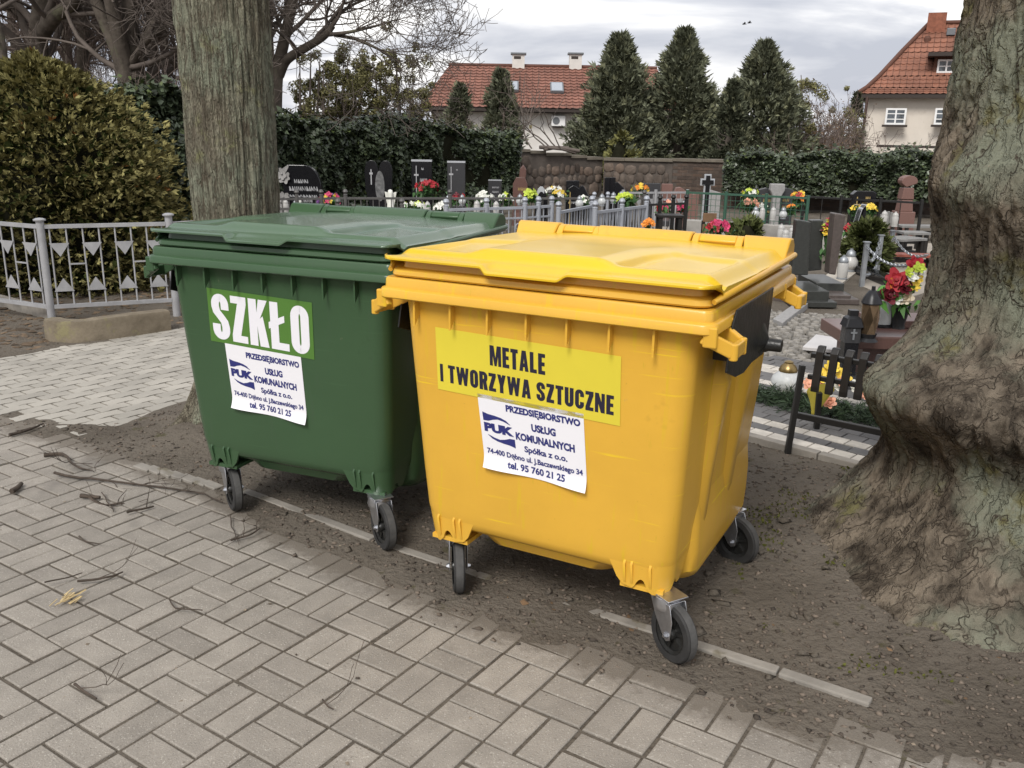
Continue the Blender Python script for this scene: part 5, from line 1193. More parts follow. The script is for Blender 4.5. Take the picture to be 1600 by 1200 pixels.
grave_fence('black fence with crossed bars beside the orange marigold', [gp(1010, 12.2), gp(1072, 12.6)], hgt(1040, 319, 12.4), M_blackiron, 'peak', npost=3, spacing=.16)
# green mesh fence on a low wall
def mesh_fence():
    a, c = np.array([*gp(1073, 14.2), 0]), np.array([*gp(1262, 13.4), 0]); root = thing('mesh_fence', 'green wire mesh fence on a low pale wall, right of centre', 'fence', a); d = c-a; L = np.linalg.norm(d); d = d/L; h = hgt(1160, 305, 13.8)
    zw = hgt(1160, 349, 13.7)
    b = MB(); b.bar((0, 0, zw/2), (*(d*(L+.9))[:2], zw/2), .2, zw); b.build('base_wall', mat('pale_base_wall', (.42, .40, .37), .9, var=.3, vscale=5), root, bevel=.01)
    b = MB()
    for u in np.arange(0, L, .075): b.bar((*(d*u)[:2], zw), (*(d*u)[:2], h), .006)
    for z in np.arange(zw+.05, h, .09): b.bar((0, 0, z), (*(d*L)[:2], z), .006)
    b.build('wire_mesh', M_greenmesh, root)
    b = MB(); b.bar((0, 0, h), (*(d*L)[:2], h), .03); b.build('rail', M_greenmesh, root)
    for k in range(4): b = MB(); p = d*L*k/3; b.tube([(*p[:2], zw*.5), (*p[:2], h+.04)], .025, 8); b.build('post', M_greenmesh, root)
mesh_fence()
# ---- chain posts
cps = [(1346, 449, 1355, 379), (1369, 431, 1376, 368), (1388, 418, 1396, 361)]; tops = []
for k, (xb, yb_, xt, yt) in enumerate(cps):
    p = G(xb, yb_); h = at(xt, yt, p[1])[2]; rt = thing('chain_post', ['nearest grey steel chain post by the red bench table', 'middle grey steel chain post', 'farthest grey steel chain post beside the junipers'][k], 'post', p, 0, 'grey posts joined by hanging chains')
    b = MB(); b.bar((0, 0, -.03), (0, 0, h), .05, .05); q = b.build('post', M_galv, rt, bevel=.004); b = MB(); b.box((0, 0, h+.005), (.072, .072, .012)); b.build('post_cap', M_galv, rt); tops.append(p+np.array([0, 0, h]))
def chain(label, a, c, sag):
    root = thing('chain', label, 'chain', a, 0, 'hanging steel chains'); n = int(np.linalg.norm(c-a)*(1+sag)/.05); b = MB(); P = []
    for k in range(n+1): t = k/n; P.append((c-a)*t-np.array([0, 0, sag*4*t*(1-t)]))
    for k in range(n):
        p, q = P[k], P[k+1]; d = unit(q-p); s = unit(np.cross(d, (0, 0, 1) if k % 2 else (1, .3, .4))); m_ = (p+q)/2
        b.tube([m_+d*.034*math.cos(t)+s*.017*math.sin(t) for t in np.linspace(0, 2*math.pi, 9)], .006, 4, cap=False)
    b.build('links', M_galv, root)
dz = np.array([0, 0, .04])
chain('upper chain between the nearest and the middle post', tops[0]-dz, tops[1]-dz, .22); chain('upper chain between the middle and the farthest post', tops[1]-dz, tops[2]-dz, .22)
chain('lower chain between the nearest and the middle post', tops[0]*np.array([1, 1, .3]), tops[1]*np.array([1, 1, .3]), .06)
e_ = at(1440, 408, 9.0); chain('chain running right from the nearest post towards the gnarled tree', tops[0]-dz, e_, .12); e_ = at(1450, 398, 11.0); chain('chain running right from the farthest post towards the gnarled tree', tops[2]-dz, e_, .12)
# ---- benches
def slat_bench():
    a = G(1232, 708); root = thing('slatted_bench', 'black slatted bench back with thin legs beside the gnarled tree', 'bench', a); dirv = unit(G(1378, 742)-a); ux_ = np.array([dirv[0], dirv[1], 0]); nr = np.array([-ux_[1], ux_[0], 0])
    zt = at(1252, 575, a[1])[2]; back = lambda u, z: ux_*u+nr*(.02+.07*(z-.12)/.5)+np.array([0, 0, z])
    W = 1.05
    for u in (0, W):
        b = MB(); b.bar(back(u, .0)-nr*.02, back(u, zt), .030, .030); b.build('leg', M_blackiron, root, bevel=.003)
        b = MB(); b.bar(back(u, 0)*np.array([1, 1, 0])+nr*.42, back(u, .26)+nr*.36, .03, .03); b.build('leg', M_blackiron, root, bevel=.003)
    zs = at(1243, 650, a[1])[2]; b = MB(); b.bar(back(0, zs), back(W, zs), .028, .034); b.build('stretcher', M_blackiron, root, bevel=.003)
    z0, z1 = at(1256, 609, a[1]+.03)[2], at(1270, 538, a[1]+.06)[2]
    for z in (z0+.07, z1-.06): b = MB(); b.bar(back(.03, z)+nr*.03, back(W-.03, z)+nr*.03, .03, .026); b.build('back_rail', M_blackiron, root, bevel=.003)
    for k in range(13):
        u = .085+k*.0755; b = MB(); P = [back(u, z0)+nr*.004, back(u, z0+.03), back(u, (z0+z1)/2), back(u, z1-.03), back(u, z1)+nr*.02]
        b.loft([[p+ux_*x+nr*y for x, y in ((-.021, -.012), (.021, -.012), (.021, .012), (-.021, .012))] for p in P])
        b.build('back_slat', M_blackwood, root, bevel=.006)
slat_bench()
def table(label, name, c, w, d, h, rz, m, slats, leg_m=M_blackwood, group=None, cat='bench'):
    root = thing(name, label, cat, c, rz, group)
    for k in range(slats): b = MB(); y = -d/2+(k+.5)*d/slats; b.box((0, y, h-.015), (w, d/slats*(.82 if slats > 1 else 1), .035)); b.build('seat_slat', m, root, bevel=.004)
    for sx in (-1, 1):
        for sy in (-1, 1): b = MB(); b.box((sx*w*.38, sy*d*.36, (h-.035)/2), (.05, .05, h-.035)); b.build('leg', leg_m, root)
    b = MB(); b.box((0, 0, h*.55), (w*.72, .03, .05)); b.build('stretcher', leg_m, root)
p = G(1403, 420); table('narrow red topped bench beside the chain posts', 'garden_bench', (p[0]+.15, p[1], 0), .62, .24, hgt(1407, 397, p[1]), R(-12), M_redwood, 1)
p = at(1408, 400, 12.6); table('dark slatted bench behind the red one', 'garden_bench', (p[0], 12.6, 0), .5, .4, hgt(1405, 371, 12.6), R(25), M_greywood, 4)
p = at(1426, 372, 13.4); table('grey flat seat behind the dark slatted bench', 'garden_bench', (p[0], 13.4, 0), .4, .3, hgt(1422, 362, 13.4), 0, M_greywood, 1)
p = at(1438, 372, 15.2); table('far grey bench half hidden by the gnarled tree', 'garden_bench', (p[0], 15.2, 0), .8, .35, hgt(1438, 352, 15.2), 0, M_greywood, 2)
def back_chair(label, x0, x1, yt, yb_, Y, m, arch, horizontal=False):
    a, c = at(x0, yt, Y), at(x1, yt, Y); w = c[0]-a[0]; zt = a[2]; zb = at(x0, yb_, Y)[2]; root = thing('wooden_chair', label, 'chair', ((a[0]+c[0])/2, Y, 0))
    if horizontal:
        for k in range(2): b = MB(); b.box((0, 0, zt-.07-k*.14), (w, .03, .11)); b.build('back_slat', m, root, bevel=.004)
    else:
        n = 5
        for k in range(n): u = -w/2+(k+.5)*w/n; h = arch*math.cos((u/(w/2))*math.pi/2*.9); b = MB(); b.box((u, 0, (zb+zt-arch+h)/2), (w/n*.86, .025, zt-arch+h-zb)); b.build('back_slat', m, root, bevel=.006)
    for s in (-1, 1):
        for y in (.02, -.38 if horizontal else .38): b = MB(); b.box((s*w*.42, y, (zt*.85 if y == .02 else .24)/2), (.04, .04, zt*.85 if y == .02 else .24)); b.build('leg', M_blackwood, root)
    b = MB(); b.box((0, -.19 if horizontal else .2, .26), (w, .4, .035)); b.build('seat', m, root)
back_chair('grey wooden chair with an arched slatted back behind the junipers', 1376, 1401, 330, 352, 12.8, M_greywood, .07)
back_chair('brown wooden seat with two back boards above the yellow lid', 1099, 1120, 331, 347, 11.5, M_brownwood, 0, True)
p = at(1045, 352, 12.0); table('black low table among the crossed bars', 'low_table', (p[0], 12.0, 0), .34, .3, hgt(1045, 335, 12.0), 0, M_blackwood, 1, cat='table')
# ================================================================ graves, lanterns, flowers
def granite(name, c, rough=.12, sp=(.05, .05, .05)): return mat(name, c, rough, var=.25, vscale=60, spec=.5, spots=[(160, .66, tuple(q+.03 for q in c))])
M_blackgran = granite('polished_black_granite', (.014, .014, .016)); M_greygran = granite('dark_grey_granite', (.055, .055, .058), .25); M_browngran = granite('brown_granite', (.15, .082, .068), .28); M_pinkgran = granite('dull_red_granite', (.21, .115, .095), .5)
M_lightgran = mat('light_grey_granite', (.34, .33, .32), .6, var=.25, vscale=40); M_pillar = mat('grey_brown_granite', (.105, .085, .076), .35, var=.3, vscale=25); M_pillard = mat('dark_green_grey_granite', (.05, .052, .048), .3, var=.3, vscale=30)
M_engrave = mat('pale_engraving', (.40, .40, .41), .7); M_gold_ = mat('gilt_lettering', (.52, .38, .15), .45, .4); M_edge = mat('bevelled_pale_edge', (.42, .43, .45), .4)
M_leaf = leafm('bouquet_leaf', (.05, .115, .035), .4); M_white = mat('white_petal', (.72, .72, .66), .6, island=.2); M_yelp = mat('yellow_petal', (.72, .52, .06), .6, island=.25); M_redp = mat('red_petal', (.36, .018, .028), .55, island=.35)
M_lime = mat('lime_petal', (.46, .56, .06), .6, island=.25); M_orange = mat('orange_petal', (.72, .25, .03), .6, island=.25); M_peach = mat('peach_petal', (.72, .36, .24), .6, island=.2); M_purple = mat('purple_petal', (.16, .07, .22), .6, island=.3); M_pink = mat('pink_petal', (.55, .05, .14), .6, island=.3); M_darkred = mat('dark_red_petal', (.12, .008, .016), .5, island=.3)
M_cream = mat('cream_petal', (.75, .66, .50), .55, island=.12)
M_lglass = mat('frosted_lantern_glass', (.72, .74, .74), .25, trans=.35, spec=.5); M_cap = mat('black_lantern_cap', (.02, .02, .022), .35, .2); M_brass = mat('brass_cap', (.28, .20, .085), .35, .8); M_whiteglass = mat('white_lantern_glass', (.44, .43, .41), .3); M_redglass = mat('red_lantern_glass', (.35, .02, .02), .25)
M_wax = mat('candle_wax', (.70, .66, .55), .6); M_copper = mat('copper_tinted_glass', (.30, .21, .13), .14, .65, var=.5, vscale=9, island=.6)
def petal_flower(b, c, r, nrm, rings=2, np_=6, rg=rng, cup=.5, mi=0):
    nrm = unit(nrm); u = unit(np.cross(nrm, (0.3, .2, 1) if abs(nrm[2]) < .9 else (1, 0, 0))); v = np.cross(nrm, u)
    for q in range(rings):
        for k in range(np_):
            a = (k+.5*q)*2*math.pi/np_+rg.normal(0, .12); d = u*math.cos(a)+v*math.sin(a); s = -u*math.sin(a)+v*math.cos(a); L = r*(1-.28*q)*rg.uniform(.85, 1.1); w = L*.62; lift = cup*(.35+.6*q)
            p0 = c+nrm*r*.04*q; p1 = c+d*L*.55+nrm*L*lift*.35; p2 = c+d*L*(1-.25*lift)+nrm*L*lift*.8
            b.add([p0, p1+s*w*.6-nrm*L*.02, p2+s*w*.30, p2+d*L*.06, p2-s*w*.30, p1-s*w*.6-nrm*L*.02], [(0, 1, 2, 3, 4, 5)], mi)
    b.lathe([(0, 0), (r*.2, r*.05), (r*.14, r*.22), (0, r*.26)], c, 6, M=np.stack([u, v, nrm], 1), mi=mi)
def bouquet(label, base, w, h, cols, n, seed, r=.045, group='flowers on the graves', pot=None, leaf=60, flat=1.0, cat='flowers', name='bouquet', front=True):
    """base: ground or plinth point"""
    rg = np.random.default_rng(seed); root = thing(name, label, cat, base, 0, group); bs = {}; stems = MB()
    for k in range(n):
        a = rg.uniform(0, 2*math.pi); q = math.sqrt(rg.uniform(0, 1)); p = np.array([math.cos(a)*q*w/2, math.sin(a)*q*w/2*flat, h*(1-.45*q*q*rg.uniform(.4, 1.2))]); m = cols[rg.integers(len(cols))]
        nr = unit(np.array([p[0]*1.5, p[1]*1.5-.25*w, h*.4])); petal_flower(bs.setdefault(m.name, (m, MB()))[1], p, r*rg.uniform(.75, 1.2), nr, 2, 5, rg); stems.tube([(0, 0, 0), p*np.array([.5, .5, .6]), p], .005, 3, cap=False)
    for m, b in bs.values(): b.build('blossoms', m, root)
    stems.build('stems', M_leaf, root); P = np.stack([rg.normal(0, w*.26, leaf), rg.normal(0, w*.26*flat, leaf), rg.uniform(.1, .85, leaf)*h], 1); quads('leaves', leaves(P, rg.normal(0, 1, (leaf, 3))+np.array([0, 0, .5]), max(.05, r*1.9), .5, .6, rg, sag=.3), M_leaf, root)
    if pot: b = MB(); b.lathe([(0, 0), (w*.16, 0), (w*.24, h*.3), (w*.22, h*.3), (0, h*.28)], n=12); b.build('pot', pot, root, smooth=50)
    return root
def lantern(label, base, s, glass=M_lglass, cap=M_cap, group='grave lanterns', kind=0):
    root = thing('grave_lantern', label, 'lantern', base, 0, group); b = MB()
    if kind == 0: b.lathe([(0, .02*s), (.055*s, .02*s), (.06*s, .06*s), (.06*s, .17*s), (.05*s, .19*s), (0, .19*s)], n=12)
    else: b.lathe([(0, .015*s), (.05*s, .02*s), (.085*s, .07*s), (.08*s, .12*s), (.045*s, .17*s), (0, .17*s)], n=16)
    b.build('glass', glass, root, smooth=50)
    b = MB(); z = .19*s if kind == 0 else .17*s; b.lathe([(0, z-.005), (.052*s, z-.005), (.056*s, z+.012*s), (.042*s, z+.05*s), (.018*s, z+.068*s), (.018*s, z+.082*s), (0, z+.085*s)], n=12); b.build('cap', cap, root, smooth=40)
    b = MB(); b.lathe([(0, 0), (.06*s, 0), (.06*s, .012*s), (.05*s, .02*s), (0, .02*s)], n=12); b.build('base', cap, root); return root
def arc(cx, cz, r, a0, a1, n=10, rz=None): rz = rz or r; return [(cx+r*math.cos(R(a)), cz+rz*math.sin(R(a))) for a in np.linspace(a0, a1, n)]
def stone(label, x0, x1, ytop, Y, poly, m, thick=.10, rz=0, plinth=True, lines=None, cross=None, edge=None, gilt=False, group='headstones', name='headstone', lean=0.0):
    """poly: unit outline (0..1, 0..1) of the slab; lines: (u0, u1, v) of text rows; cross: (u, v0, v1, vbar, half)"""
    a, c = at(x0, ytop, Y), at(x1, ytop, Y); w = c[0]-a[0]; zt = a[2]; z0 = .10 if plinth else 0; h = zt-z0; root = thing(name, label, 'headstone', ((a[0]+c[0])/2, Y, 0), rz, group)
    fn = lambda u, v, d: ((u-.5)*w, d+lean*v, z0+v*h)
    b = MB(); b.prism(poly, fn, -thick/2, thick/2); b.build('slab', m, root, bevel=.008)
    if plinth: b = MB(); b.box((0, 0, .05), (w*1.12, .28, .10)); b.box((0, -.95, .06), (w*1.05, 1.55, .12)); b.build('grave_slab', m, root, bevel=.01)
    if edge: b = MB(); b.prism(edge, fn, -thick/2-.006, thick/2+.006); b.build('edge', M_edge, root)
    ink = M_gold_ if gilt else M_engrave; rg = np.random.default_rng(int(x0))
    if lines:
        b = MB()
        for u0, u1, v, hh in lines:
            u = u0
            while u < u1-.01:
                ww = rg.uniform(.030, .055); k = min(u+ww, u1)
                b.prism([(u, v), (u+ww*.28, v), (u+ww*.28, v+hh), (u, v+hh)], fn, -thick/2-.004, -thick/2+.001); b.prism([(u+ww*.34, v+hh*rg.choice([0, .4, .75])), (k, v), (k, v+hh*.3), (u+ww*.34, v+hh)], fn, -thick/2-.004, -thick/2+.001); u += ww*1.3
        b.build('lettering', ink, root)
    if cross: u, v0, v1, vb, hw = cross; b = MB(); t = .012*1.6; b.prism([(u-t, v0), (u+t, v0), (u+t, v1), (u-t, v1)], fn, -thick/2-.005, -thick/2+.001); b.prism([(u-hw, vb), (u+hw, vb), (u+hw, vb+.03), (u-hw, vb+.03)], fn, -thick/2-.008, -thick/2+.001); b.build('cross', ink, root)
    return root, fn
rect = [(0, 0), (1, 0), (1, 1), (0, 1)]
# black headstone row in front of the hedge
s1, fn = stone('wide rounded black headstone with carved lilies on its left edge', 434, 502, 257, 14.6, [(0, 0), (1, 0), (1, .62)]+arc(.62, .62, .38, 0, 90, 8, .38)[1:]+[(.25, 1.0), (.10, .93), (0, .74), (.10, .72), (.13, .60), (.02, .55)], M_blackgran, .12, lines=[(.38, .70, .72, .06), (.26, .92, .60, .07), (.26, .92, .50, .04), (.38, .78, .42, .06), (.42, .68, .32, .04)])
b = MB(); rg = np.random.default_rng(3)
for u, v in ((.11, .86), (.17, .80), (.06, .42), (.09, .30), (.07, .18), (.12, .50)): petal_flower(b, np.array(fn(u, v, -.07)), .10, np.array([-.2, -1, .1]), 1, 6, rg)
b.prism([(.0, .74), (.1, .93), (.25, 1.0), (.27, .97), (.17, .84), (.13, .74)], fn, -.066, -.02); b.build('carved_lilies', M_lightgran, s1)
s2, fn = stone('heart shaped black headstone with an oval portrait', 570, 613, 250, 15.6, [(.30, 0), (.72, 0), (.80, .22), (.98, .55), (1.0, .78)]+arc(.76, .82, .25, 10, 170, 8, .18)+[(.5, .84)]+arc(.25, .82, .25, 10, 170, 8, .18)+[(0, .78), (.02, .55), (.2, .22)], M_blackgran, .14, cross=(.24, .62, .86, .78, .06))
b = MB(); b.prism(arc(.55, .60, .17, 0, 360, 20, .24)[:-1], fn, -.075, -.06); b.build('portrait', mat('etched_portrait', (.20, .20, .20), .6, var=.6, vscale=18), s2)
b = MB()
for u in (.25, .42, .60, .78): petal_flower(b, np.array(fn(u, .16, -.09)), .06, np.array([0, -1, .2]), 1, 5, rg)
b.build('carved_flowers', M_lightgran, s2)
stone('tall black headstone with white cross behind the red bouquet', 643, 675, 252, 16.3, rect, M_blackgran, .10, lines=[(.42, .78, .66, .06), (.42, .78, .56, .06), (.5, .6, .86, .04)], cross=(.24, .35, .93, .76, .11), edge=[(0, 1.0), (1, 1.0), (1, 1.03), (0, 1.03)])
stone('tall black headstone with white cross, right of the red bouquet', 699, 727, 254, 16.8, rect, M_greygran, .10, lines=[(.35, .85, .22, .05), (.45, .7, .14, .04), (.5, .6, .86, .03)], cross=(.22, .38, .93, .78, .12), edge=[(0, 1.0), (1, 1.0), (1, 1.03), (0, 1.03)])
stone('short dark headstone with a pale top edge close to the hedge end', 763, 784, 282, 18.6, rect, M_greygran, .10, lines=[(.3, .8, .75, .06), (.3, .8, .6, .06)], edge=[(0, 1.0), (1, 1.0), (1, 1.03), (0, 1.03)])
s3, fn = stone('rough brown headstone with gilt letters and a stub on top', 802, 824, 276, 18.2, [(0, 0), (1, 0), (1.02, .8), (.82, 1.0), (.2, .98), (-.02, .8)], M_browngran, .14, lines=[(.35, .95, .62, .09), (.4, .8, .42, .06), (.5, .7, .3, .06)], gilt=True)
b = MB(); b.prism([(.40, .97), (.9, .97), (.92, 1.2), (.7, 1.34), (.45, 1.22)], fn, -.07, .07); b.build('stub', M_browngran, s3, bevel=.02)
s4, fn = stone('small black headstone with a rounded pale top, leaning right', 836, 856, 292, 13.6, [(0, 0), (1, 0), (1.1, .62)]+arc(.5, .64, .5, 25, 180, 8, .36), M_blackgran, .12, cross=(.5, .35, .75, .6, .14)); b = MB(); b.prism(arc(.5, .64, .51, 60, 180, 7, .37)+arc(.5, .62, .40, 180, 60, 7, .30), fn, -.065, .065); b.build('edge', M_edge, s4)
s5, fn = stone('double black headstone with a waved top behind the grey fences', 888, 927, 289, 15.0, [(0, 0), (1, 0), (1, .72), (.8, .80), (.62, .98), (.52, 1.0), (.42, .93), (.3, .98), (.18, 1.0), (0, .93)], M_blackgran, .12, lines=[(.15, .42, .6, .05), (.6, .9, .6, .05)])
for px in (890, 900): q = at(px, 282, 15.25); b = MB(); b.box((q[0]-s5.location[0], .25, q[2]/2), (.11, .08, q[2])); b.build('pillar', M_blackgran, s5, bevel=.01)
b = MB(); p0 = fn(.08, 0, -.075); b.prism([(.06, .12), (.09, .12), (.09, .85), (.06, .85)], fn, -.066, -.058); b.prism([(.02, .6), (.13, .6), (.13, .64), (.02, .64)], fn, -.069, -.058); b.build('cross', M_gold_, s5)
s6, fn = stone('black headstone slab sloping right beside twin black pillars', 960, 984, 284, 17.0, [(0, 0), (1, 0), (1, .62), (.6, .85), (.2, 1.0), (0, .98)], M_blackgran, .12)
for px in (949, 957.5): q = at(px, 277, 17.0); b = MB(); b.box((q[0]-s6.location[0], 0, q[2]/2), (.10, .10, q[2])); b.build('pillar', M_blackgran, s6, bevel=.01)
stone('smooth grey headstone below the stone wall, right of the orange flowers', 1004, 1032, 286, 18.5, rect, M_greygran, .10)
stone('low square dull red headstone in front of the wall', 1034, 1051, 287, 18.8, rect, M_pinkgran, .10)
stone('dull red headstone with a waved top left of the black cross', 1052, 1092, 292, 17.0, [(0, 0), (1, 0), (1, .82), (.75, .80), (.5, .88), (.28, 1.0), (.1, .98), (0, .8)], M_pinkgran, .12, edge=None)
stone('low pale slab headstone right of the black cross', 1106, 1126, 295, 17.6, [(0, 0), (1, 0), (1, .88), (.0, 1.0)], M_lightgran, .10)
# black cross with pale outline
p = at(1104, 303, 15.0); c0 = thing('grave_cross', 'black cross outlined in white, standing above the green mesh fence', 'cross', (p[0], 15.0, 0)); zt = at(1104, 272, 15)[2]; zc = at(1104, 284.5, 15)[2]; hw = (at(1115, 285, 15)[0]-at(1093, 285, 15)[0])/2
for nm, e, y, m in (('outline', 0, 0, M_edge), ('face', .022, -.024, M_blackgran)):
    t = .055-e; b = MB(); b.prism([(-t, .0), (t, 0), (t, zc-t), (hw-e, zc-t), (hw-e, zc+t), (t, zc+t), (t, zt-e), (-t, zt-e), (-t, zc+t), (-hw+e, zc+t), (-hw+e, zc-t), (-t, zc-t)], lambda u, v, d: (u, d, v), y-.02, y+.02); b.build(nm, m, c0)
# double tomb with stone cross pillar
stone('dark headstone left of the pale stone cross', 1186, 1208, 293, 15.2, [(0, 0), (1, 0), (1, .95), (.5, 1), (0, .96)], M_greygran, .12, lines=[(.2, .8, .8, .06), (.3, .9, .68, .08), (.3, .9, .45, .05)], gilt=True)
stone('dark headstone right of the pale stone cross', 1216, 1240, 293, 15.2, [(0, 0), (1, 0), (1, .95), (.5, 1), (0, .95)], M_greygran, .12, lines=[(.3, .7, .7, .06), (.3, .8, .55, .06)], gilt=True)
p = at(1212, 300, 15.1); c1 = thing('stone_cross', 'pale stone cross pillar between two dark headstones', 'cross', (p[0], 15.05, 0)); b = MB(); zt = at(1212, 287, 15.05)[2]; b.prism([(-.07, 0), (.07, 0), (.06, zt-.22), (.12, zt-.1), (.115, zt), (-.115, zt), (-.12, zt-.1), (-.06, zt-.22)], lambda u, v, d: (u, d, v), -.06, .06); b.build('shaft', M_lightgran, c1, bevel=.012)
stone('black headstone with gilt cross before the right ivy cascade', 1331, 1368, 298, 14.6, [(0, 0), (1, 0), (1, .96), (.85, 1.0), (.15, 1.0), (0, .93)], M_blackgran, .14, lines=[(.42, .90, .66, .11), (.55, .75, .84, .05), (.6, .85, .52, .06)], cross=(.2, .45, .88, .70, .12), gilt=True)
s7, fn = stone('slim black headstone with a pale slanting top under the gilt cross stone', 1334, 1352, 319, 11.6, [(0, 0), (1, 0), (1.0, .92), (.9, 1.0), (.55, .9), (.2, .55)], M_blackgran, .14); b = MB(); b.prism([(.2, .55), (.55, .9), (.9, 1.0), (1.0, 1.0), (.62, .93), (.3, .6)], fn, -.075, .075); b.build('edge', M_edge, s7)
p = at(1412, 330, 16.0); k = thing('stone_figure', 'dull red stone monument with a fan top half hidden by the gnarled tree', 'monument', (p[0], 16.0, 0)); b = MB(); z = lambda y: at(1412, y, 16)[2]
for y0, y1, hwid in ((330, 312, .12), (311, 293, .11)): b.prism([(-hwid, z(y0)), (hwid, z(y0)), (hwid*.8, z(y1)), (-hwid*.8, z(y1))], lambda u, v, d: (u, d, v), -.1, .1)
b.prism([(-.05, z(292))]+[(.14*math.cos(R(a)), z(283)+.10*math.sin(R(a))) for a in np.linspace(-20, 200, 9)]+[], lambda u, v, d: (u, d, v), -.1, .1); b.box((0, 0, z(330)/2), (.3, .3, z(330))); b.build('shaft', M_pinkgran, k, bevel=.01)
# three leaning pillar monuments by the yellow container's right edge
def pillar(label, quad, Y, thick, m, gx_, extra=None):
    pts = [at(x, y, Y) for x, y in quad]; zz = G(*quad[0])[2]; o = np.array([(pts[0][0]+pts[1][0])/2, Y, 0]); root = thing('pillar_monument', label, 'monument', o, 0, 'tall granite slabs right of the yellow container'); b = MB(); b.prism([(p[0]-o[0], max(p[2], .0)) for p in pts], lambda u, v, d: (u, d, v), 0, thick); b.build('slab', m, root, bevel=.012)
    if extra: b = MB(); extra(b); b.build('plinth', m, root, bevel=.008)
    return root
def pl(w, y0, y1, h): 
    return lambda b: (b.box((.05, (y0+y1)/2, h/2), (w, y1-y0, h)), b.box((.05, (y0+y1)/2, .03), (w+.14, y1-y0+.12, .06)))
pillar('dark leaning granite slab nearest the yellow lid corner', [(1236, 430), (1263, 430), (1267.5, 347), (1245, 343)], 9.4, .12, M_pillard, 0, pl(.32, -.35, .3, .16))
pillar('dark granite slab, middle of the three, with a stepped base', [(1262, 424), (1284, 422), (1287, 344), (1268, 344)], 9.9, .12, M_pillard, 0, pl(.30, -.4, .25, .17))
pillar('brown leaning granite pillar, right of the tall bouquet', [(1295, 428), (1306, 430), (1322, 336), (1304, 333)], 9.35, .16, M_pillar, 0, pl(.26, -.12, .22, .09))
b = MB(); q = [G(1262, 455), G(1300, 458), G(1345, 424), G(1308, 420)]; b.loft([[(p[0], p[1], z) for p in q] for z in (-.02, .035)]); tag(b.build('stone_slab', mat('pale_cut_stone', (.46, .42, .36), .8, var=.2, vscale=6), bevel=.006), 'long pale stone slab lying beside the brown pillar', 'slab')
b = MB(); q = [G(1207, 505), G(1222, 512), G(1265, 478), G(1250, 474)]; b.loft([[(p[0], p[1], z) for p in q] for z in (-.02, .045)]); tag(b.build('granite_border', M_lightgran, bevel=.006), 'grey granite grave border left of the cobbles', 'grave border')
b = MB(); q = [G(1198, 470), G(1245, 474), G(1275, 450), G(1230, 446)]; b.loft([[(p[0], p[1], z) for p in q] for z in (-.02, .07)]); tag(b.build('granite_step', M_pillar, bevel=.006), 'brown granite step behind the handle of the yellow container', 'step')
# flowers
def fb(label, x, ytop, ybot, Y, wpx, cols, n, seed, **kw):
    p = at(x, ybot, Y); z = max(0., p[2]); h = at(x, ytop, Y)[2]-z; return bouquet(label, (p[0], Y, z), wpx*Y/FPX, h, cols, n, seed, **kw)
fb('yellow and purple bouquet right of the rounded black headstone', 515, 303, 332, 13.2, 36, [M_yelp, M_yelp, M_purple, M_pink, M_redp], 26, 201, r=.05)
fb('red rose bouquet in front of the tall black headstone', 668, 284, 312, 15.4, 38, [M_redp], 24, 202, r=.05, leaf=120)
fb('white bouquet behind the bronze fence left of the pale fence', 655, 318, 336, 12.0, 26, [M_white, M_white, M_lime], 16, 203)
fb('white lily bouquet beside the dark fence corner', 690, 318, 338, 11.6, 24, [M_white], 14, 204); fb('green and white bouquet behind the bronze fence', 640, 316, 336, 12.3, 22, [M_lime, M_white], 12, 205)
fb('large white bouquet behind the bronze fence near the hedge end', 757, 301, 330, 14.4, 34, [M_white], 22, 206); fb('small white bouquet left of the brown headstone', 790, 303, 325, 15.0, 22, [M_white, M_lime], 12, 207)
fb('dark red flowers below the second tall black headstone', 716, 303, 322, 15.2, 22, [M_redp, M_darkred], 10, 208)
fb('lime green chrysanthemums left of the small leaning headstone', 827, 297, 316, 13.4, 16, [M_lime], 10, 209, r=.06); fb('big white bouquet right of the small leaning headstone', 866, 293, 318, 14.0, 34, [M_white, M_white, M_yelp], 26, 210)
fb('small white flowers before the double black headstone', 913, 306, 325, 13.6, 16, [M_white], 8, 211); fb('lime chrysanthemum ball behind the woven fence', 978, 305, 325, 13.6, 28, [M_lime], 20, 212, r=.06)
fb('orange yellow flowers over the far silver fence', 1000, 288, 305, 16.4, 26, [M_orange, M_yelp], 16, 213); fb('red flowers on the gravel grave left of the green mesh', 1064, 318, 332, 13.6, 18, [M_redp, M_pink], 8, 214)
fb('mixed pink and white flowers behind the black crossed bars', 1040, 315, 334, 13.8, 30, [M_pink, M_white, M_peach], 14, 215)
fb('single orange marigold beside the woven fence end', 1013, 345, 360, 9.6, 13, [M_orange], 5, 216, r=.05, leaf=8); fb('crimson flowers at the left of the low juniper', 1122, 347, 366, 10.6, 34, [M_pink, M_redp], 20, 217, r=.05)
fb('yellow and white wreath bouquet behind the green mesh', 1171, 296, 316, 14.2, 24, [M_yelp, M_white, M_lime], 18, 218); fb('peach bouquet hanging lower behind the green mesh', 1171, 313, 332, 14.0, 34, [M_peach], 14, 219)
fb('yellow and red tall bouquet right of the pale stone cross', 1246, 300, 325, 14.4, 20, [M_yelp, M_orange, M_redp], 14, 220); fb('orange rose bunch below the pale stone cross', 1236, 320, 336, 13.9, 14, [M_orange], 5, 221)
fb('white and lime flowers below the dark headstone pair', 1192, 318, 338, 13.9, 14, [M_lime, M_white], 6, 222); fb('white and yellow bouquet before the gilt cross headstone', 1336, 320, 345, 12.4, 20, [M_white, M_yelp], 12, 223)
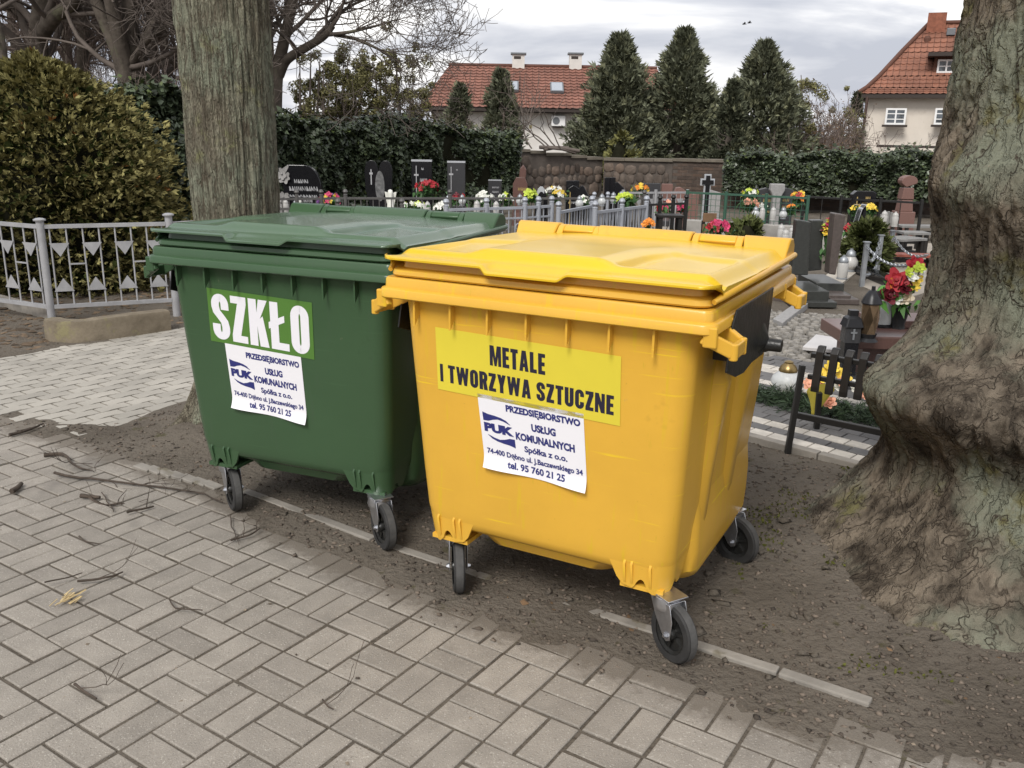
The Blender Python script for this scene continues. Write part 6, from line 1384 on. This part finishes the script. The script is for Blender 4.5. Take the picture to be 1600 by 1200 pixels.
fb('yellow green bouquet right of the slim black headstone', 1358, 320, 340, 12.4, 16, [M_yelp, M_lime], 9, 224); fb('tall pink, yellow and red bouquet between the granite pillars', 1290, 342, 418, 9.85, 20, [M_yelp, M_lime, M_pink, M_redp, M_white, M_orange], 36, 225, r=.042, leaf=90)
fb('small red flowers right of the brown pillar', 1325, 352, 368, 11.8, 14, [M_redp], 6, 226)
# junipers
for lab, x, y0, y1, Y, w, sd in (('wide spreading juniper in front of the chain posts', 1352, 352, 408, 11.5, 58, 231), ('low juniper mound above the yellow lid right end', 1166, 347, 372, 11.4, 52, 232)):
    p = at(x, y1, Y); zt = at(x, y0, Y)[2]; shrub('juniper', lab, 'shrub', (p[0], Y, 0), w/2*Y/FPX, .24, zt, 1500, .12, [M_jun, M_thuja2], sd, top=1.2)
# lanterns among the graves
LN = [(447, 332, 13.4, 'white'), (462, 331, 13.6, 'cap'), (700, 322, 14.6, 'cap'), (722, 321, 14.7, 'cap'), (812, 321, 14.0, 'cap'), (822, 318, 14.2, 'cap'), (905, 325, 13.0, 'cap'), (940, 322, 13.2, 'cap'), (1180, 341, 13.5, 'cap'), (1223, 342, 13.5, 'cap'), (1207, 344, 13.2, 'white'), (1219, 376, 10.4, 'white'), (1226, 384, 10.3, 'white'), (1236, 380, 10.5, 'white'),
      (1380, 352, 11.8, 'white'), (1397, 354, 11.8, 'white'), (1190, 344, 13.3, 'white'), (668, 338, 11.7, 'white'), (1030, 332, 13.4, 'red'), (1052, 334, 13.5, 'white'), (1068, 333, 13.6, 'red'), (745, 336, 11.9, 'white'), (760, 338, 11.9, 'white'), (775, 337, 12.0, 'white'), (958, 318, 14.2, 'cap')]
near = {447: 'white bell shaped lantern at the foot of the rounded black headstone', 462: 'small white lantern with grey cap by the rounded black headstone', 700: 'round capped lantern left under the second tall headstone', 722: 'round capped lantern right under the second tall headstone', 812: 'grey capped lantern left of the lime chrysanthemums', 822: 'second grey lantern right beside the lime chrysanthemums', 905: 'silver lantern before the double black headstone', 940: 'silver lantern by the far picket fence', 1180: 'round silver lantern below the peach bouquet', 1223: 'round silver lantern below the orange roses', 1207: 'white lantern on the low pale wall, middle', 1219: 'white cone lantern left of the dark leaning slab', 1226: 'low white lantern in front of the white cone lantern', 1236: 'white lantern right beside the dark leaning slab',
        1380: 'white lantern left under the arched chair back', 1397: 'white lantern right under the arched chair back', 1190: 'white lantern on the low pale wall, left', 668: 'white lantern behind the bronze fence, left of the dark corner', 1030: 'red lantern behind the black crossed bars, left', 1052: 'white lantern behind the black crossed bars', 1068: 'red lantern near the green mesh fence end', 745: 'white lantern inside the pale scrolled fence, left', 760: 'white lantern inside the pale scrolled fence, middle', 775: 'white lantern inside the pale scrolled fence, right', 958: 'grey lantern before the twin black pillars'}
for x, y, Y, kd in LN:
    p = at(x, y, Y); z = max(0, p[2]-.0); lantern(near[x], (p[0], Y, z if z < .9 else .12), .7, {'white': M_whiteglass, 'cap': M_lglass, 'red': M_redglass}[kd], M_whiteglass if kd == 'white' else M_galv, kind=1 if kd == 'cap' else 0)
for x, y, lab, sc, kd in ((1315, 436, 'white ribbed lantern in front of the brown pillar', 1.05, 0), (1327, 424, 'round white lantern behind the ribbed one', 1.15, 1), (1331, 420, 'glass lantern with silver cap right of the round one', 1.0, 0)):
    p = G(x, y, .035); lantern(lab, p, sc, M_whiteglass if kd or sc > 1.02 else M_lglass, M_galv, kind=kd)
# white angel beside the heart stone
p = at(610, 312, 15.3); an_ = thing('angel_statue', 'small white angel statue right of the heart shaped headstone', 'statue', (p[0], 15.3, .1)); h = at(610, 288, 15.3)[2]-.1
b = MB(); b.lathe([(0, 0), (.09, 0), (.07, h*.3), (.055, h*.55), (.035, h*.68), (.045, h*.78), (.035, h*.86), (0, h*.88)], n=12); b.build('figure', M_white, an_, smooth=60)
for s in (-1, 1): b = MB(); b.prism([(0, h*.45), (s*.06, h*.5), (s*.10, h*.82), (s*.05, h*.80), (0, h*.68)], lambda u, v, d: (u, d+.04, v), -.01, .01); b.build('wing', M_white, an_)
p = at(469, 331, 13.4); c2 = thing('grave_cross', 'tiny white cross at the foot of the rounded black headstone', 'cross', (p[0], 13.4, 0)); z0 = max(.02, p[2]); zt = at(469, 313, 13.4)[2]; b = MB(); b.prism([(-.02, z0), (.02, z0), (.02, zt-.09), (.055, zt-.09), (.055, zt-.05), (.02, zt-.05), (.02, zt), (-.02, zt), (-.02, zt-.05), (-.055, zt-.05), (-.055, zt-.09), (-.02, zt-.09)], lambda u, v, d: (u, d, v), -.015, .015); b.box((0, 0, z0/2), (.14, .12, z0)); b.build('shaft', M_white, c2)
# ---- grave close to the gnarled tree
YG = 6.1
g0 = at(1330, 545, YG); gt = thing('granite_tomb', 'brown granite stepped tomb right behind the black slatted bench', 'tomb', (at(1400, 540, YG)[0], YG+.3, 0)); ox = gt.location[0]; oy = gt.location[1]
za, zb_ = at(1335, 526, YG)[2], at(1360, 503, YG+.25)[2]; xa = at(1330, 525, YG)[0]-ox
b = MB(); b.box((xa+.62, .02, za-.045), (1.24, .64, .09)); b.build('slab', M_browngran, gt, bevel=.008); b = MB(); b.box((xa+.68, .05, (za-.09)/2), (1.1, .52, za-.09)); b.build('base', M_browngran, gt, bevel=.006)
b = MB(); b.box((xa+.78, .16, (za+zb_)/2+.002), (1.02, .32, zb_-za)); b.build('upper_slab', M_browngran, gt, bevel=.006)
b = MB(); b.box((xa+.30, -.46, .05), (.9, .22, .10)); b.build('kerb', M_greygran, gt, bevel=.01)
# copper facetted lantern
p = at(1356, 522, YG-.12); lt = thing('grave_lantern', 'tall facetted copper lantern with a black dome standing on the brown tomb', 'lantern', (p[0], YG-.12, za)); zt = at(1360, 447, YG-.12)[2]-za
b = MB(); n = 6; rr = .062
for k in range(n):
    a0_, a1_ = k*2*math.pi/n, (k+1)*2*math.pi/n; q = lambda a, z, r=rr: (r*math.cos(a), r*math.sin(a), z); z0, z1 = zt*.14, zt*.68; am = (a0_+a1_)/2; zm = (z0+z1)/2
    P = [q(a0_, z0, .055), q(a1_, z0, .055), q(a1_, z1), q(a0_, z1), q(am, zm, rr*.98)]
    for f in ((0, 1, 4), (1, 2, 4), (2, 3, 4), (3, 0, 4)): b.add([P[i] for i in f], [(0, 1, 2)])
b.build('glass', M_copper, lt)
b = MB(); b.lathe([(.066, zt*.68), (.07, zt*.70), (.055, zt*.80), (.03, zt*.91), (.014, zt*.93), (.012, zt), (0, zt)], n=12); b.build('cap', M_cap, lt, smooth=40); b = MB(); b.lathe([(0, 0), (.07, 0), (.05, zt*.06), (.058, zt*.14), (0, zt*.14)], n=12); b.build('base', M_cap, lt, smooth=40)
# black urn with a cross
p = G(1327, 560); p = np.array([at(1327, 540, 6.0)[0], 6.0, 0]); ur = thing('grave_lantern', 'black box lantern with an embossed cross left of the brown tomb', 'lantern', p); zt = at(1328, 484, 6.0)[2]
b = MB(); b.box((0, 0, zt*.30), (.095, .095, zt*.60)); b.build('stand', M_blackgran, ur, bevel=.005); b = MB(); b.loft([rrect(.055, -.055, .055, .012, zt*.60), rrect(.052, -.052, .052, .012, zt*.80)]); b.build('body', M_greygran, ur); b = MB(); b.loft([rrect(.064, -.064, .064, .015, zt*.80), rrect(.05, -.05, .05, .015, zt*.90), rrect(.03, -.03, .03, .01, zt*.93), rrect(.03, -.03, .03, .01, zt)]); b.build('cap', M_cap, ur)
b = MB(); zc = zt*.71; b.box((0, -.0565, zc), (.012, .006, .075)); b.box((0, -.058, zc+.012), (.042, .006, .012)); b.build('cross', M_galv, ur)
p = at(1377, 508, YG+.1); lantern('small clear lantern with a dark pointed cap behind the copper one', (p[0], YG+.1, zb_), 1.15, M_lglass, M_cap)
# poppy bouquet in a black vase
p = at(1402, 512, YG+.05); vs = thing('flower_vase', 'black vase with red poppies, dark roses and yellow flowers before the gnarled tree', 'flowers', (p[0], YG+.05, zb_)); ov = np.array([p[0], YG+.05, zb_])
b = MB(); zv = at(1402, 478, YG+.05)[2]-zb_; b.lathe([(0, 0), (.05, 0), (.045, zv*.2), (.07, zv), (.06, zv), (0, zv*.9)], n=14); b.build('vase', M_cap, vs, smooth=40)
rg = np.random.default_rng(300); stems = MB(); T0 = np.array([0, 0, zv])
for x, y, r, m, nm in ((1401, 438, .085, M_redp, 'poppy'), (1430, 413, .075, M_redp, 'poppy'), (1413, 448, .07, M_darkred, 'rose'), (1390, 461, .07, M_darkred, 'rose'), (1415, 465, .058, M_cream, 'rose'), (1396, 444, .045, M_orange, 'rose'), (1433, 438, .045, M_yelp, 'yellow_flower'), (1429, 447, .045, M_yelp, 'yellow_flower'), (1420, 425, .04, M_lime, 'yellow_flower'), (1436, 428, .05, M_white, 'white_flower'), (1400, 466, .05, M_white, 'white_flower'), (1425, 432, .045, M_white, 'white_flower'), (1437, 419, .045, M_lime, 'yellow_flower')):
    c = at(x, y, YG-.06+rg.uniform(-.04, .04))-ov; b = MB(); petal_flower(b, c, r, np.array([rg.normal(0, .35), -1, .45]), 3 if nm == 'rose' else 2, 6, rg, cup=.9 if nm == 'rose' else .6); b.build(nm, m, vs); stems.tube([T0, (T0+c)/2+rg.normal(0, .02, 3), c], .004, 4, cap=False)
stems.build('stems', M_leaf, vs); P = np.array([at(x, y, YG+rg.uniform(-.08, .08))-ov for x, y in zip(rg.uniform(1378, 1436, 60), rg.uniform(440, 486, 60))]); quads('leaves', leaves(P, rg.normal(0, 1, (60, 3))+np.array([0, -.6, 0]), .10, .42, .4, rg, sag=.3), mat('bright_bouquet_leaf', (.10, .26, .05), .5, island=.35), vs)
b = MB(); q = [G(1253, 551), G(1302, 556), G(1318, 538), G(1274, 531)]; b.loft([[(p_[0], p_[1], z) for p_ in q] for z in (.02, .05)]); tag(b.build('marble_tile', mat('pale_marble', (.60, .58, .57), .4, var=.1, vscale=6), bevel=.004), 'pale marble tile lying on the cobbles behind the bench', 'tile')
# brass topped glass lantern
p = G(1228, 612, .036); gl = thing('grave_lantern', 'round clear glass lantern with a brass cap beside the black bench', 'lantern', p); s_ = at(1228, 563, p[1])[2]-.036
b = MB(); b.lathe([(.045, 0), (.082, s_*.12), (.108, s_*.33), (.095, s_*.5), (.055, s_*.66), (.05, s_*.68)], n=28, cap=False); b.build('glass', mat('clear_ribbed_glass', (.78, .80, .80), .16, trans=.38, ior=1.25, bump=.4, bscale=30), gl, smooth=180)
b = MB(); b.lathe([(0, s_*.66), (.06, s_*.66), (.062, s_*.70), (.05, s_*.82), (.028, s_*.92), (.03, s_*.96), (.012, s_), (0, s_)], n=18); b.build('cap', M_brass, gl, smooth=40); b = MB(); b.lathe([(0, .01), (.035, .01), (.04, s_*.3), (0, s_*.34)], n=14); b.build('candle', M_wax, gl, smooth=40)
# fir wreath with calla
c = G(1300, 648, .036); wr = thing('fir_wreath', 'dark fir branch wreath lying under the bench with a yellow calla', 'wreath', (c[0], c[1]+.05, .036)); n = 900; rg = np.random.default_rng(310); dirv = unit(G(1378, 742)-G(1232, 708)); t = rg.uniform(-.5, .55, n); P = dirv*t[:, None]+np.array([0, 0, .02])+rg.normal(0, 1, (n, 3))*np.array([.03, .09, .022]); P[:, 2] = np.abs(P[:, 2])
quads('fir_branches', sprays(P, rg.normal(0, 1, (n, 3))*np.array([1, 1, .4]), .085, 7, rg, width=.05, spread=1.2, droop=.2), leafm('fir_needle', (.028, .048, .022), .4, .7), wr); ow = np.array(wr.location)
def calla(x, y, Y, s, m, nm):
    b = MB(); c = at(x, y, Y)-ow; lo = []
    for k in range(7): t_ = k/6; r = s*(.12+.42*t_**1.5); lo.append([c+np.array([r*math.cos(a)*1.0+.0, -r*.35+r*math.sin(a)*.5-t_*s*.25, s*(t_-.5)*1.2-(r*.8*math.sin(a) if t_ > .5 else 0)*t_*.8]) for a in np.linspace(0, 2*math.pi, 14)[:-1]])
    b.loft([[tuple(q) for q in l] for l in lo], cap0=True, cap1=False); b.build(nm, m, wr, smooth=180)
calla(1274, 628, c[1]-.16, .15, mat('calla_petal', (.78, .66, .10), .5, var=.15, vscale=20), 'calla')
b = MB(); petal_flower(b, at(1295, 629, c[1]-.14)-ow, .045, np.array([0, -1, .6]), 3, 6, rg, .9); b.build('rose', M_peach, wr)
b = MB()
for x, y in ((1283, 585), (1318, 590), (1354, 602), (1300, 575)): b = MB(); petal_flower(b, at(x, y, c[1]+.15)-ow, .06, np.array([0, -1, .8]), 2, 6, rg, .5); b.build('yellow_flower', M_yelp, wr)
for x, y in ((1281, 604), (1264, 600), (1318, 596), (1349, 615)): b = MB(); petal_flower(b, at(x, y, c[1]+.12)-ow, .045, np.array([0, -1, .8]), 2, 6, rg, .5); b.build('peach_flower', M_peach, wr)
for x, y in ((1283, 592), (1308, 600), (1338, 605)): b = MB(); petal_flower(b, at(x, y, c[1]+.18)-ow, .05, np.array([0, -1, .8]), 2, 6, rg, .5); b.build('white_flower', M_white, wr)
# ================================================================ sticks, straw, litter
M_stick = mat('dead_stick', (.085, .065, .05), .95, var=.5, vscale=20); M_bit = mat('pale_chip', (.21, .17, .125), .9, island=.5); M_straw = mat('dry_straw', (.52, .40, .21), .8, island=.25); M_pebble = mat('soil_crumb', (.115, .092, .072), .95, island=.6)
def stick(label, pts, r0, r1, seed, twigs=2, group=None, name='twig'):
    rg = np.random.default_rng(seed); P = [G(x, y, .012) for x, y in pts]; o = P[0]; root = MB(); q = np.linspace(0, 1, len(P)); qq = np.linspace(0, 1, 12); X = np.stack([np.interp(qq, q, [p[k] for p in P]) for k in range(3)], 1)-o
    X[:, 0] += fbm(X*9+seed, 2, seed)*.02; X[:, 2] = np.abs(fbm(X*5, 2, seed+1))*.012; root.tube(X, np.linspace(r0, r1, 12), 6)
    for k in range(twigs): i = rg.integers(3, 10); branch(root, X[i], unit(X[min(i+1, 11)]-X[i-1])+np.array([rg.normal(0, .7), rg.normal(0, .7), .06]), rg.uniform(.06, .2), r1*.8, 1, rg, minr=.001, up=0)
    ob = root.build(name, M_stick, smooth=60); ob.location = o; return tag(ob, label, 'twig', group)
stick('longest thin branch running from the pavement to the green container wheel', [(88, 741), (130, 748), (170, 752), (240, 760), (310, 770), (345, 785)], .007, .003, 401, 4)
stick('dark stick with a knob near the left edge, topmost', [(13, 680), (40, 673), (70, 663)], .010, .005, 402, 1); stick('dark forked twig left of the earth strip', [(66, 711), (92, 709), (110, 720), (125, 732), (145, 735)], .011, .003, 403, 3)
stick('thick short broken stick near the left picture edge', [(17, 770), (28, 764), (38, 757)], .013, .010, 404, 0); stick('short dark thick stick above the straight twig', [(125, 777), (142, 778), (159, 779)], .011, .008, 405, 1); stick('slim dark twig pointing to the green container', [(202, 803), (218, 798), (235, 791)], .006, .004, 406, 1)
stick('curved twig above the straw tuft', [(124, 910), (150, 908), (175, 902), (188, 895)], .005, .003, 407, 1); stick('faint straight twig left of the straw tuft', [(72, 913), (100, 905), (130, 897)], .003, .002, 408, 0); stick('curled hair thin twig in the foreground', [(268, 938), (272, 952), (290, 955), (315, 956)], .003, .002, 409, 0)
stick('forked little twig in the lower left foreground', [(110, 1072), (125, 1080), (148, 1094)], .005, .003, 410, 1); stick('small crooked twig in the bottom centre', [(512, 1094), (518, 1106), (526, 1110)], .003, .002, 411, 1); stick('twig leaning towards the left caster of the green container', [(364, 805), (365, 822), (364, 845)], .003, .002, 412, 1)
stick('twig with side shoots over the green container caster shadow', [(362, 845), (385, 838), (405, 828)], .005, .003, 413, 2)
stick('short twig lying between the straw tuft and the earth strip', [(160, 770), (170, 790), (175, 800)], .003, .002, 414, 2); stick('pale curled twig in the middle of the pavement', [(120, 838), (140, 848), (160, 851)], .004, .002, 415, 0)
# straw tuft
c = G(110, 938, .006); st = thing('straw_tuft', 'small tuft of dry yellow straw on the pavement', 'straw', c); b = MB(); rg = np.random.default_rng(420)
for k in range(26): p = np.array([rg.normal(0, .022), rg.normal(0, .028), rg.uniform(.003, .016)]); a = rg.normal(1.1, .35); d = np.array([math.cos(a), math.sin(a), rg.normal(0, .15)]); b.bar(p-d*.022, p+d*.022, .0035, .0015)
b.build('straws', M_straw, st)
# crumbs, chips and bits: nobody could count them
def scatter(n, seed, m, name, label, size, fil, ybox=(1.7, 6.5), xbox=(-3.2, 2.6), flat=.5):
    rg = np.random.default_rng(seed); x = rg.uniform(*xbox, n); y = ybox[0]+(ybox[1]-ybox[0])*rg.uniform(0, 1, n)**1.6; k = fil(x, y, rg); x, y = x[k], y[k]; n = len(x); pv = bdist(x, y) < -.06
    z = np.where(pv, .001, ground_h(x, y)); s = size*rg.uniform(.35, 1.0, n)**2*1.6; V = []
    base = np.array([(1, 0, 0), (0, 1, 0), (-1, 0, 0), (0, -1, 0), (0, 0, flat), (0, 0, -flat)], float)
    a = rg.uniform(0, 6.28, n); st_ = rg.uniform(.6, 1.5, n); B_ = base[None]+rg.normal(0, .28, (n, 6, 3))*np.array([1, 1, flat]); B_ = B_*s[:, None, None]; B_[:, :, 0] *= st_[:, None]
    T = np.stack([B_[:, :, 0]*np.cos(a)[:, None]-B_[:, :, 1]*np.sin(a)[:, None]+x[:, None], B_[:, :, 0]*np.sin(a)[:, None]+B_[:, :, 1]*np.cos(a)[:, None]+y[:, None], B_[:, :, 2]+z[:, None]+(s*flat*.35)[:, None]], -1)
    f8 = np.array([(0, 1, 4), (1, 2, 4), (2, 3, 4), (3, 0, 4), (1, 0, 5), (2, 1, 5), (3, 2, 5), (0, 3, 5)])
    F = (f8[None]+np.arange(n)[:, None, None]*6).reshape(-1, 3).tolist()
    me = bpy.data.meshes.new(name); me.from_pydata(T.reshape(-1, 3).tolist(), [], F); me.materials.append(m)
    if flat > .3: me.shade_smooth()
    o = bpy.data.objects.new(name, me); col.objects.link(o); tag(o, label, 'litter', kind='stuff'); return o
deep = lambda x, y, rg: (bdist(x, y) > .06) & (poly_sd(PATH, x, y) > .08) & (poly_sd(PLAZA, x, y) > .02) & (poly_sd(COBBLE, x, y) > 0)
earth = lambda x, y, rg: (bdist(x, y) > -.02-.10*rg.uniform(0, 1, len(x))**5) & (poly_sd(PATH, x, y) > .0) & (poly_sd(PLAZA, x, y) > .0) & (poly_sd(COBBLE, x, y) > 0)
scatter(34000, 501, M_pebble, 'soil_crumbs', 'loose crumbs of dark earth', .0075, earth); scatter(420, 502, M_bit, 'leaf_chips', 'pale chips of leaf and bark on the earth', .0055, earth, flat=.2)
scatter(500, 503, M_bit, 'pavement_chips', 'small chips and bud scales on the pavement', .005, lambda x, y, rg: (bdist(x, y) < -.1) & (rg.uniform(0, 1, len(x)) < .9), flat=.15); scatter(450, 504, M_pebble, 'pavement_crumbs', 'crumbs of earth on the pavement edge', .0042, lambda x, y, rg: (bdist(x, y) < 0) & (rg.uniform(0, 1, len(x)) < np.exp(bdist(x, y)/.28)+.03))
scatter(900, 505, M_dirt, 'earth_clods', 'larger clods of earth round the tree roots', .017, deep, flat=.6)
scatter(420, 506, mat('dead_leaf_bit', (.16, .10, .055), .9, island=.5), 'dead_leaves', 'dead leaf fragments on the earth', .012, deep, flat=.12)
scatter(7000, 507, mat('brown_leaf_litter', (.115, .08, .05), .95, island=.6), 'leaf_litter', 'brown leaf litter in the bed behind the silver fence', .028, lambda x, y, rg: (poly_sd(PATH, x, y) > .12) & (bdist(x, y) > .3), ybox=(5.2, 9.5), xbox=(-7.5, -1.9), flat=.2)
M_moss = leafm('moss_tuft', (.085, .088, .022), .4, .9, .1)
n = 9000; rg = np.random.default_rng(510); x = rg.uniform(.9, 2.4, n); y = rg.uniform(2.2, 4.4, n); dd = np.hypot(x-TREE_R[0], y-TREE_R[1]); k = (fbm(np.stack([x*2.3, y*2.3, 0*x], -1), 3, 77) > .12) & (dd > .75) & (dd < 1.9) & (bdist(x, y) > .25); x, y = x[k], y[k]
P = np.stack([x, y, ground_h(x, y)+.006], 1); tag(quads('moss', leaves(P, rg.normal(0, 1, (len(P), 3)), .016, .6, .5, rg), M_moss), 'sparse moss and grass at the foot of the gnarled tree', 'moss', kind='stuff')
# two birds in the sky
for k, (x, y) in enumerate(((1163, 38), (1171, 36))):
    p = at(x, y, 60); bd = thing('bird', ['lower left one of two dark birds in the sky', 'upper right one of two dark birds in the sky'][k], 'bird', p, 0, 'birds in the sky'); b = MB(); b.tube([(-.14, 0, 0), (-.06, 0, .01), (.06, 0, .02), (.15, 0, .015)], [.01, .04, .035, .008], 6); b.build('body', M_cap, bd, smooth=180)
    for s in (-1, 1): b = MB(); b.prism([(-.05, 0), (.05, 0), (.03, .2), (-.06, .26)], lambda u, v, d: (u, s*v, .02+v*.35+d), -.004, .004); b.build('wing', M_cap, bd)
